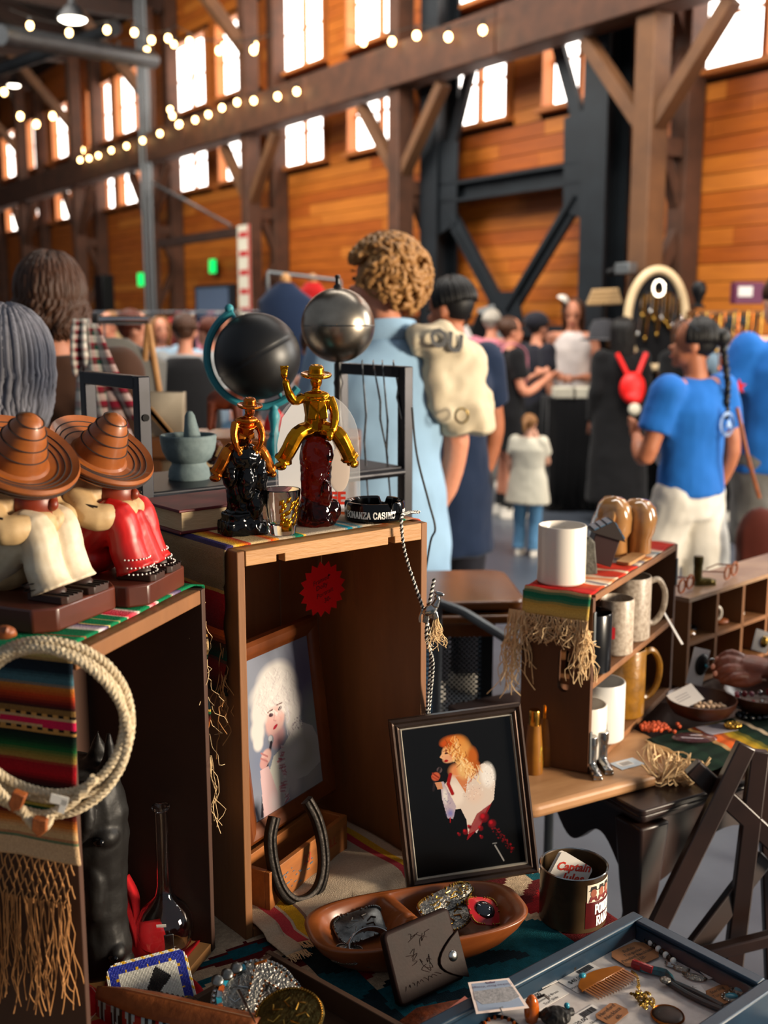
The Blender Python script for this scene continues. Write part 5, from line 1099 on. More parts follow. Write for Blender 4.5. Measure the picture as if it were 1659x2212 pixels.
label_card(1262, 2112, '$48.00', ['Vintage Turquoise hair pin'], .062, .034, 'a')
label_card(1172, 2150, '$65.00', ['Hammered Brass', 'Scarf Slide'], .056, .036, 'b')
label_card(1270, 2205, '$120.00', ['Sterling Silver with', 'Bandana Slide'], .056, .034, 'c')
def kraft(x, y, lines, w, h, label, a=0, ink=.0075, m='kraft_tag', dz=.002):
    t = thing('paper_tag', label, 'tag', group='handwritten tags'); place(t, LB(x, y, dz, a)); q = MB(); c = .2 * h
    q.prism([(-w / 2 + c, -h / 2), (w / 2 - c, -h / 2), (w / 2, -h / 2 + c), (w / 2, h / 2 - c), (w / 2 - c, h / 2), (-w / 2 + c, h / 2), (-w / 2, h / 2 - c), (-w / 2, -h / 2 + c)] if c > .005 else [(-w / 2, -h / 2), (w / 2, -h / 2), (w / 2, h / 2), (-w / 2, h / 2)], 0, .0006); q.build('card', m, t)
    q = MB()
    for k, l in enumerate(lines): lettering(q, l, ink, Mx.Translation((0, h * .28 - k * ink * 1.02, .0009)), shear=.2)
    q.build('handwriting', 'black_ink', t)
kraft(1372, 2062, ['Buffalo', 'Turquoise', 'Pendant Necklace', '150-'], .058, .042, 'large kraft tag reading Buffalo Turquoise Pendant Necklace 150', a=-6)
kraft(1322, 2190, ['Hereford', 'Necklace', '60-'], .04, .026, 'kraft tag reading Hereford Necklace at the bottom of the case', a=6, ink=.0082)
kraft(1560, 2148, ['Sterling', 'Turquoise', '45-'], .036, .03, 'small kraft tag reading Sterling Turquoise by the earrings', a=-8, ink=.0075)
kraft(1533, 2104, ['Tiny', 'Silver', '60-'], .017, .018, 'tiny white tag near the right rim of the jewellery case', a=-20, ink=.0048, m='label_paper')
kraft(1500, 2140, ['45-'], .024, .018, 'white handwritten slip behind the turquoise bolo slide', a=-30, ink=.007, m='label_paper')
kraft(1180, 2122, ['Knife', '185-'], .026, .014, 'small white tag below the knife in the jewellery case', a=-4, ink=.006, m='label_paper')
# amber comb
mat('comb_amber', '#b86a12', .15, col2='#3a1c08', nscale=7, grain=(1, 1, 1), contrast=.5, trans=.25, spec=.6)
t = thing('hair_comb', 'amber tortoiseshell hair comb with a turquoise bead on the white felt', 'comb'); place(t, LB(1310, 2122, .004, 0))
q = MB(); N = 24; top = [(-.036 + .072 * k / N, .014 + .012 * math.sin(math.pi * (k / N) ** .8)) for k in range(N + 1)]; q.prism(top[::-1] + [(-.038, .006), (.04, .004)], -.0012, .0014); q.build('spine', 'comb_amber', t, bev=.0006)
for k in range(16): q = MB(); x = -.035 + .0047 * k; q.prism([(x, .008), (x + .003, .008), (x + .0025, -.016 - .004 * math.sin(k * .2)), (x + .001, -.017 - .004 * math.sin(k * .2))], -.001, .001); q.build('tooth', 'comb_amber', t)
q = MB(); q.ell((-.014, .026, .002), (.005, .004, .003)); q.build('bead', 'turquoise', t)
# knife
t = thing('pocket_knife', 'small knife with pointed steel blade and dark bone handle', 'knife'); place(t, LB(1232, 2090, .003, -8))
q = MB(); q.prism([(.0, -.004), (.028, -.002), (.045, .004), (.03, .005), (0, .005)], -.0008, .0008); q.build('blade', 'silver', t); q = MB(); q.prism([(-.032, -.004), (.002, -.005), (.002, .006), (-.03, .007), (-.036, .002)], -.002, .002); q.build('handle', 'black_carving', t, bev=.001); q = MB(); q.box((.002, 0, 0), (.005, .012, .005)); q.build('bolster', 'silver', t)
# turquoise bolo slide on leather cords
mat('teal_leather', '#14323c', .5, col2='#0c1f26', nscale=40); mat('abalone', '#0e5c6a', .2, col2='#06222a', nscale=90, contrast=.4, spec=.7)
t = thing('bolo_slide', 'turquoise inlaid slide on dark teal leather cords lying across the felt', 'bolo tie'); p0 = P(1372, 2088, z=ZF + .005); t.location = p0
q = MB(); pts = [P(x, y, z=ZF + .006) - p0 for x, y in ((1378, 2090), (1405, 2092), (1440, 2100), (1452, 2118))]; q.loft([[p + V((0, 0, dz)) + V((-.55, .83, 0)) * sd * w for sd, dz in ((-1, -.003), (-.6, .002), (0, .004), (.6, .002), (1, -.003))] for p, w in zip(pts, (.006, .012, .014, .008))]); q.build('inlay', 'abalone', t)
q = MB(); q.tube([P(1368, 2082, z=ZF + .005) - p0, P(1385, 2088, z=ZF + .006) - p0, P(1410, 2096, z=ZF + .006) - p0], [.006, .006, .005], 10); q.build('red_inlay', 'red_enamel', t)
q = MB(); q.ell(P(1437, 2117, z=ZF + .008) - p0, (.007, .007, .003)); q.build('concho', 'engraved', t)
for d in (0, 8): q = MB(); q.tube(cat_rom([P(1440 + d, 2120, z=ZF + .004) - p0, P(1480 + d, 2145 - d, z=ZF + .004) - p0, P(1520 + d, 2165 - d, z=ZF + .004) - p0, P(1560, 2182 - d, z=ZF + .004) - p0], 4), .0038, 8); q.build('leather_cord', 'teal_leather', t)
# gold chain heap
t = thing('gold_chain', 'heap of fine gold chain in the jewellery case', 'chain', P(1385, 2165, z=ZF)); q = MB()
path = [V((R(-.010, .012), R(-.022, .02), .002 + R(0, .006))) for k in range(26)] + [V((.004, .03, .002)), V((.006, .05, .002)), V((.002, .06, .002))]
for i, p in enumerate(cat_rom(path, 9)): q.tube([p + V((.0017 * math.cos(a) * (1 if i % 2 else .5), .0012 * math.sin(a), .0012 * math.sin(a) * (0 if i % 2 else 1))) for a in (0, 1.05, 2.1, 3.14, 4.2, 5.2)], .00045, 4, closed=True)
o = q.build('links', 'brass_gold', t); o['kind'] = 'stuff'
t = thing('pendant', 'round dark stone pendant in a copper rim at the bottom of the case', 'pendant', P(1442, 2195, z=ZF + .002)); q = MB(); q.ell((0, 0, .001), (.018, .018, .004), 30, 10); q.build('stone', 'black_carving', t); q = MB(); q.lathe([(.0185, -.001), (.0198, .001), (.0185, .003), (.0175, .001), (.0185, -.001)], 40, caps=False); q.build('rim', 'copper_gold', t)
for k, (x, y) in enumerate(((1580, 2155), (1600, 2140))):
    t = thing('earring', ('nearer' if k == 0 else 'farther') + ' silver earring with oval turquoise stone in the case corner', 'earring', P(x, y, z=ZF + .003), group='turquoise earrings'); q = MB(); q.ell((0, 0, 0), (.011, .008, .003)); q.build('setting', 'engraved', t); q = MB(); q.ell((0, 0, .002), (.008, .0055, .003)); q.build('stone', 'turquoise', t)
    q = MB()
    for j in range(12): a = j * .524; q.ell((.0115 * math.cos(a), .0085 * math.sin(a), .0006), (.0016,) * 3, 6, 5)
    q.build('bead_rim', 'silver', t)
t = thing('bead_necklace', 'black and white striped bead necklace beside the large kraft tag', 'necklace', P(1410, 2045, z=ZF + .004)); o0 = t.location
for k in range(8): q = MB(); q.cur = None; p = P(1398 + 8 * k, 2030 + 6.5 * k, z=ZF + .005) - o0; q.ell(p, (.0048, .0038, .0042), 10, 8, rot=(0, 0, .8)); q.build('bead', 'white_ink' if k % 2 else 'black_glass', t)
t = thing('feather_pin', 'brushed silver leaf pins near the far rim of the case', 'pin', P(1480, 2085, z=ZF + .002)); o0 = t.location
for (x, y, w, m_) in ((1478, 2068, .022, 'brass_gold'), (1470, 2092, .02, 'engraved'), (1500, 2110, .026, 'engraved'), (1450, 2085, .014, 'silver')):
    q = MB(); p = P(x, y, z=ZF + .002) - o0; q.loft([[p + V((math.cos(-.5) * s_ * w * .6, math.sin(-.5) * s_ * w * .6, 0)) + V((.48, .88, 0)) * d * w * .28 * (1 - s_ * s_) + V((0, 0, .003 * (1 - abs(d)))) for d in (-1, 0, 1)] for s_ in (-.98, -.5, 0, .5, .98)], caps=False); q.build('leaf', m_, t, solid=.001)
# printed card, pink sheet and small amber things at the bottom edge
t = thing('jewellery_card', 'silver and white jewellery card with wire loop lying before the wallet', 'card'); x0, x1, x2 = P(1034, 2203, z=.803), P(1146, 2190, z=.803), P(1010, 2112, z=.806); place(t, frame((x0 + x1) / 2 * .5 + (x2 + P(1096, 2102, z=.806)) / 2 * .5, x1 - x0, (x1 - x0).cross(x2 - x0)))
q = MB(); q.prism([(-.026, .028), (.024, .028), (.031, -.028), (-.031, -.028)][::-1], 0, .0007); q.build('card', mat('card_pink', '#d9c6bc', .6), t)
q = MB(); q.prism([(-.0225, .0245), (.0208, .0245), (.0268, -.0245), (-.0272, -.0245)][::-1], .0007, .0009); q.build('blue_field', mat('card_blue', '#8a98ac', .45, .3), t)
q = MB(); q.prism([(-.024, .010), (.023, .012), (.026, -.008), (.012, -.014), (-.02, -.014), (-.026, -.004)][::-1], .0009, .0011); q.build('foil', mat('foil', '#d8d8d8', .3, .9, col2='#8a8c90', nscale=400, contrast=.5), t)
q = MB(); lettering(q, 'Cuckoo River Vintage', .0054, Mx.Translation((0, .0165, .0012)) @ Mx.Rotation(math.pi, 4, 'Z')); q.prism([(-.005, .0215), (.005, .0215), (.006, .0245), (.003, .0228), (0, .0248), (-.003, .0228), (-.006, .0245)], .0011, .0013); q.build('brand_print', mat('print_violet', '#54465c', .6), t)
q = MB(); q.tube([(.001, -.024, .002), (-.004, -.03, .006), (-.002, -.038, .002)], .0009, 6); q.build('wire_loop', 'silver', t)
t = thing('folded_paper', 'salmon pink folded paper sheet at the bottom edge below the wallet', 'paper'); a_ = P(925, 2212, z=.77); b_ = P(1004, 2152, z=.785); c_ = P(1024, 2212, z=.765)
d_ = P(960, 2250, z=.765); q = MB(); q.add([a_, b_, P(1022, 2166, z=.785), c_, d_], [(0, 1, 2, 3, 4)]); o = q.build('sheet', mat('salmon', '#d8806a', .7), t, solid=.001)
t = thing('tooled_strap', 'orange brown tooled leather strap under the wallet', 'strap'); a_ = [P(x, y, z=.756) for x, y in ((845, 2222), (900, 2180), (1000, 2160), (990, 2185), (940, 2225))]; q = MB(); q.add(a_, [tuple(range(5))]); q.build('leather', mat('tooled', '#a04a1a', .5, col2='#3a1408', nscale=90, contrast=.5, bump=.5, bscale=200), t, solid=.004)
t = thing('amber_pendant', 'polished amber pendant on a dark fitting at the bottom of the case', 'pendant', P(1148, 2200, z=.775)); q = MB(); q.ell((0, 0, .01), (.009, .009, .02)); q.build('amber', 'amber_stone', t); q = MB(); q.tube([(.006, 0, .026), (.014, 0, .03), (.02, .002, .024)], .0016, 6); q.build('ring', 'dark_line', t)
t = thing('turtle_charm', 'dark carved turtle charm with blue bead at the bottom edge', 'charm', P(1200, 2205, z=.775)); q = MB(); q.ell((0, 0, .006), (.018, .014, .01)); q.ell((.018, .008, .006), (.006, .005, .005)); q.ell((-.016, .006, .004), (.006, .004, .004)); q.build('shell', 'black_carving', t, remesh=.001, disp=(.003, .006)); q = MB(); q.ell((.014, .008, .014), (.0035,) * 3, 10, 8); q.build('bead', 'turquoise', t)
t = thing('toothed_bracelet', 'black and orange toothed bracelet hanging below the silver card', 'bracelet', P(1080, 2225, z=.77)); q = MB(); q.tube([(.022 * math.cos(a), .022 * math.sin(a), 0) for a in [2 * math.pi * k / 24 for k in range(24)]], .004, 8, closed=True); q.build('band', 'black_glass', t)
for k in range(14): q = MB(); a = 2 * math.pi * k / 14; q.ell((.019 * math.cos(a), .019 * math.sin(a), .003), (.003, .002, .003), 6, 5, rot=(0, 0, a)); q.build('tooth', 'amber_stone', t)
# wooden buckle tray
O_, X_ = P(578, 2060, z=.788), P(416, 2152, z=.788); YM = frame((O_.x, O_.y, .752), X_ - O_); TLn = (X_ - O_).length
mat('tray_wood', '#4a2e16', .7, col2='#2c190b', nscale=8, grain=(1, 1, 1), contrast=.8)
t = thing('wooden_tray', 'dark wooden tray of belt buckles at the bottom edge', 'tray'); place(t, YM)
for nm, c, s_ in (('tray_end', (TLn / 2, .004, .018), (TLn, .008, .036)), ('tray_side', (-.004, .15, .018), (.008, .31, .036)), ('tray_side', (TLn + .004, .15, .018), (.008, .31, .036)), ('tray_floor', (TLn / 2, .16, .003), (TLn, .3, .006))): q = MB(); q.box(c, s_); q.build(nm, 'tray_wood', t, bev=.001)
g = 'buckles in the wooden tray'
fw = V((.25, -.55, .8))
t = buckle('belt_buckle', 'large silver oval buckle ringed with turquoise and amber inlay in the tray', frame(P(550, 2152, z=.80), (.86, .5, .05), fw), .105, .085, plate='engraved', edge='silver', grp=g)
for k in range(22):
    a = math.radians(95 + k * 12); q = MB(); q.box((.043 * math.cos(a), .0345 * math.sin(a), .0035), (.006, .009, .003), (0, 0, a)); q.build('inlay', ('turquoise', 'amber_stone', 'silver')[(k * 7) % 3], t)
q = MB()
for k in range(3): q.ell((-.036 + .013 * k, .03 + .003 * k, .006), (.0075, .0075, .003), 16, 8)
q.build('berry_concho', 'dull_silver', t)
t = thing('boomerang_ornament', 'bent silver ornament edged with copper beads on the inlaid buckle', 'ornament', group=None); place(t, frame(P(563, 2108, z=.82), (.86, .5, .05), fw))
arms = [(-.038, -.038), (-.03, -.046), (.002, -.008), (.03, -.042), (.043, -.037), (.012, .014), (-.002, .014)]
q = MB(); q.prism(arms, 0, .003); q.build('body', 'engraved', t, bev=.001); q = MB()
for a, b in zip(arms, arms[1:] + arms[:1]):
    for k in range(8): p = V((*a, .003)).lerp(V((*b, .003)), k / 8); q.ell(p, (.0016,) * 3, 6, 5)
q.build('copper_beads', 'copper_gold', t)
buckle('belt_buckle', 'oval brass buckle with engraved border in the front of the tray', frame(P(625, 2195, z=.815), (.9, -.4, .05), (.2, -.5, .85)), .082, .07, plate=mat('old_brass', '#7a6a3a', .35, .9, col2='#2e2712', nscale=120, contrast=.6, bump=.5, bscale=200), edge='brass_gold', grp=g, beads=70)
t = thing('buckle_pin', 'long pointed steel buckle prong lying over the inlaid buckle', 'pin', group=None); q = MB(); q.tube([P(515, 2140, z=.83), P(552, 2210, z=.83)], [.0025, .0006], 8); q.build('prong', 'silver', t)
buckle('belt_buckle', 'dark engraved buckle lying under the inlaid buckle in the tray', frame(P(600, 2150, z=.785), (.9, .3, .05), (.2, -.5, .85)), .06, .05, plate='dull_silver', edge='silver', grp=g)
# ------------------------------------------------------------------ right-hand stall: tables, mug crate, pigeonhole case
ax30 = V((math.cos(math.radians(30)), math.sin(math.radians(30)), 0))
c0 = P(1385, 1768, z=.715); AM = frame((c0.x, c0.y, 0), ax30)            # x along the front edge, y away
t = thing('carved_table', 'dark antique carved table with scalloped apron on the right', 'table'); place(t, AM); AL, AD, AZ = 1.25, .62, .728
q = MB(); q.prism(rr(AL, AD, .012, 3), AZ - .012, AZ, Mx.Translation((AL / 2, AD / 2, 0))); q.build('table_top', 'antique', t, bev=.003)
for k, (e, z) in enumerate(((.004, -.022), (.012, -.030), (.02, -.038))):
    q = MB(); q.prism(rr(AL - 2 * e, AD - 2 * e, .012, 3), AZ + z, AZ + z + .0095, Mx.Translation((AL / 2, AD / 2, 0))); q.build('edge_moulding', 'antique', t, bev=.003)
def scallop(L): 
    pts = [(0, 0)]; n = 48
    for k in range(n + 1):
        u = k / n; d = .07 + .03 * math.cos(u * 6.28 * 3) + .035 * abs(u - .5) * 2; pts.append((u * L, -d))
    return pts + [(L, 0)]
q = MB(); q.prism(scallop(AL - .1), .03, .045, Mx.Translation((.05, 0, AZ - .038)), axis='y'); q.build('apron', 'antique', t)
q = MB(); q.prism(scallop(AD - .1), .03, .045, Mx.Translation((0, .05, AZ - .038)), axis='x'); q.build('apron', 'antique', t)
for (x, y) in ((.045, .045), (AL - .045, .045), (.045, AD - .045), (AL - .045, AD - .045)):
    q = MB(); q.lathe([(.018, 0), (.024, .02), (.02, .06), (.024, .3), (.03, .4), (.024, .44), (.034, .47), (.03, .5), (.038, .56), (.044, .62), (.05, AZ - .04)], 4, Mx.Translation((x, y, 0)) @ Mx.Rotation(.785, 4, 'Z')); q.build('leg', 'antique', t, bev=.006, smooth=60)
# pale plank laid over it
a_, b_ = P(1150, 1738, z=.7525), P(1500, 1645, z=.7525); PM = frame((a_.x, a_.y, .7285), b_ - a_); PL = (b_ - a_).length
t = thing('wooden_plank', 'pale wooden plank with rounded corner carrying the mug crate', 'plank'); place(t, PM)
q = MB(); q.prism([(x + PL / 2, y + .12) for x, y in rr(PL + .04, .26, .03, 6)], 0, .024); q.build('board', 'table_pale', t, bev=.008, seg=3)
# cubby crate of mugs
GM = frame((.371, 1.912, .7535), (.507, .862, 0)); GW, GD, GH = .53, .135, .335
t = thing('mug_crate', 'brown wooden crate shelf holding mugs under a striped cloth', 'crate'); place(t, GM)
q = MB(); o_ = [(0, 0), (GD, 0), (GD, GH), (0, GH)]; sl = [(GD * .38 + .013 * math.cos(a) * .9, .19 + (.028 if math.sin(a) > 0 else -.028) + .013 * math.sin(a)) for a in [2 * math.pi * k / 16 for k in range(16)]]
# end panel with a hand hole: a ring of quads around the slot
n = 16; M_ = Mx.Identity(4); outer = []
for k in range(n):
    a = 2 * math.pi * k / n; c, s_ = math.cos(a), math.sin(a); m_ = max(abs(c) / (GD / 2), abs(s_) / (GH / 2)); outer.append((GD / 2 + c / m_, GH / 2 + s_ / m_))
for xx in (0, .013): q.add([(xx, y, z) for y, z in outer] + [(xx, y, z) for y, z in sl], [tuple(((k, (k + 1) % n, n + (k + 1) % n, n + k) if xx else (k, n + k, n + (k + 1) % n, (k + 1) % n))) for k in range(n)])
q.add([(0, y, z) for y, z in sl] + [(.013, y, z) for y, z in sl], [(k, n + k, n + (k + 1) % n, (k + 1) % n) for k in range(n)])
q.add([(0, y, z) for y, z in outer] + [(.013, y, z) for y, z in outer], [(k, (k + 1) % n, n + (k + 1) % n, n + k) for k in range(n)]); q.build('end_panel', 'crate_dark', t)
q = MB(); q.box((GW - .0065, GD / 2, GH / 2), (.013, GD, GH)); q.build('end_panel', 'crate_dark', t)
for z in (.006, .165, GH - .006): q = MB(); q.box((GW / 2, GD / 2, z), (GW - .027, GD, .012)); q.build('shelf_board', 'crate_mid', t, bev=.001)
q = MB(); q.box((.185, .09, .25), (.01, .08, .15)); q.build('divider', 'crate_dark', t)
q = MB(); q.box((GW / 2, GD - .003, GH / 2), (GW - .027, .006, GH - .03)); q.build('back_panel', 'crate_dark', t)
for x, z in ((.0065, GH - .06), (.0065, .05), (GW - .0065, GH - .06)): q = MB(); q.box((x, -.002, z), (.009, .003, .06)); q.build('metal_strap', 'conduit', t, bev=.001)
# cloth on it
path, L = strip([(-.012, 0, GH - .045), (-.006, 0, GH - .012), (.0, 0, GH + .004), (.02, 0, GH + .0025), (GW, 0, GH + .0025), (GW + .005, 0, GH - .004), (GW + .006, 0, GH - .09)], 150)
gs = stops([(0, '#c9a860'), (.012, '#d8b45a'), (.022, '#c9a24a'), (.03, '#2a7a5a'), (.042, '#1c6a4c'), (.046, '#e0c88a'), (.05, '#b81c1c'), (.078, '#c8241e'), (.08, '#2a2018'), (.082, '#c02a1c'), (.1, '#b8482a'), (.12, '#d0532a'), (.125, '#d8cdb8'), (.14, '#3a2f58'), (.146, '#d8c8b0'), (.17, '#c8641e'), (.19, '#cfc0a8'), (.2, '#b4301c'), (.24, '#c8341c'), (.25, '#e0d0b0'), (.26, '#c02a1c'), (.31, '#c8381c'), (.315, '#3a3050'), (.33, '#d8c8b0'), (.35, '#5a5a70'), (.37, '#d8b078'), (.40, '#c86a1e'), (.42, '#d8d0c4'), (.45, '#4a6a80'), (.47, '#d8cdb8'), (.49, '#b8302a'), (.56, '#c8301e'), (.58, '#d8cdb8'), (.6, '#2a2a30'), (.7, '#2a2a30')])
q = MB(); q.grid(24, 150, lambda u, v: (path[int(round(v * 150))][0].x, .004 + u * (GD - .008), path[int(round(v * 150))][0].z + .001 * math.sin(u * 12 + v * 50)), lambda u, v: gs(v * L)); bl = q.build('striped_runner', 'cloth', solid=.002, smooth=60); place(bl, GM); tag(bl, 'red and green striped serape runner with straw fringe on the mug crate', 'cloth')
q = MB(); strands(q, lambda u: (-.012 - R(0, .004), .004 + (GD - .008) * u, GH - .043), 90, .05, r=.0008, spread=.02, curl=.012); strands(q, lambda u: (-.014, GD - .01 + .03 * u, GH - .04), 60, .15, r=.0008, spread=.03, curl=.014); strands(q, lambda u: (-.012, .004 + .02 * u, GH - .042), 46, .11, r=.0008, spread=.02, curl=.01); o = q.build('straw_fringe', 'thread_pale', bl); o['kind'] = 'stuff'
# mugs
mat('mug_white', '#d8d0c4', .3, spec=.5, coat=.2); mat('mug_black', '#0c0c0e', .2); mat('mug_speckle', '#b5a898', .4, col2='#7a6a5a', nscale=120, contrast=.4); mat('mug_ochre', '#9a6a1e', .3, col2='#5c3c0e', nscale=30, bump=.3, bscale=60); mat('mug_grey', '#c4c2be', .35)
def mug(label, x, y, z, r, h, m, ha=0, handle=True, M=None, extra=None):
    t = thing('mug', label, 'mug', group='mugs on the stall'); place(t, (GM if M is None else M) @ Mx.Translation((x, y, z)))
    q = MB(); q.lathe([(0, 0), (r - .003, 0), (r, .003), (r, h - .002), (r - .001, h), (r - .003, h), (r - .004, h - .002), (r - .004, .006), (0, .005)], 40); q.build('cup', m, t)
    if handle:
        q = MB(); c, s_ = math.cos(ha), math.sin(ha); q.tube(cat_rom([V((c * (r - .003 + d), s_ * (r - .003 + d), zz)) for d, zz in ((0, h * .85), (r * .55, h * .9), (r * .95, h * .68), (r * .85, h * .38), (r * .4, h * .2), (0, h * .22))], 5), r * .14, 8); q.build('handle', m, t)
    if extra: extra(t, r, h)
    return t
mug('plain cream white mug standing on the striped cloth', .06, .085, GH + .0045, .0445, .107, 'mug_white', .28)
mug('black mug with red mark on the upper shelf of the crate', .085, .036, .1715, .042, .112, 'mug_black', .28, extra=lambda t, r, h: MB().box((r * .72, -r * .72, h * .6), (.014, .014, .022), (0, 0, .785)).build('red_mark', 'red_enamel', t))
mug('speckled beige mug on the upper shelf beside the divider', .215, .03, .1715, .036, .11, 'mug_speckle', .28)
mug('tall beige mug with large handle on the upper shelf', .33, .04, .1715, .044, .13, 'mug_speckle', -.75)
mug('white mug with small printed horse at the lower front shelf', .062, .03, .0125, .040, .1, 'mug_white', .28, extra=lambda t, r, h: MB().prism([(-.008, -.012), (.004, -.012), (.002, 0), (.009, .006), (.002, .014), (-.006, .006)], 0, .0006, frame((r * .55, -r * .84, h * .55), (.84, .55, 0), (.55, -.84, 0))).build('printed_horse', 'black_ink', t))
mug('grey white mug behind the horse mug on the lower shelf', .16, .034, .0125, .046, .115, 'mug_grey', .28)
mug('ochre stoneware stein with large handle on the lower shelf', .31, .042, .0125, .047, .142, 'mug_ochre', -.7)
# small things on the crate top
t = thing('stone_house', 'grey stone house shaker leaning beside the white mug', 'ornament'); place(t, GM @ Mx.Translation((.15, .075, GH + .0045)) @ Mx.Rotation(-1.0, 4, 'Z'))
q = MB(); q.prism([(-.024, 0), (.024, 0), (.017, .062), (.01, .07), (-.012, .068), (-.02, .05)], -.018, .018, axis='y'); q.build('wall', mat('rubble', '#5a5850', .8, col2='#2e2c28', nscale=90, contrast=.5, bump=.6, bscale=120), t, bev=.003)
q = MB(); q.prism([(-.022, .046), (.0, .075), (.004, .072), (-.02, .042)], -.021, .021, axis='y'); q.build('roof', 'black_carving', t)
t = thing('tiled_house', 'small dark house ornament with blue tiled roof leaning over', 'ornament'); place(t, GM @ Mx.Translation((.205, .07, GH + .012)) @ Mx.Rotation(-1.0, 4, 'Z') @ Mx.Rotation(.3, 4, 'Y') @ Mx.Scale(1.25, 4))
q = MB(); q.box((0, 0, .026), (.04, .032, .046)); q.build('wall', mat('dark_brick', '#2a1210', .5), t, bev=.001)
q = MB(); q.prism([(-.028, .048), (.028, .048), (0, .074)], -.02, .02, axis='y'); rf_ = q.build('roof', 'dark_line', t)
for i in range(6):
    for j in range(6): sg = 1 if j < 3 else -1; q = MB(); q.box((sg * (.006 + .008 * (j % 3)), -.0165 + .0066 * i, .0693 - .0071 * (j % 3)), (.0078, .0058, .0022), (0, sg * .73, 0)); q.build('roof_tile', mat('tile_blue', '#3f5f78', .3, spec=.7), rf_)
mat('bread_ceramic', '#c9955c', .15, col2='#a8703a', nscale=12, spec=.6, coat=.5)
t = thing('ceramic_loaves', 'glossy tan ceramic ornament of two bread loaves on the crate top', 'ornament'); place(t, GM @ Mx.Translation((.375, .07, GH + .0045)) @ Mx.Rotation(-.9, 4, 'Z'))
for k, (x, s_) in enumerate(((-.024, 1), (.03, .95))):
    q = MB(); q.lathe([(0, .0), (.04, .0), (.04, .03), (.05, .045), (.054, .07), (.048, .09), (.03, .103), (0, .108)], 28, Mx.Translation((x, 0, 0)) @ Mx.Diagonal((.66 * s_, 1.05 * s_, 1.1 * s_, 1))); q.build('loaf', 'bread_ceramic', t, disp=(.006, .03))
q = MB(); q.ell((-.05, -.004, .062), (.013, .054, .054), 24, 14, rot=(0, .35, 0)); q.build('loaf_end', 'bread_ceramic', t)
q = MB(); q.lathe([(.014, 0), (.016, .001), (.018, 0)], 20, Mx.Translation((-.0625, -.006, .055)) @ Mx.Rotation(-1.25, 4, 'Y'), caps=False); q.build('swirl', 'leather_tan', t)
t = thing('wooden_board', 'small flat wooden board lying on the striped cloth by the loaves', 'board'); place(t, GM @ Mx.Translation((.3, .03, GH + .005))); q = MB(); q.prism(rr(.1, .03, .006), 0, .006); q.build('board', 'crate_pale', t)
# lower shelf front: bottles, silver boots, ticket
mat('bottle_ochre', '#8a5a1a', .35, col2='#6a4010', nscale=20); mat('cap_gold', '#c08a3a', .2, 1)
for k, (x, y) in enumerate(((1152, 1668), (1178, 1650))):
    t = thing('perfume_bottle', ('nearer' if k == 0 else 'farther') + ' slim ochre bottle with gold cap on the pale plank', 'bottle', P(x, y, z=.7528), .2, 'ochre bottles')
    q = MB(); q.lathe([(0, 0), (.0165, 0), (.0172, .003), (.0155, .05), (.012, .092), (0, .093)], 28); q.build('body', 'bottle_ochre', t); q = MB(); q.lathe([(.0105, .092), (.0105, .118), (.0095, .12), (0, .12)], 24); q.build('cap', 'cap_gold', t)
    q = MB(); rb = lambda z: .0173 - (z - .003) * .05
    for j in range(12): a = -1.2 + .09 * j; z = .026 + .022 * math.sin(j * .5); r = rb(z) + .0006; q.add([(r * math.cos(a), r * math.sin(a), z), (r * math.cos(a + .1), r * math.sin(a + .1), z), (r * math.cos(a + .1), r * math.sin(a + .1), z + .007), (r * math.cos(a), r * math.sin(a), z + .007)], [(0, 1, 2, 3)])
    q.build('printed_crest', mat('crest_yellow', '#b8a428', .5, col2='#4a3010', nscale=200, contrast=.3), t)
def boot(par, s, m, nm='boot'):
    q = MB(Mx.Scale(s, 4)); q.tube(cat_rom([(0, .012, .075), (0, .012, .05), (0, .012, .026), (0, .009, .012)], 3), [.0125] * 3 + [.011] * 3 + [.0105] * 3 + [.012], 14); q.tube(cat_rom([(0, .014, .011), (0, -.006, .011), (0, -.026, .008), (0, -.034, .006)], 3), [.0115] * 3 + [.0105] * 3 + [.009] * 3 + [.004], 12, flat=.85); q.box((0, .012, .004), (.018, .016, .008)); q.box((0, -.014, .002), (.019, .04, .004))
    return q.build(nm, m, par, remesh=.0012 * s, fac=2)
for k, (x, y) in enumerate(((1280, 1672), (1304, 1660))):
    t = thing('silver_boot', ('left' if k == 0 else 'right') + ' small silver cowboy boot on the pale plank', 'figurine', P(x, y, z=.7528), .15, 'silver boots'); boot(t, .92, 'silver')
t = thing('price_ticket', 'pale blue printed price ticket lying on the pale plank', 'label'); place(t, frame(P(1355, 1650, z=.7532), ax30)); q = MB(); q.box((0, 0, .0003), (.056, .034, .0005)); q.build('paper', mat('ticket_blue', '#aebcc8', .5, .2), t); q = MB(); q.box((-.004, .002, .0007), (.03, .02, .0002)); pa = q.build('white_field', 'label_paper', t); q = MB()
for k in range(6): q.box((-.012 + .004 * k, .002, .0009), (.0018, .014, .0002))
q.build('print', 'black_ink', t)
# white price stick in the crate
t = thing('price_stick', 'white paper strip sticking out of the mug crate end', 'label'); q = MB(); q.bar(P(1428, 1312, Y=2.27), P(1474, 1392, Y=2.22), .006, .0015); q.build('strip', 'label_paper', t)
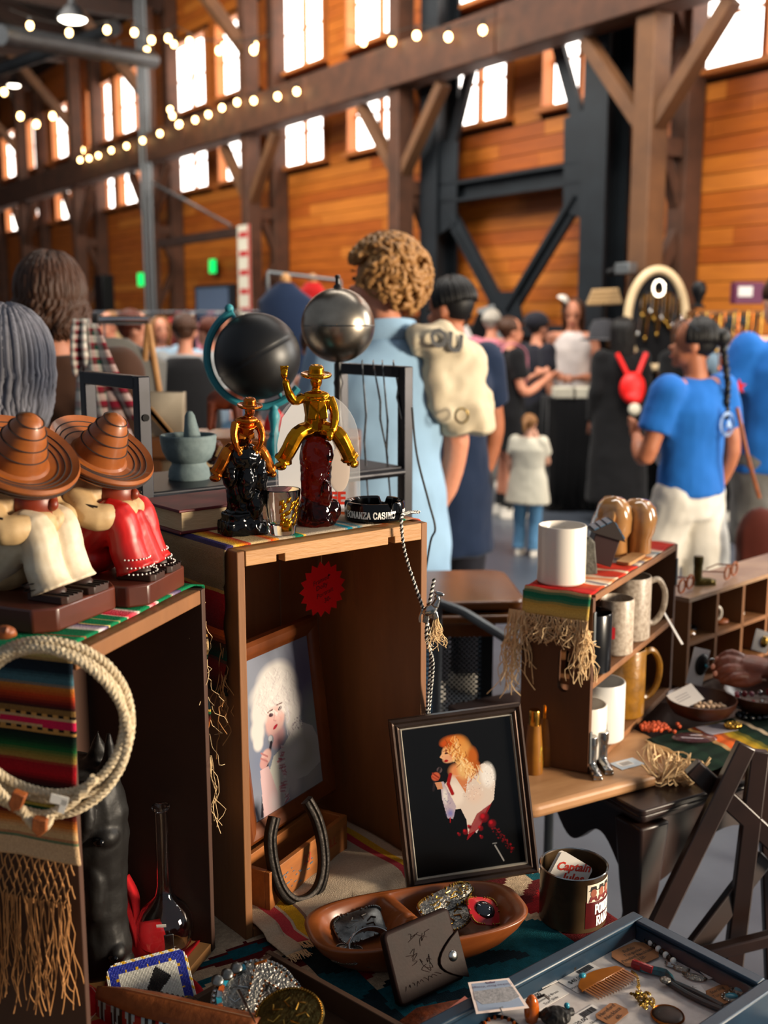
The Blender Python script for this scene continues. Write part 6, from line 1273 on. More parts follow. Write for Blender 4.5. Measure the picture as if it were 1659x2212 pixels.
# serape on the right table
cs = stops([(0, '#0c1f18'), (.05, '#122a1e'), (.055, '#c8b090'), (.06, '#0e2018'), (.1, '#10281c'), (.104, '#a88a5a'), (.11, '#c8541e'), (.135, '#d0652a'), (.14, '#2a1a10'), (.143, '#b88a1c'), (.165, '#8a7a1c'), (.175, '#14301e'), (.21, '#0c1c16'), (.215, '#c8b090'), (.22, '#0e2018'), (.3, '#10281c'), (.4, '#0c1f18')])
sA, sB, sC = P(1395, 1598, z=.7545), P(1520, 1668, z=.7545), P(1760, 1560, z=.7545)
t = thing('striped_serape', 'dark green serape with orange and yellow stripes on the carved table', 'cloth'); SX = (sB - sA); SLn = SX.length
q = MB(); q.grid(60, 50, lambda u, v: sA + SX * (u * 1.0) + ax30 * (v * .62) + V((0, 0, .001 * math.sin(u * 30 + v * 17) - .02 * sm((u - .93) / .07) * (0 if v < .1 else 1))), lambda u, v: cs(v * .55)); q.build('weave', 'cloth', t, solid=.002, smooth=180)
q = MB()
for k in range(70):
    a = sA + SX * R(.0, .9); b = P(1460 + R(-45, 40), 1690 + R(-14, 8), Y=1.93 + R(-.02, .0)); m1 = a.lerp(b, .4) + V((R(-.03, .03), R(-.03, 0), R(.0, .02))); q.tube(cat_rom([a, m1, b, b + V((R(-.04, .04), R(-.01, .01), R(.01, .05)))], 4), 0.0013, 4, caps=False)
q.tube([P(1465, 1690, Y=1.98), P(1466, 1730, Y=1.98), P(1462, 1770, Y=1.98)], .0006, 4); o = q.build('knotted_fringe', 'thread_pale', t); o['kind'] = 'stuff'
# bowls, beads, cards on the serape
for k, (x, y, r_, lab) in enumerate(((1522, 1560, .072, 'dark wooden bowl with a printed card and shells on the serape'), (1650, 1545, .075, 'dark wooden bowl of bead necklaces at the right edge'))):
    bp = P(x, y, z=.7565) + V((0, .03, 0)); t = thing('wooden_bowl', lab, 'bowl', bp); q = MB(); q.lathe([(0, 0), (r_ * .45, 0), (r_ * .8, .012), (r_ * .97, .03), (r_, .042), (r_ * .97, .0425), (r_ * .9, .032), (r_ * .7, .016), (0, .01)], 44); q.build('bowl', 'walnut', t)
    if k == 0:
        t2 = thing('printed_card', 'white printed card leaning in the wooden bowl', 'card'); place(t2, frame(bp + V((-.035, -.005, .045)), (.85, .3, .3), (-.2, -.6, .75))); q = MB(); q.box((0, 0, 0), (.062, .045, .0006)); q.build('paper', 'label_paper', t2); q = MB()
        for j in range(3): q.box((-.005, .008 - .006 * j, .0005), (.03, .0012, .0003))
        q.build('print', mat('grey_ink', '#8a8488', .7), t2)
        for j in range(18): s_ = thing('shell', '%s pale shell in the %s row of shells in the wooden bowl' % (('first', 'second', 'third', 'fourth', 'fifth', 'last')[j % 6], ('front', 'middle', 'rear')[j // 6]), 'shell', bp + V((-.016 + .011 * (j % 6), -.028 + .012 * (j // 6), .028 + R(0, .006))), R(0, 6), 'shells in the bowl'); MB().ell((0, 0, 0), (.006, .0045, .004), 8, 6, rot=(R(0, 2), 0, 0)).build('shell_body', mat('shell', '#c8a888', .5), s_)
    else:
        t2 = thing('bead_string', 'string of pink and silver beads in the right edge bowl', 'necklace', bp + V((0, 0, .03))); 
        for j in range(26): a = j * .35; q = MB(); q.ell((.05 * math.cos(a) - .005, .03 * math.sin(a) - .02, .006 + .004 * math.sin(j)), (.0055,) * 3, 8, 6); q.build('bead', ('red_enamel', 'silver', mat('pink_bead', '#b87080', .3))[j % 3], t2)
t = thing('coral_necklace', 'orange coral bead necklace coiled on the serape', 'necklace', P(1412, 1575, z=.7575))
for j in range(60): a = j * 2.4; r_ = .004 * math.sqrt(j); q = MB(); q.ell((r_ * math.cos(a) + (.03 if j > 50 else 0) * (j - 50) * .15, r_ * math.sin(a) * .8, .003 + R(0, .004)), (.0042,) * 3, 7, 5); q.build('bead', mat('coral', '#b8481c', .4), t)
t = thing('plastic_packet', 'clear plastic packet with dark jewellery on the serape', 'packet', P(1500, 1600, z=.757)); q = MB(); q.ell((0, 0, .006), (.045, .022, .008)); q.build('packet', mat('packet_film', '#4a2a30', .1, alpha=.55, spec=.8), t)
t = thing('brass_brooch', 'gold brooch on a pale card lying on the serape', 'brooch', P(1570, 1575, z=.757)); q = MB(); q.box((-.02, 0, .001), (.07, .045, .001), (0, 0, .4)); q.build('card', mat('brooch_card', '#8a8690', .6), t)
for j in range(9): q = MB(); a = j * .7; q.ell((.012 + .012 * math.cos(a), .01 * math.sin(a), .008), (.007, .005, .006), 8, 6); q.build('petal', 'brass_gold', t)
t = thing('glass_beads', 'dark shiny glass beads lying near the right edge bowl', 'beads', P(1625, 1550, z=.757))
for j in range(14): q = MB(); a = j * .5; q.ell((.03 * math.cos(a), .018 * math.sin(a), .005), (.006,) * 3, 8, 6); q.build('bead', 'black_stone', t)
# pigeonhole case
HM = frame((.694, 2.45, .7305), (.73, .684, 0)); HW, HD, HH = .66, .12, .215
t = thing('pigeonhole_case', 'dark wooden pigeonhole case of trinkets at the right edge', 'cabinet'); place(t, HM)
q = MB(); q.box((HW / 2, HD / 2, HH - .005), (HW, HD, .01)); q.build('top_board', mat('case_top', '#a8886a', .35, col2='#6a4a30', nscale=6, spec=.6), t)
for z in (.005, .105): q = MB(); q.box((HW / 2, HD / 2, z), (HW - .02, HD, .01)); q.build('shelf_board', 'crate_mid', t)
for x in (.005, .125, .245, .365, .485, HW - .005): q = MB(); q.box((x, HD / 2, HH / 2 - .005), (.01, HD, HH - .011)); q.build('divider', 'crate_mid', t)
q = MB(); q.box((HW / 2, HD - .003, HH / 2), (HW - .02, .006, HH - .02)); q.build('back_panel', 'crate_dark', t)
mug('tiny white cup in the middle pigeonhole', .16, .05, .111, .022, .05, 'mug_white', -.6, M=HM)
for (x, y, z, s_, m_, lab, kind) in ((.05, .03, .1105, .024, 'bread_ceramic', 'orange shell trinket in the upper left pigeonhole', 'shell'), (.2, .03, .1105, .022, 'leather_tan', 'tan leather trinket beside the tiny cup', 'trinket'), (.29, .04, .1105, .024, 'mug_white', 'white saucer in the right pigeonhole', 'saucer')):
    t = thing('trinket', lab, kind); place(t, HM @ Mx.Translation((x, y, z))); q = MB(); q.ell((0, 0, .007), (s_, s_ * .7, .007), 14, 8); q.build('body', m_, t, disp=(.004, .01))
t = thing('bangle', 'dark beaded bangle in the upper left pigeonhole', 'bangle'); place(t, HM @ Mx.Translation((.08, .06, .116)));
for j in range(16): q = MB(); a = j * .393; q.ell((.03 * math.cos(a), .024 * math.sin(a), 0), (.006,) * 3, 8, 6); q.build('bead', 'black_stone' if j % 4 else 'silver', t)
t = thing('brass_boot', 'olive brass miniature boot on top of the pigeonhole case', 'figurine'); place(t, HM @ Mx.Translation((.135, .05, HH)) @ Mx.Rotation(.95, 4, 'Z')); boot(t, .95, mat('olive_brass', '#5c5024', .35, .7, col2='#2e2810', nscale=40))
for (x, lab, m_) in ((.06, 'amber rimmed eyeglasses on the left end of the pigeonhole case', 'amber_stone'), (.26, 'brown folded eyeglasses behind the brass boot', 'leather_tan')):
    t = thing('eyeglasses', lab, 'eyeglasses'); place(t, HM @ Mx.Translation((x - .02, .035, HH + .002)) @ Mx.Rotation(.2, 4, 'Z'))
    for sx in (-.026, .026): q = MB(); q.tube([(sx + .021 * math.cos(a), .0, .019 + .016 * math.sin(a)) for a in [2 * math.pi * k / 18 for k in range(18)]], .0024, 6, closed=True); q.build('rim', m_, t); q = MB(); q.tube([(sx * 1.8, 0, .024), (sx * 1.8, .05, .02), (sx * 1.5, .075, .006)], .0018, 6); q.build('temple', m_, t)
t = thing('concho_card', 'white card holding a dark concho with turquoise centre', 'card'); place(t, frame(P(1508, 1440, Y=2.30), (.93, .3, -.28), (-.15, -.95, .2)))
q = MB(); q.box((0, 0, 0), (.042, .08, .0008)); q.build('paper', 'label_paper', t); q = MB(); q.ell((.006, .006, .003), (.017, .024, .005), 20, 8); q.build('concho', 'black_carving', t); q = MB(); q.ell((.014, .006, .008), (.004,) * 3, 8, 6); q.build('stone', 'turquoise', t)
t = thing('concho_card', 'small tilted card with a brass charm at the right edge', 'card'); place(t, frame(P(1645, 1385, Y=2.5), (.9, .1, -.3), (-.1, -.95, .3))); q = MB(); q.box((0, 0, 0), (.04, .05, .0008)); q.build('paper', 'label_paper', t); q = MB(); q.ell((.006, .0, .003), (.01, .014, .005), 14, 8); q.build('charm', 'brass_gold', t)
# reaching hand from the right edge
mat('skin_brown', '#7a3f2a', .5, col2='#5c2a1a', nscale=40, contrast=.6)
t = thing('reaching_hand', None, None, P(1560, 1450, Y=2.28)); reach = t; o0 = t.location; hp = lambda x, y, Y: P(x, y, Y=Y) - o0
q = MB(); q.tube(cat_rom([hp(1760, 1462, 2.23), hp(1720, 1456, 2.235), hp(1660, 1447, 2.24)], 4), [.037] * 4 + [.034] * 4 + [.029], 16, flat=.85); q.ell(hp(1630, 1440, 2.25), (.046, .04, .023), rot=(0, .15, .1))
for k, (x0, y0, x1, y1, x2, y2, r_) in enumerate(((1622, 1432, 1580, 1412, 1552, 1428, .0105), (1618, 1440, 1572, 1426, 1543, 1444, .0108), (1620, 1452, 1574, 1444, 1548, 1459, .0105), (1626, 1462, 1586, 1462, 1562, 1472, .009))):
    Y = 2.262 - .014 * k; q.tube(cat_rom([hp(x0, y0, Y), hp(x1, y1, Y - .012), hp(x2, y2, Y)], 4), [r_] * 4 + [r_ * .95] * 4 + [r_ * .75], 10); q.ell(hp(x2, y2, Y), (r_ * .8,) * 3, 10, 8)
q.tube(cat_rom([hp(1640, 1462, 2.22), hp(1598, 1474, 2.215), hp(1560, 1466, 2.225)], 4), [.014] * 4 + [.0115] * 4 + [.008], 10); q.ell(hp(1560, 1466, 2.225), (.008,) * 3, 10, 8)
hd = q.build('hand', 'skin_brown', t, remesh=.0026, fac=3)
for k, (x, y) in enumerate(((1549, 1424), (1540, 1440), (1545, 1455))): q = MB(); q.ell(hp(x, y, 2.243 - .014 * k), (.005, .003, .006), 8, 6); q.build('fingernail', mat('nail', '#a8705c', .3), t)
t = thing('person_sleeve_trinket', 'silver ring pinched between the fingers of the reaching hand', 'ring'); q = MB(); c = P(1537, 1432, Y=2.25); q.tube([c + V((.009 * math.cos(a), 0, .009 * math.sin(a))) for a in [2 * math.pi * k / 16 for k in range(16)]], .0016, 6, closed=True); q.build('band', 'silver', t); t.name = 'silver_ring'
# folding stand with crossed legs
t = thing('folding_stand', 'dark wooden folding stand with crossed legs at the right edge', 'stand')
def stick(nm, a, b, w=.034, d=.02): q = MB(); q.bar(a, b, w, d, up=(0, 1, 0)); q.build(nm, 'antique', t, bev=.003)
def ground(p, q): k = (p.z - .0) / (p.z - q.z); return p + (q - p) * k
a, b = P(1601, 1630, Y=1.85), P(1425, 1990, Y=1.80); stick('crossed_leg', a + (a - b) * .06, ground(a, b))
a, b = P(1494, 1655, Y=1.86), P(1640, 1790, Y=1.87); stick('crossed_leg', a, ground(a, b))
a, b = P(1640, 1620, Y=1.88), P(1607, 1890, Y=1.86); stick('upright_leg', a, ground(a, b))
a, b = P(1650, 1850, Y=1.9), P(1540, 1995, Y=1.84); stick('crossed_leg', a, ground(a, b))
a, b = P(1655, 1640, Y=1.92), P(1668, 1990, Y=1.92); stick('upright_leg', a, ground(a, b))
stick('stretcher', P(1470, 2075, Y=1.78), P(1720, 2012, Y=1.8), .022, .022)
# wooden side table with black mesh panel behind the tall crate
p = P(1095, 1262, Y=2.75); t = thing('side_table', 'wooden side table with rounded stepped top and black mesh panel', 'table', (p.x, p.y, 0), math.radians(4)); tz = p.z
mat('table_orange', '#8a5222', .25, col2='#5c3212', nscale=6, spec=.6)
for k, (e, z) in enumerate(((.0, 0), (-.018, -.03))): q = MB(); q.prism([(x - .28, y) for x, y in rr(.60 - 2 * e, .34 - 2 * e, .05, 8)], tz + z - .022, tz + z); q.build('table_top', 'table_orange', t, bev=.006, seg=3)
q = MB(); q.box((-.3, 0, tz - .075), (.5, .26, .045)); q.build('apron', 'table_orange', t)
q = MB(); q.box((-.055, -.02, (tz - .1) / 2), (.03, .05, tz - .1)); q.build('mesh_post', 'blackmetal', t)
q = MB(); q.box((-.36, -.02, (tz - .1) / 2), (.03, .05, tz - .1)); q.build('mesh_post', 'blackmetal', t)
q = MB()
for k in range(-30, 44):
    for sg in (-1, 1):
        x0 = -.345 + k * .0125
        z0, z1 = .35, tz - .1; xa, xb = (x0, x0 + (z1 - z0)) if sg > 0 else (x0 + .0 + (z1 - z0), x0)
        # clip to the panel
        ta = [0, 1]
        for lim in (-.345, -.07):
            pass
        d = xb - xa; tl = sorted(((-.345 - xa) / d, (-.07 - xa) / d)); lo, hi = max(0, tl[0]), min(1, tl[1])
        if hi - lo > .01: q.bar((xa + d * lo, -.03, z0 + (z1 - z0) * lo), (xa + d * hi, -.03, z0 + (z1 - z0) * hi), .0042, .003, up=(0, 1, 0))
o = q.build('wire_mesh', 'blackmetal', t, smooth=0); o['kind'] = 'stuff'
t = thing('metal_rail', 'bent grey metal pipe rail beside the mug crate', 'rail'); q = MB(); q.tube(cat_rom([P(940, 1300, Y=2.5), P(1000, 1322, Y=2.5), P(1060, 1358, Y=2.45), P(1125, 1395, Y=2.42), P(1200, 1402, Y=2.42)], 5), .011, 10); q.build('pipe', 'conduit', t)
for x, y in ((945, 1302), (1196, 1402)): q = MB(); a = P(x, y, Y=2.5 if x < 1000 else 2.42); q.cyl((a.x, a.y, 0), a, .011, n=10); q.build('leg', 'conduit', t)
# ------------------------------------------------------------------ people
mat('skin_light', '#c98a6c', .5, col2='#b87458', nscale=20, contrast=.6); mat('skin_tan', '#b5714f', .5, col2='#a05f40', nscale=20); mat('skin_pale', '#d8a68c', .5, col2='#c48e74', nscale=20)
mat('eye_dark', '#20140f', .3); mat('lip', '#a8503f', .5)
for k, (a, b) in dict(brown=('#54331e', '#2a170c'), blond=('#b98a52', '#6e4620'), black=('#14110f', '#060505'), grey=('#8c8c96', '#4a4a52'), lightbrown=('#9a6c3e', '#6a4422'), red=('#6e3018', '#3a160a'), white=('#b8b0a4', '#8a8276'), blue=('#12465e', '#0a1a26')).items(): mat('hair_' + k, a, .5, col2=b, nscale=60, grain=(2, 2, .3), contrast=.7, spec=.4)
def fabric(name, c, c2=None): return mat('fab_' + name, c, .85, col2=c2 or tuple(x * .72 for x in C(c)), nscale=6, contrast=.8, spec=.15, bump=.15, bscale=40, sheen=.1)
for nm, c in dict(brown='#4a3022', white='#d8d2cc', denim='#8fb0cc', navy='#16243c', black='#121214', jeans='#5a88ac', cream='#cfc8b4', blue='#1f66b8', offwhite='#dcd6ca', olive='#3c4434', khaki='#a88a62', greymid='#8a8c8c', pink='#c87888', red='#b01c1c', charcoal='#22222a', lightblue='#9cb8cc', grey='#6c6a66', tank='#d8cdc8', darkred='#5c1c18').items(): fabric(nm, c)
mat('shoe_white', '#cfc8bc', .6); mat('shoe_orange', '#d8745a', .6); mat('shoe_black', '#151315', .6); mat('sock_black', '#151515', .9); mat('sock_white', '#d0ccc6', .9)
def ering(cx, cy, z, rx, ry, n=20): return [V((cx + rx * math.cos(2 * math.pi * k / n), cy + ry * math.sin(2 * math.pi * k / n), z)) for k in range(n)]
def hair_mesh(kind, mt, length, par, S, c, seed, fl=.0):
    rnd = random.Random(seed); q = MB(S); c = V(c)
    cap = (.078, .092, .092) if kind != 'curly' else (.088, .1, .1)
    q.ell(c + V((0, -.022, .022)), cap, 20, 14)
    if kind == 'curly':
        for k in range(460):
            az, ph = rnd.uniform(0, 6.283), rnd.uniform(-.95, 1.5); d = V((math.cos(ph) * math.sin(az), math.cos(ph) * math.cos(az), math.sin(ph)))
            if d.y > .55 and d.z < .45: continue
            if d.z < -.25 and d.y > -.1: continue
            p = c + V((0, -.018, .018)) + V((d.x * .09, d.y * .106, d.z * .1)); a = d.orthogonal().normalized(); b = d.cross(a); r = rnd.uniform(.010, .02); ph0 = rnd.uniform(0, 6)
            q.tube([p + d * (.004 + .008 * j) + (a * math.cos(ph0 + j * 1.1) + b * math.sin(ph0 + j * 1.1)) * r for j in range(5)], [.014, .0135, .012, .0095, .004], 5)
    elif kind in ('bob', 'long', 'short', 'tied', 'braid'):
        n = {'bob': 340, 'long': 260, 'short': 170, 'tied': 150, 'braid': 170}[kind]
        for k in range(n):
            az = math.radians(rnd.uniform(62, 298)); ph0 = rnd.uniform(.1, .9); pts = []; L = length * rnd.uniform(.82, 1.06); wv = rnd.uniform(0, 6); am = .011 if kind == 'bob' else .004; rad = rnd.uniform(1.0, 1.14) if kind in ('bob', 'long') else rnd.uniform(1.0, 1.06)
            for j in range(7):
                ph = ph0 + (1.75 - ph0) * j / 6; rr_ = rad + .02 * math.sin(wv + j * 1.7) * (kind == 'bob')
                pts.append(c + V((0, -.018, .02)) + V((math.sin(ph) * math.sin(az) * .086 * rr_, math.sin(ph) * math.cos(az) * .1 * rr_, math.cos(ph) * .1 * rr_)))
            if kind in ('bob', 'long'):
                e = pts[-1]; out = V((math.sin(az), math.cos(az), 0))
                for j in range(1, 7): pts.append(e + V((am * math.sin(wv + j * 1.6), am * math.cos(wv + j * 1.3), -L * j / 6)) + out * (-(.02 if kind == 'long' else -fl) * (j / 6) ** 2))
            q.tube(pts, [.0065] * (len(pts) - 2) + [.005, .002], 5)
        if kind == 'tied': q.ell(c + V((0, -.125, .05)), (.03, .035, .03)); q.tube(cat_rom([c + V((0, -.13, .05)), c + V((0, -.175, .0)), c + V((0, -.16, -length))], 4), [.026] * 4 + [.024] * 4 + [.006], 10)
        if kind == 'braid':
            q.ell(c + V((0, -.125, .03)), (.045, .04, .045))
            for j in range(int(length / .03)): q.ell(c + V((.01 * (-1) ** j + .0, -.13 - .03 * min(1, j / 6), .0 - .03 * j)), (.021 - .0006 * j, .017, .024), 10, 8, rot=(0, .5 * (-1) ** j, 0))
    return q.build('hair', mt, par, smooth=180)
def person(label, px_, Y, h, rz, skin='skin_light', shirt='fab_black', pants='fab_black', shoes='shoe_white', hair=('short', 'brown', .05), J=None, sleeve='short', hem=.88, hemw=1.0, shorts=None, look=0, pitch=0, lean=0, vox=.013, top=None, loc=None, socks=None, group='shoppers in the hall', flare=1, girth=1, neck_open=0, nohand=''):
    g = P(px_, 700, Y=Y); t = thing('person', label, 'person', loc if loc else (g.x, Y, 0), math.radians(rz), group); s = h / 1.75; S = Mx.Scale(s, 4)
    j = dict(hl=(-.09, 0, .92), hr=(.09, 0, .92), kl=(-.1, .02, .5), kr=(.1, .02, .5), al=(-.1, -.01, .08), ar=(.1, -.01, .08), sl=(-.175, 0, 1.42), sr=(.175, 0, 1.42), el=(-.22, -.02, 1.13), er=(.22, -.02, 1.13), wl=(-.22, .08, .89), wr=(.22, .08, .89)); j.update(J or {}); j = {k: V(v) for k, v in j.items()}
    LR = Mx.Translation((0, 0, .95)) @ Mx.Rotation(-lean, 4, 'X') @ Mx.Translation((0, 0, -.95))
    for k in ('sl', 'sr'): j[k] = LR @ j[k]
    if lean and not J:
        for k in ('el', 'er', 'wl', 'wr'): j[k] = LR @ j[k]
    hc = LR @ V((0, .02, 1.635)); HR = Mx.Translation(hc) @ Mx.Rotation(math.radians(look), 4, 'Z') @ Mx.Rotation(math.radians(-pitch), 4, 'X')
    # one continuous body
    q = MB(S)
    q.loft([[LR @ p if z > .96 else p for p in ering(0, 0, z, rx * girth, ry * girth)] for z, rx, ry in ((.84, .12, .09), (.92, .16, .105), (1.0, .15, .1), (1.1, .135, .095), (1.22, .15, .105), (1.33, .165, .11), (1.42, .14, .085), (1.46, .07, .055))])
    q.tube([LR @ V((0, -.01, 1.4)), LR @ V((0, .0, 1.5)), hc + V((0, 0, -.04))], [.065, .054, .05], 14); q.tube([j['sl'], j['sr']], .06, 12)
    for a in 'lr':
        q.ell(j['s' + a], (.062, .06, .06)); q.tube(cat_rom([j['s' + a], j['e' + a], j['w' + a]], 5), [.05] * 3 + [.044] * 3 + [.04] * 3 + [.03, .028], 10)
        w = j['w' + a]; d = (w - j['e' + a]).normalized(); sd = d.cross(V((0, 1, .3))).normalized(); e = w + d * .08
        if a != nohand: q.ell(w + d * .045, (.026, .032, .045)); q.tube([w + d * .03 + sd * .028, w + d * .05 + sd * .05, w + d * .08 + sd * .055], [.011, .01, .008], 7)
        for f in range(0 if a == nohand else 4): q.tube([e + sd * (-.024 + .016 * f), e + sd * (-.027 + .018 * f) + d * .035 + V((0, .006, 0)), e + sd * (-.026 + .0175 * f) + d * (.065 - .006 * abs(f - 1.5)) + V((0, .02, 0))], [.0095, .009, .0075], 7)
        q.ell(j['h' + a], (.095, .1, .1)); q.tube(cat_rom([j['h' + a], j['k' + a], j['a' + a]], 6), [.09 * girth] * 3 + [.075] * 3 + [.058, .055, .057, .055, .048, .042, .04], 12); q.ell(j['a' + a] + V((0, .06, -.045)), (.04, .11, .03))
    h4 = lambda x, y, z: HR @ V((x, y, z))
    q.ell((0, 0, 0), (.074, .094, .098), 18, 12, M=HR @ Mx.Translation((0, -.008, .022))); q.ell((0, 0, 0), (.056, .07, .066), 16, 10, M=HR @ Mx.Translation((0, .028, -.05))); q.ell((0, 0, 0), (.013, .02, .018), 10, 8, M=HR @ Mx.Translation((0, .1, -.02))); q.ell((0, 0, 0), (.028, .014, .012), 10, 8, M=HR @ Mx.Translation((0, .088, -.058))); q.ell((0, 0, 0), (.024, .02, .018), 10, 8, M=HR @ Mx.Translation((0, .078, -.093)))
    for sx in (-1, 1): q.ell((0, 0, 0), (.012, .022, .032), 10, 8, M=HR @ Mx.Translation((sx * .078, -.005, -.015)))
    q.build('body', skin, t, remesh=vox * s * .8, fac=3)
    for sx in (-1, 1):
        e = MB(S); e.ell((0, 0, 0), (.012, .006, .007), 10, 8, M=HR @ Mx.Translation((sx * .031, .084, .012))); e.build('eye', 'eye_dark', t)
        e = MB(S); e.ell((0, 0, 0), (.018, .006, .004), 10, 6, M=HR @ Mx.Translation((sx * .032, .087, .035))); e.build('eyebrow', 'hair_' + hair[1] if hair else 'eye_dark', t)
    e = MB(S); e.ell((0, 0, 0), (.022, .007, .006), 10, 6, M=HR @ Mx.Translation((0, .099, -.06))); e.build('mouth', 'lip', t)
    # clothes
    if shirt:
        q = MB(S); zs = [(hem, .185 * hemw, .135 * hemw), (max(hem + .06, .95), .178 * (.5 + .5 * hemw), .13), (1.1, .165, .122), (1.22, .172, .125), (1.33, .188, .13), (1.42, .16, .105), (1.475 - neck_open, .085, .075)]
        q.loft([[LR @ p if z > .96 else p for p in ering(0, 0, z, rx * girth, ry * girth)] for z, rx, ry in zs])
        for a in 'lr':
            if sleeve == 'none': continue
            fr = 1.0 if sleeve == 'long' else .62; up = j['s' + a]; el = j['e' + a]; q.ell(up, (.084, .08, .08))
            if sleeve == 'long': q.tube(cat_rom([up, el, j['w' + a]], 5), [.074] * 3 + [.066] * 3 + [.06] * 3 + [.05, .046], 12)
            else: q.tube([up, up.lerp(el, fr * .5), up.lerp(el, fr)], [.084, .08, .082], 14)
        q.build('shirt', shirt, t, remesh=vox * s, fac=3, disp=(.02 * s, .12))
    if pants:
        q = MB(S); q.loft([ering(0, 0, z, rx * girth, ry * girth) for z, rx, ry in ((.82, .15, .115), (.9, .178, .125), (.98, .165, .118), (1.0, .162, .115))])
        for a in 'lr':
            hp_, kn, an = j['h' + a], j['k' + a], j['a' + a]
            if shorts: k = shorts; e = hp_.lerp(kn, k); q.tube([hp_, hp_.lerp(e, .5), e], [.108 * girth, .1, .1], 14)
            else: q.tube(cat_rom([hp_, kn, an], 5), [.106 * girth] * 3 + [.09 * flare ** .5] * 3 + [.078 * flare] * 3 + [.08 * flare, .082 * flare], 14)
            q.ell(hp_, (.105 * girth, .11, .1))
        q.build('trousers' if not shorts else 'shorts', pants, t, remesh=vox * s, fac=3, disp=(.025 * s, .1))
    for a in 'lr':
        an = j['a' + a]; q = MB(S); q.loft([[V((an.x + rx * math.cos(u) * (1 - .18 * (math.sin(u) > .4)), an.y + .055 + ry * math.sin(u), z + an.z - .08)) for u in [2 * math.pi * k / 18 for k in range(18)]] for z, rx, ry in ((.002, .044, .13), (.03, .05, .135), (.045, .046, .128))] + [[V((an.x + rx * math.cos(u), an.y + dy + ry * math.sin(u), z + an.z - .08)) for u in [2 * math.pi * k / 18 for k in range(18)]] for z, rx, ry, dy in ((.07, .044, .1, .03), (.1, .045, .06, 0))]); q.build('shoe', shoes, t, smooth=60)
        if socks: q = MB(S); q.tube([an + V((0, 0, .0)), an + V((0, .005, .12))], [.046, .054], 12); q.build('sock', socks, t)
    if hair:
        ho = hair_mesh(hair[0], 'hair_' + hair[1], hair[2] / s, t, S @ HR, (0, 0, 0), len(bpy.data.objects))
    return t, S, HR, j
# man with brown hair, back to the camera
t, S, HR, j = person('man with shoulder-length brown hair and brown shirt seen from behind', 112, 3.2, 1.74, 8, shirt='fab_brown', pants='fab_charcoal', hair=('bob', 'brown', .115), hem=.8, girth=1.12, group=None)
mat('plaid', vc=True, rough=.9, spec=.15)
PLC = [C(c) for c in ('#c8c0b4', '#7c1c2c', '#1c3a30', '#d8d0c4')]
def plaid(u, v):
    a, b = int(u) % 4, int(v) % 4; return tuple((x + y) / 2 for x, y in zip(PLC[a], PLC[b]))
pl = thing('plaid_shirt', 'red and green plaid shirt slung over the brown-haired man\'s shoulder', 'shirt', group=None)
for k, (A, B, w0, w1) in enumerate((((172, 690, 3.0), (182, 812, 2.98), .034, .05), ((200, 700, 3.0), (262, 905, 2.95), .03, .12), ((188, 690, 3.05), (232, 960, 2.93), .02, .16))):
    a, b = P(A[0], A[1], Y=A[2]), P(B[0], B[1], Y=B[2]); q = MB(); wv = lambda u, v: a.lerp(b, v) + V(((u - .5) * (w0 + (w1 - w0) * v), -.02 * math.sin(u * 9) * v - .03 * math.sin(v * 3), 0)); q.grid(16, 40, wv, lambda u, v: plaid(u * (6 if k else 4), v * 26)); q.build('plaid_panel', 'plaid', pl, solid=.006, smooth=180)
# grey haired woman at the left edge
t, S, HR, j = person('woman with straight grey bob in a white shirt at the left edge', 12, 2.25, 1.585, 25, skin='skin_tan', shirt='fab_white', pants='fab_jeans', hair=('long', 'grey', .13), girth=1.08, group=None)
b_ = thing('shoulder_bag', 'black strap bag worn by the grey-haired woman', 'bag', t.location, math.radians(25), None); q = MB(); q.tube(cat_rom([(.13, .12, 1.2), (.14, .07, 1.32), (.12, -.02, 1.345), (.09, -.1, 1.28), (-.02, -.15, 1.1), (-.12, -.16, .95)], 5), .011, 8, flat=.5); q.build('strap', 'cord_black', b_); q = MB(); q.box((-.16, -.17, .88), (.22, .06, .16), (0, 0, .3)); q.build('pouch', 'fab_black', b_, bev=.02)
# tall blond man in pale denim
t, S, HR, j = person('tall man with curly blond hair and pale denim shirt seen from behind', 832, 3.6, 1.80, 22, shirt='fab_denim', pants='fab_jeans', hair=('curly', 'blond', .05), hem=.62, hemw=1.12, girth=1.12, look=48, sleeve='short', J=dict(el=(-.24, -.0, 1.14), er=(.25, .0, 1.13)), group=None)
q = MB(S); q.loft([[V((.075 * r * math.cos(u), .062 * r * math.sin(u) - .005, z - .02 * math.sin(u))) for u in [2 * math.pi * k / 24 for k in range(24)]] for r, z in ((1.25, 1.44), (1.2, 1.5), (1.28, 1.505), (1.42, 1.445))], caps=False); q.build('collar', 'fab_denim', t, solid=.006)
mat('canvas_cream', '#cbbfa6', .85, col2='#a8987c', nscale=5, contrast=.8)
jk = thing('canvas_jacket', 'cream canvas jacket with dark lettering draped over the blond man\'s shoulder', 'jacket', t.location, math.radians(22), None)
q = MB(); q.tube(cat_rom([(.03, -.12, 1.5), (.12, -.13, 1.5), (.21, -.1, 1.44), (.25, -.08, 1.32), (.26, -.08, 1.2)], 5), [.05] * 5 + [.07] * 5 + [.08] * 5 + [.09] * 5 + [.095], 16); q.ell((.15, -.13, 1.36), (.08, .06, .12)); q.build('draped_cloth', 'canvas_cream', jk, remesh=.014, fac=4, disp=(.05, .08))
q = MB(); lettering(q, 'OU', .08, frame((.12, -.205, 1.5), (1, .1, -.25), (0, -1, .25)), bold=.004); q.build('lettering', 'black_ink', jk)
q = MB()
for r_ in (.02,): q.lathe([(r_, -.004), (r_ + .006, 0), (r_, .004)], 20, frame((.17, -.215, 1.27), (1, 0, 0), (0, -1, .1)), caps=False)
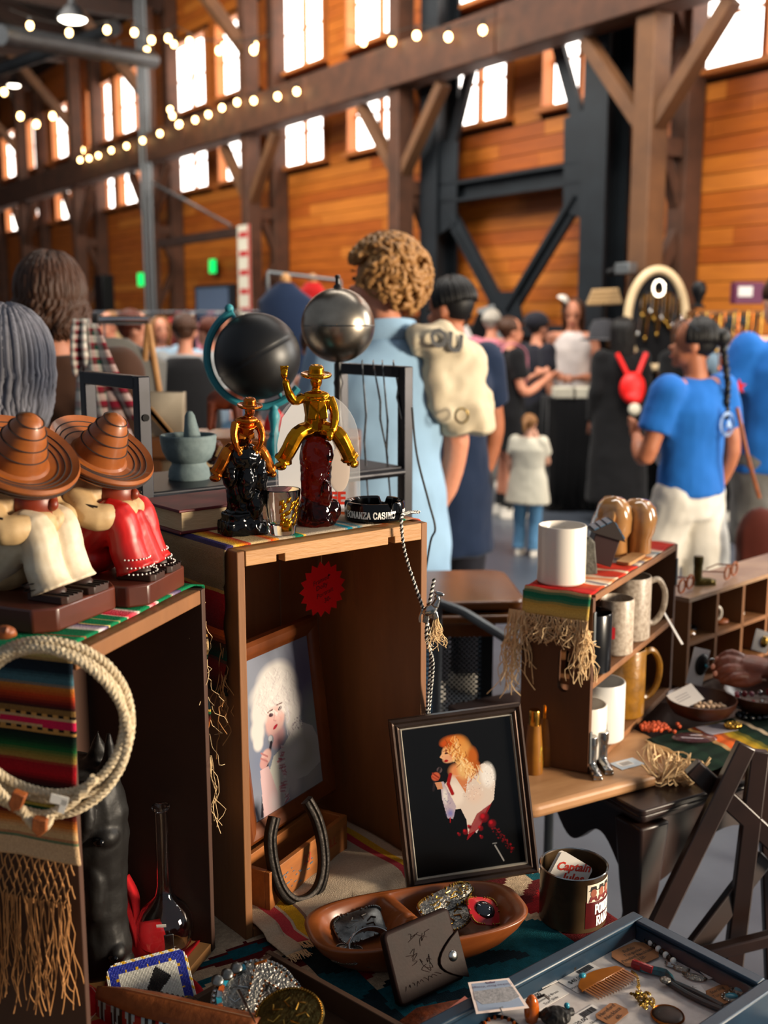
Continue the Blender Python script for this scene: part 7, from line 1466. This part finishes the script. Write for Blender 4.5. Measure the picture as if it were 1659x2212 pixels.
q.build('metal_ring', 'brass_gold', jk)
# dark haired person in navy
person('black-haired person in a long navy shirt standing beside the blond man', 978, 4.5, 1.72, 35, skin='skin_tan', shirt='fab_navy', pants='fab_charcoal', hair=('short', 'black', .05), hem=.62, hemw=1.1, look=20, pitch=14, J=dict(er=(.25, .02, 1.12)), vox=.015)
person('walking person in orange shoes and white socks half hidden behind the navy shirt', 985, 7.3, 1.66, 70, shirt='fab_blue', pants='fab_charcoal', shoes='shoe_orange', socks='sock_white', shorts=.9, hair=('short', 'black', .05), vox=.02)
# toddler
t, S, HR, j = person('toddler with ponytail, cream smock and jeans standing on the floor', 1148, 7.25, .94, -30, skin='skin_pale', shirt='fab_cream', pants='fab_jeans', hair=('tied', 'lightbrown', .06), hem=.66, hemw=1.25, vox=.016, J=dict(er=(.2, .12, 1.16), wr=(.06, .16, 1.42), hl=(-.11, 0, .8), hr=(.11, 0, .8)), girth=1.25, group=None)
# woman in black T-shirt with pink backpack
t, S, HR, j = person('woman in black T-shirt and shorts with glasses and pink backpack', 1100, 8.7, 1.56, -75, shirt='fab_black', pants='fab_black', shorts=.75, socks='sock_black', shoes='shoe_white', hair=('short', 'brown', .04), J=dict(er=(.22, .06, 1.12), wr=(.16, .28, 1.22), el=(-.22, .06, 1.12), wl=(-.1, .28, 1.24)), vox=.018, girth=1.1, group=None)
e = MB(S @ HR)
for sx in (-1, 1): e.tube([(sx * .034 + .026 * math.cos(a), .1, .012 + .022 * math.sin(a)) for a in [2 * math.pi * k / 14 for k in range(14)]], .004, 6, closed=True)
e.build('glasses', 'shoe_black', t)
bp = thing('backpack', 'pink patterned backpack on the woman in the black T-shirt', 'backpack', t.location, math.radians(-75), None)
q = MB(); q.ell((0, -.22, 1.02), (.17, .1, .24)); q.box((0, -.2, .92), (.3, .14, .26)); q.build('pack', 'fab_pink', bp, remesh=.02, fac=4)
for k in range(9): q = MB(); q.ell((-.1 + .1 * (k % 3), -.315, .88 + .11 * (k // 3)), (.02, .008, .025), 8, 6); q.build('strawberry_print', 'red_ink', bp)
for sx in (-.11, .11): q = MB(); q.tube(cat_rom([(sx, -.14, 1.2), (sx, -.06, 1.36), (sx, .1, 1.3), (sx, .1, 1.05)], 4), .018, 8, flat=.4); q.build('strap', 'fab_pink', bp)
# further stall people
person('person in pink cardigan behind the backpack woman', 1062, 10.2, 1.62, -20, shirt='fab_pink', pants='fab_grey', hair=('short', 'white', .04), sleeve='long', vox=.022)
person('vendor with long brown hair and white tank top behind the black stall', 1238, 9.72, 1.70, 165, shirt='fab_tank', pants='fab_black', hair=('long', 'brown', .3), sleeve='none', pitch=22, J=dict(er=(.24, .05, 1.12), wr=(.1, .24, 1.1), el=(-.24, .05, 1.12), wl=(-.05, .24, 1.08)), vox=.018)
t, S, HR, j = person('woman with long dark hair and long black dress wearing a red backpack', 1345, 8.4, 1.55, 5, shirt='fab_black', pants='fab_black', hair=('long', 'black', .28), sleeve='long', hem=.2, hemw=1.35, look=20, vox=.02, girth=1.1, group=None)
bp = thing('mini_backpack', 'small bright red backpack on the woman in black', 'backpack', t.location, math.radians(5), None); q = MB(); q.ell((.03, -.2, 1.05), (.1, .07, .12)); q.ell((.03, -.24, .98), (.07, .05, .05)); q.build('pack', mat('bright_red', '#d81410', .5), bp, remesh=.014)
for sx in (-1, 1): q = MB(); q.tube([(.03 + sx * .03, -.2, 1.13), (.03 + sx * .11, -.15, 1.3)], .018, 8); q.build('strap', 'bright_red', bp)
q = MB(); q.ell((.03, -.27, .9), (.045, .02, .045)); q.build('charm', 'fab_cream', bp)
person('person in dark cap at the stall behind the backpack woman', 1160, 9.55, 1.58, -60, shirt='fab_charcoal', pants='fab_black', hair=('short', 'black', .03), vox=.022)
cp = thing('cap', 'dark grey cap on the person behind the backpack woman', 'cap', (P(1160, 700, Y=9.55).x, 9.55, 1.49), math.radians(-60), None); q = MB(); q.ell((0, -.01, .04), (.1, .115, .08)); q.prism([(-.08, .08), (.08, .08), (.06, .17), (0, .19), (-.06, .17)], .02, .03); q.build('crown', 'fab_charcoal', cp, remesh=.012)
# woman in blue T-shirt with braid
t, S, HR, j = person('woman with dark braid, blue T-shirt and loose white trousers', 1508, 4.65, 1.565, 32, skin='skin_tan', shirt='fab_blue', pants='fab_offwhite', shoes='shoe_white', hair=('braid', 'black', .34), hem=.93, flare=1.75, look=38, J=dict(el=(-.26, .04, 1.12), wl=(-.17, .19, 1.2), er=(.24, -.03, 1.12), kl=(-.12, .12, .5), al=(-.12, .12, .08), kr=(.12, -.02, .5), ar=(.12, -.14, .08)), vox=.013, group=None)
q = MB(S); 
for r_ in (.052, .043): q.lathe([(r_, -.003), (r_ + .005, 0), (r_, .003)], 24, frame((.07, -.142, 1.27), (1, .12, 0), (0, -1, .05)), caps=False)
q.build('round_print', mat('print_pale', '#9cb4d8', .8), t)
q = MB(S); q.add([(.07, -.15, 1.295), (.05, -.15, 1.255), (.09, -.15, 1.255)], [(0, 1, 2)]); q.build('print_triangle', 'print_pale', t, solid=.004)
e = MB(S @ HR)
for sx in (-1, 1): e.tube([(sx * .03 + .024 * math.cos(a), .06, .115 + .016 * math.sin(a)) for a in [2 * math.pi * k / 14 for k in range(14)]], .004, 6, closed=True)
e.tube([(-.055, .06, .115), (-.09, -.03, .06)], .003, 6); e.build('sunglasses', 'silver', t)
pk = thing('paper_bundle', 'white paper bundle held by the woman in the blue T-shirt', 'bundle', P(1412, 945, Y=4.75)); q = MB(); q.ell((0, 0, .05), (.045, .04, .06)); q.ell((.05, .0, -.05), (.05, .04, .09)); q.build('paper', 'fab_white', pk, remesh=.012, disp=(.03, .04))
lb = thing('leather_bag', 'brown leather shoulder bag hanging at the woman\'s right side', 'bag', P(1640, 1150, Y=4.55)); q = MB(); q.ell((0, 0, -.03), (.1, .06, .14)); q.box((0, 0, -.06), (.17, .09, .16)); q.build('pouch', fabric('bag', '#4a1c12'), lb, remesh=.012, fac=6); o0 = lb.location; q = MB(); q.tube(cat_rom([P(1592, 880, Y=4.5) - o0, P(1615, 985, Y=4.47) - o0, P(1640, 1075, Y=4.5) - o0], 5), .009, 8); q.build('strap', 'leather_tan', lb)
# man in blue T-shirt at the right edge
t, S, HR, j = person('man in blue T-shirt with red star on the sleeve at the right edge', 1692, 5.1, 1.76, 15, skin='skin_pale', shirt='fab_blue', pants='fab_grey', shorts=.95, hair=('short', 'brown', .05), girth=1.15, hem=.86, J=dict(el=(-.27, .02, 1.13), wl=(-.06, .22, 1.08)), group=None)
q = MB(S); st_ = [((.034 if k % 2 == 0 else .015) * math.sin(math.pi * k / 5), (.034 if k % 2 == 0 else .015) * math.cos(math.pi * k / 5)) for k in range(10)]; q.prism(st_, 0, .004, frame((-.262, -.085, 1.26), (1, -.5, 0), (-.5, -.9, .1))); q.build('star_patch', 'bright_red', t)
person('person with blue-black hair far behind the blue shirts', 1585, 8.6, 1.60, -60, shirt='fab_lightblue', pants='fab_black', hair=('short', 'blue', .05), pitch=20, vox=.022)
person('person with brown hair bending behind the oval display', 1478, 8.6, 1.54, 30, shirt='fab_black', pants='fab_black', hair=('long', 'brown', .2), sleeve='long', vox=.022)
# people at left
person('person with cropped hair in dark green T-shirt beyond the clothes rail', 283, 6.4, 1.60, -70, shirt='fab_olive', pants='fab_charcoal', hair=('short', 'red', .02), girth=1.2, pitch=10, vox=.018)
t, S, HR, j = person('person in grey sleeves and black vest with dark hair seen from behind', 398, 7.2, 1.58, 5, shirt='fab_greymid', pants='fab_khaki', hair=('short', 'brown', .05), sleeve='long', pitch=8, J=dict(el=(-.3, .06, 1.2), wl=(-.2, .3, 1.3), er=(.26, .05, 1.15), wr=(.15, .28, 1.2)), vox=.018, girth=1.15, group=None)
q = MB(S); q.loft([ering(0, -.005, z, rx, ry) for z, rx, ry in ((.82, .255, .215), (1.0, .25, .21), (1.2, .245, .2), (1.38, .215, .17), (1.46, .13, .12))]); q.build('vest', 'fab_black', t, remesh=.02)
person('person with reddish hair and patterned shirt beside the black vest', 452, 8.3, 1.56, 60, shirt='fab_lightblue', pants='fab_jeans', hair=('short', 'red', .05), vox=.022)
person('woman bending over behind the two globes with dark brown hair', 668, 5.2, 1.58, 195, shirt='fab_tank', pants='fab_jeans', hair=('short', 'brown', .06), lean=.35, pitch=30, vox=.016)
person('white-haired person in the crowd behind the metal globe', 622, 9.0, 1.58, 170, shirt='fab_navy', pants='fab_charcoal', hair=('short', 'white', .05), vox=.022)
person('person in dark shirt in the crowd behind the black globe', 500, 9.4, 1.6, 120, shirt='fab_charcoal', pants='fab_jeans', hair=('short', 'black', .05), vox=.022)
person('person in pale shirt far back left of the black vest', 345, 9.6, 1.55, -150, shirt='fab_lightblue', pants='fab_grey', hair=('long', 'lightbrown', .15), vox=.022)
person('person in pink top far back near the clothes rail', 238, 9.2, 1.6, 140, shirt='fab_pink', pants='fab_grey', hair=('short', 'lightbrown', .05), vox=.022)
# shopper just outside the frame whose arm reaches in over the bowls
RL, RA_ = V((1.43, 2.0, 0)), math.radians(37); RI = (Mx.Translation(RL) @ Mx.Rotation(RA_, 4, 'Z')).inverted()
t, S, HR, j = person('shopper reaching a bare arm in from the right edge to hold a card', 1700, 2.0, 1.7, 37, skin='skin_brown', shirt='fab_charcoal', pants='fab_jeans', hair=('short', 'black', .05), loc=RL, pitch=15, lean=.12, J=dict(el=(RI @ V((1.1, 2.1, 1.08))) * (1.75 / 1.7), wl=(RI @ P(1715, 1455, Y=2.235)) * (1.75 / 1.7)), nohand='l', group=None)
for ch in list(reach.children): ch.parent = t; ch.matrix_local = RI @ Mx.Translation(reach.location)
bpy.data.objects.remove(reach)
# ------------------------------------------------------------------ background stalls, racks and wall fittings
mat('chrome', '#d0d0d0', .15, 1); mat('plastic_bag', '#b5a58c', .5, col2='#8a7a62', nscale=8, contrast=.8)
t = thing('clothes_rail', 'chrome clothes rail behind the brown-haired man', 'clothes rail'); Y = 3.75
for y0, y1, x0, x1, YY in ((690, 692, -40, 322, Y), (672, 668, -40, 178, Y + .15)): q = MB(); q.cyl(P(x0, y0, Y=YY), P(x1, y1, Y=YY), .014, n=12); q.build('rail_tube', 'chrome', t)
for x in (195, 20): q = MB(); a = P(x, 691, Y=Y); q.cyl(a - V((.03, 0, 0)), a + V((.03, 0, 0)), .024, n=12); q.build('collar', 'shoe_black', t)
a = P(320, 700, Y=Y)
for dx in (-.07, .06): q = MB(); q.cyl(a, (a.x + dx * 3, a.y + .1, 0), .011, n=8); q.build('wooden_leg', 'crate_pale', t)
q = MB(); b = P(-30, 690, Y=Y); q.cyl(b, (b.x, b.y, 0), .012, n=8); q.build('wooden_leg', 'crate_pale', t)
for k, (x, c, lab) in enumerate(((10, 'charcoal', 'dark'), (55, 'brown', 'brown'), (225, 'grey', 'grey'))):
    p = P(x, 692, Y=Y); t = thing('hanging_garment', lab + ' garment hanging on the chrome clothes rail', 'garment', (p.x, p.y, p.z - .02), R(-.3, .3), 'garments on the chrome rail'); q = MB(); q.loft([ering(0, 0, z, rx, ry) for z, rx, ry in ((-.75, .2, .05), (-.4, .19, .055), (-.12, .2, .05), (-.04, .08, .03))]); q.build('cloth', 'fab_' + c, t, disp=(.03, .08)); q = MB(); q.tube([(0, 0, -.04), (0, 0, .01), (.015, 0, .035)], .003, 6); q.build('hanger_hook', 'chrome', t)
# low wooden bench with carved animal, bag and red cap
p = P(560, 935, Y=3.05); t = thing('wooden_bench', 'orange-brown wooden bench top behind the teal globe stand', 'bench', (p.x, p.y, 0)); q = MB(); q.box((-.02, 0, p.z - .03), (.6, .24, .06)); q.build('bench_top', 'table_orange', t, bev=.008)
for x in (-.28, .24): q = MB(); q.box((x, 0, (p.z - .06) / 2), (.05, .2, p.z - .06)); q.build('leg', 'table_orange', t)
ca = thing('carved_animal', 'reddish carved wooden animal standing on the bench', 'figurine', P(487, 930, Y=3.04)); mat('rust_wood', '#7a3416', .5, col2='#4a1c0a', nscale=20); q = MB(); q.ell((0, 0, .085), (.05, .025, .03)); q.tube([(.035, 0, .1), (.05, 0, .13)], [.02, .015], 8); q.ell((.058, 0, .135), (.025, .014, .014))
for dx, dy in ((-.035, -.015), (-.03, .015), (.03, -.015), (.035, .015)): q.tube([(dx, dy, .08), (dx * 1.2, dy, .0)], [.013, .007], 8)
q.build('body', 'rust_wood', ca, remesh=.005)
rc_ = thing('red_cap', 'small bright red knitted cap on the bench behind the horse bottle', 'cap', P(597, 928, Y=3.04)); q = MB(); q.lathe([(.035, 0), (.033, .02), (.022, .04), (.008, .055), (0, .056)], 20); q.build('knit', 'bright_red', rc_, disp=(.01, .02))
bg = thing('tote_bag', 'tan paper tote bag with wooden slats standing behind the rack', 'bag', P(350, 935, Y=3.0)); q = MB(); q.loft([[V((x * w / 2, y * d / 2, z)) for x, y in ((-1, -1), (1, -1), (1, 1), (-1, 1))] for z, w, d in ((-.12, .11, .06), (.0, .12, .06), (.11, .125, .05))], caps=False); q.build('bag_body', 'plastic_bag', bg, solid=.003)
for k in range(3): q = MB(); q.bar((-.045 + .012 * k, -.045, .09 - .01 * k), (.03 + .012 * k, -.045, .0 - .012 * k), .012, .012); q.build('wooden_slat', 'crate_pale', bg)
# shirts on stands at centre left
for x, c, lab, w in ((617, 'navy', 'navy blue shirt on a stand left of the metal globe', .19), (676, 'red', 'orange-red shirt on a stand behind the metal globe', .15)):
    p = P(x, 612, Y=7.6 + (.45 if c == 'red' else 0)); t = thing('shirt_stand', lab, 'shirt', (p.x, p.y, 0)); q = MB(); q.loft([ering(0, 0, z, rx, ry) for z, rx, ry in ((p.z - .75, w * .9, .1), (p.z - .4, w * .9, .11), (p.z - .12, w, .1), (p.z - .04, w * .55, .07), (p.z, .05, .05))]); q.build('shirt_body', 'fab_' + c, t, disp=(.03, .1)); q = MB(); q.ell((0, 0, p.z + .02), (.035, .035, .05)); q.build('neck_knob', 'crate_pale', t); q = MB(); q.cyl((0, 0, 0), (0, 0, p.z), .02, n=8); q.lathe([(.18, 0), (.17, .02), (.02, .04)], 20); q.build('stand', 'blackmetal', t)
t = thing('hanging_rail', 'thin metal rail above the navy shirt', 'rail'); q = MB(); q.tube([P(578, 588, Y=7.9), P(735, 606, Y=7.9)], .013, 8); q.build('bar', 'conduit', t)
for x, y in ((578, 588), (735, 606)): q = MB(); a = P(x, y, Y=7.9); q.cyl((a.x, a.y, 0), a, .013, n=8); q.build('post', 'conduit', t)
# far garment rail
a, b = P(200, 675, Y=11.5), P(640, 672, Y=11); t = thing('far_clothes_rail', 'long far clothes rail across the left of the crowd', 'clothes rail'); q = MB(); q.cyl(a, b, .014, n=8); q.build('bar', 'chrome', t)
for p in (a, a.lerp(b, .5), b): q = MB(); q.cyl((p.x, p.y, 0), p, .014, n=8); q.build('post', 'chrome', t)
cols = ['navy', 'cream', 'darkred', 'grey', 'olive', 'pink', 'charcoal', 'lightblue', 'khaki', 'red', 'white', 'brown']; od = ['first', 'second', 'third', 'fourth', 'fifth', 'sixth', 'seventh', 'eighth', 'ninth', 'tenth', 'eleventh', 'twelfth', 'thirteenth', 'fourteenth', 'fifteenth', 'sixteenth', 'seventeenth', 'eighteenth', 'nineteenth', 'twentieth', 'twenty-first', 'twenty-second', 'twenty-third', 'last']
for k in range(24):
    p = a.lerp(b, (k + .5) / 24); c = cols[(k * 5) % 12]; t = thing('hanging_garment', '%s garment from the left on the far clothes rail, %s' % (od[k], c), 'garment', (p.x, p.y, p.z - .03), R(.9, 1.6), 'garments on the far rail'); q = MB(); L = R(.7, 1.0); q.loft([ering(0, 0, z, rx, ry, 12) for z, rx, ry in ((-L, .22, .03), (-L * .5, .2, .034), (-.12, .21, .03), (-.03, .06, .02))]); q.build('cloth', 'fab_' + c, t, disp=(.04, .1))
# black-clothed stall tables
def stall(lab, px0, px1, Y, D, z):
    p, q_ = P(px0, 700, Y=Y), P(px1, 700, Y=Y); cx = (p.x + q_.x) / 2; W = q_.x - p.x; t = thing('stall_table', lab, 'table', (cx, Y + D / 2, 0), group=None); q = MB(); n = 90; rg = []
    for zz, am in ((.02, .03), (z * .5, .018), (z - .03, .006), (z, 0), (z + .001, -.02)):
        rr_ = []
        for k in range(n):
            u = 4 * k / n; s_, f = int(u), u - int(u); x, y = ((-1 + 2 * f, -1), (1, -1 + 2 * f), (1 - 2 * f, 1), (-1, 1 - 2 * f))[s_]; w = 1 + am * math.sin(k * 2.1) / max(W, D); rr_.append(V((x * W / 2 * w + am * math.sin(k * 1.7) * .3, y * D / 2 + am * math.sin(k * 2.3), zz)))
        rg.append(rr_)
    q.loft(rg); q.build('black_cloth', 'fab_black', t, smooth=180); return t
stall('long black-clothed stall table behind the woman with the red backpack', 1190, 1325, 8.9, .45, .92)
stall('nearer black-clothed stall table behind the woman in the blue shirt', 1345, 1452, 8.72, .3, .92)
stall('black-clothed stall table between toddler and backpack woman', 985, 1085, 11, .6, .95)
for k, (x, y, w) in enumerate(((1222, 886, .17), (1262, 878, .18))): t = thing('cream_box', ('left' if k == 0 else 'right') + ' shallow cream box on the black stall table', 'box', (P(x, 700, Y=9.05).x, 9.05, .9215), 0, 'boxes on the stall'); q = MB(); q.box((0, 0, .04), (w, .2, .08)); q.build('carton', 'fab_cream', t, bev=.004)
# oval display mirror with necklaces
p = P(1418, 690, Y=8.85); t = thing('oval_display', 'large oval cream-framed black display board with gold necklaces', 'display board', p); OX, OZ = .226, .38
q = MB(); q.tube([(OX * math.cos(a), 0, OZ * math.sin(a)) for a in [2 * math.pi * k / 60 for k in range(60)]], .034, 10, closed=True); q.build('oval_frame', mat('cream_gloss', '#cdb48c', .35), t)
q = MB(); q.prism([(OX * math.cos(a), OZ * math.sin(a)) for a in [2 * math.pi * k / 48 for k in range(48)]], 0, .012, axis='y'); q.build('black_board', 'fab_black', t)
for k in range(11):
    x = -.15 + .03 * k; L = R(.15, .38); z0 = .22 * math.sqrt(max(.02, 1 - (x / OX) ** 2)); q = MB(); q.tube(cat_rom([(x - .02, -.02, z0), (x - .015, -.025, z0 - L * .6), (x, -.03, z0 - L), (x + .015, -.025, z0 - L * .6), (x + .02, -.02, z0)], 4), .005, 5); q.ell((x, -.03, z0 - L), (.014, .01, .02), 8, 6); q.build('necklace', 'brass_gold' if k % 3 else 'silver', t)
q = MB(); q.tube([(.045 * math.cos(a), -.03, .24 + .06 * math.sin(a)) for a in [2 * math.pi * k / 20 for k in range(20)]], .008, 6, closed=True); q.build('oval_pendant', 'silver', t)
q = MB(); q.box((0, .02, -OZ - (p.z - OZ - .9215) / 2), (.05, .05, p.z - OZ - .9215)); q.build('stand_post', 'blackmetal', t)
# wall shelf clutter behind the right stalls
def wpt(x, y, Y): return P(x, y, Y=Y)
t = thing('bust', 'black jewellery bust on the ledge right of the oval display', 'bust', wpt(1508, 665, 8.0)); q = MB(); q.lathe([(.05, 0), (.05, .01), (.025, .03), (.03, .06), (.05, .1), (.055, .14), (.035, .18), (0, .19)], 20); q.build('form', 'blackmetal', t)
t = thing('purple_box', 'purple box with pale window on the ledge at the right', 'box', wpt(1612, 655, 8.0)); q = MB(); q.box((0, 0, .07), (.2, .12, .15)); q.build('carton', mat('purple', '#54103a', .5), t, bev=.004); q = MB(); q.box((-.03, -.062, .08), (.1, .004, .07)); q.build('window_label', 'fab_white', t)
t = thing('ledge', 'long wooden display ledge along the wall behind the right stalls', 'shelf'); a, b = wpt(1492, 668, 8.05), wpt(1760, 668, 8.05); q = MB(); q.bar(a - V((0, 0, .03)), b - V((0, 0, .03)), .25, .04); q.build('board', 'crate_mid', t)
for p in (a.lerp(b, .5), b): q = MB(); q.box((p.x, p.y, p.z / 2 - .025), (.05, .05, p.z - .06)); q.build('leg', 'crate_mid', t)
for k in range(16):
    x = 1490 + 10 * k; L = R(.15, .4); p = wpt(x, 672 + R(0, 8), 7.9); t = thing('hanging_necklace', '%s brass necklace from the left hanging below the wall ledge' % od[k], 'necklace', p, 0, 'necklaces under the ledge'); q = MB(); q.tube(cat_rom([(-.02, 0, 0), (-.012, -.01, -L * .6), (0, -.01, -L), (.012, -.01, -L * .6), (.02, 0, 0)], 4), .006, 5); q.ell((0, -.01, -L), (.016, .012, .022), 8, 6); q.build('chain', ('brass_gold', 'copper_gold', 'black_carving')[k % 3], t)
t = thing('felt_hat', 'grey felt hat on a stand between the vendor and the oval display', 'hat', wpt(1302, 735, 9.1)); q = MB(); q.lathe([(.17, .0), (.175, .01), (.11, .02), (.105, .1), (.08, .16), (0, .17)], 28); q.build('felt', fabric('felt', '#3c3c40'), t, disp=(.02, .1)); q = MB(); q.cyl((0, 0, 0), (0, 0, -.5), .02, n=8); q.build('stand', 'blackmetal', t)
t = thing('textile_roll', 'cream and grey textile roll above the felt hat', 'textile', wpt(1305, 655, 9.15)); q = MB()
for k in range(4): q.tube([(-.14 + .012 * k, 0, .03 * k), (.14 - .01 * k, 0, .03 * k + .01)], .022, 10)
q.build('folds', 'fab_khaki', t); q = MB(); q.cyl((0, 0, 0), (0, 0, -.75), .02, n=8); q.build('stand', 'blackmetal', t)
t = thing('desk_lamp', 'small white and black lamp on the ledge left of the vendor', 'lamp', wpt(1215, 650, 9.6)); q = MB(); q.lathe([(.06, 0), (.05, .03), (.02, .05), (0, .055)], 16, Mx.Rotation(.6, 4, 'Y')); q.build('shade', 'shoe_white', t); q = MB(); q.tube([(0, 0, 0), (.01, 0, -.06), (0, 0, -.1)], .012, 8); q.build('arm', 'shoe_black', t)
t = thing('knit_cap', 'teal and tan knitted cap on a stand above the navy shirt', 'cap', wpt(985, 655, 8.8)); q = MB(); q.ell((0, 0, .05), (.085, .085, .1)); q.build('knit', fabric('tealcap', '#6a9a8a', '#b08a58'), t, disp=(.02, .05)); q = MB(); q.cyl((0, 0, -.03), (0, 0, -1.62), .015, n=8); q.build('stand', 'blackmetal', t)
for k, (x, y, r_) in enumerate(((1005, 735, -.5), (1030, 720, .45), (1060, 700, -.3))): t = thing('print_board', '%s leaning black and white print board in the centre stall' % ('left', 'middle', 'right')[k], 'board', wpt(x, y + 40, 10.4 + .25 * k), r_, 'print boards'); q = MB(); q.box((0, 0, .15), (.17, .02, .4), (0, r_, 0)); q.build('panel', ('fab_white', 'fab_black', 'fab_greymid')[k], t); q = MB(); q.cyl((0, .05, .0), (0, .05, -1.3), .015, n=8); q.build('easel', 'blackmetal', t)
# wall fittings at left
def wallbox(nm, lab, cat, x0, y0, x1, y1, w, d, m, bev=.01):
    a, b = Bp(x0, y0, w), Bp(x1, y1, w); t = hall(nm, lab, cat); q = MB(); q.box(((a.x + b.x) / 2, w, (a.z + b.z) / 2), (abs(b.x - a.x), d, abs(a.z - b.z))); q.build('body', m, t, bev=bev); return t, a, b
wallbox('loudspeaker', 'tall black loudspeaker column on the wall at left', 'loudspeaker', 214, 595, 236, 672, -.4, .2, 'blackmetal')
t, a, b = wallbox('door_panel', 'dark steel door panel with blue-grey glass in the wall at left', 'door', 424, 617, 508, 690, .47, .08, 'steel'); q = MB(); q.box(((a.x + b.x) / 2, .42, (a.z + b.z) / 2), (abs(b.x - a.x) * .82, .02, abs(a.z - b.z) * .82)); q.build('glass', mat('dim_glass', '#5c6c84', .2), t)
t, a, b = wallbox('banner', 'tall narrow red and cream banner hanging at left of centre', 'banner', 514, 488, 543, 690, -.3, .02, 'fab_cream', 0)
for k in range(5): q = MB(); z = b.z + (a.z - b.z) * (k + .5) / 5; q.box(((a.x + b.x) / 2 + .0, -.312, z), (abs(b.x - a.x) * .7, .004, abs(a.z - b.z) / 5 * .3)); q.build('red_lettering', 'fab_red', t)
q = MB(); q.box((b.x, -.312, (a.z + b.z) / 2), (.05, .006, abs(a.z - b.z))); q.build('red_edge', 'fab_red', t)
t = hall('cross_bar', 'dark timber cross bar between the third and fourth posts', 'beam'); q = MB(); q.bar(Bp(345, 527, -.1), Bp(520, 500, -.1), .1, .12); q.build('bar', 'timber_dark', t)
t = hall('guy_cable', 'thin diagonal cable from the fourth post to the cross bar', 'cable'); q = MB(); q.tube([Bp(330, 395, -.1), Bp(500, 488, -.1)], .02, 6); q.build('cable', 'conduit', t)
t = hall('security_camera', 'grey security camera mounted on the nearest timber post', 'camera'); a = Bp(1352, 580, -.2); q = MB(); q.box(a, (.16, .1, .09)); q.build('housing', 'conduit', t, bev=.01); q = MB(); q.cyl(a + V((-.08, -.02, -.01)), a + V((-.14, -.06, -.03)), .03, n=12); q.build('lens', 'blackmetal', t)
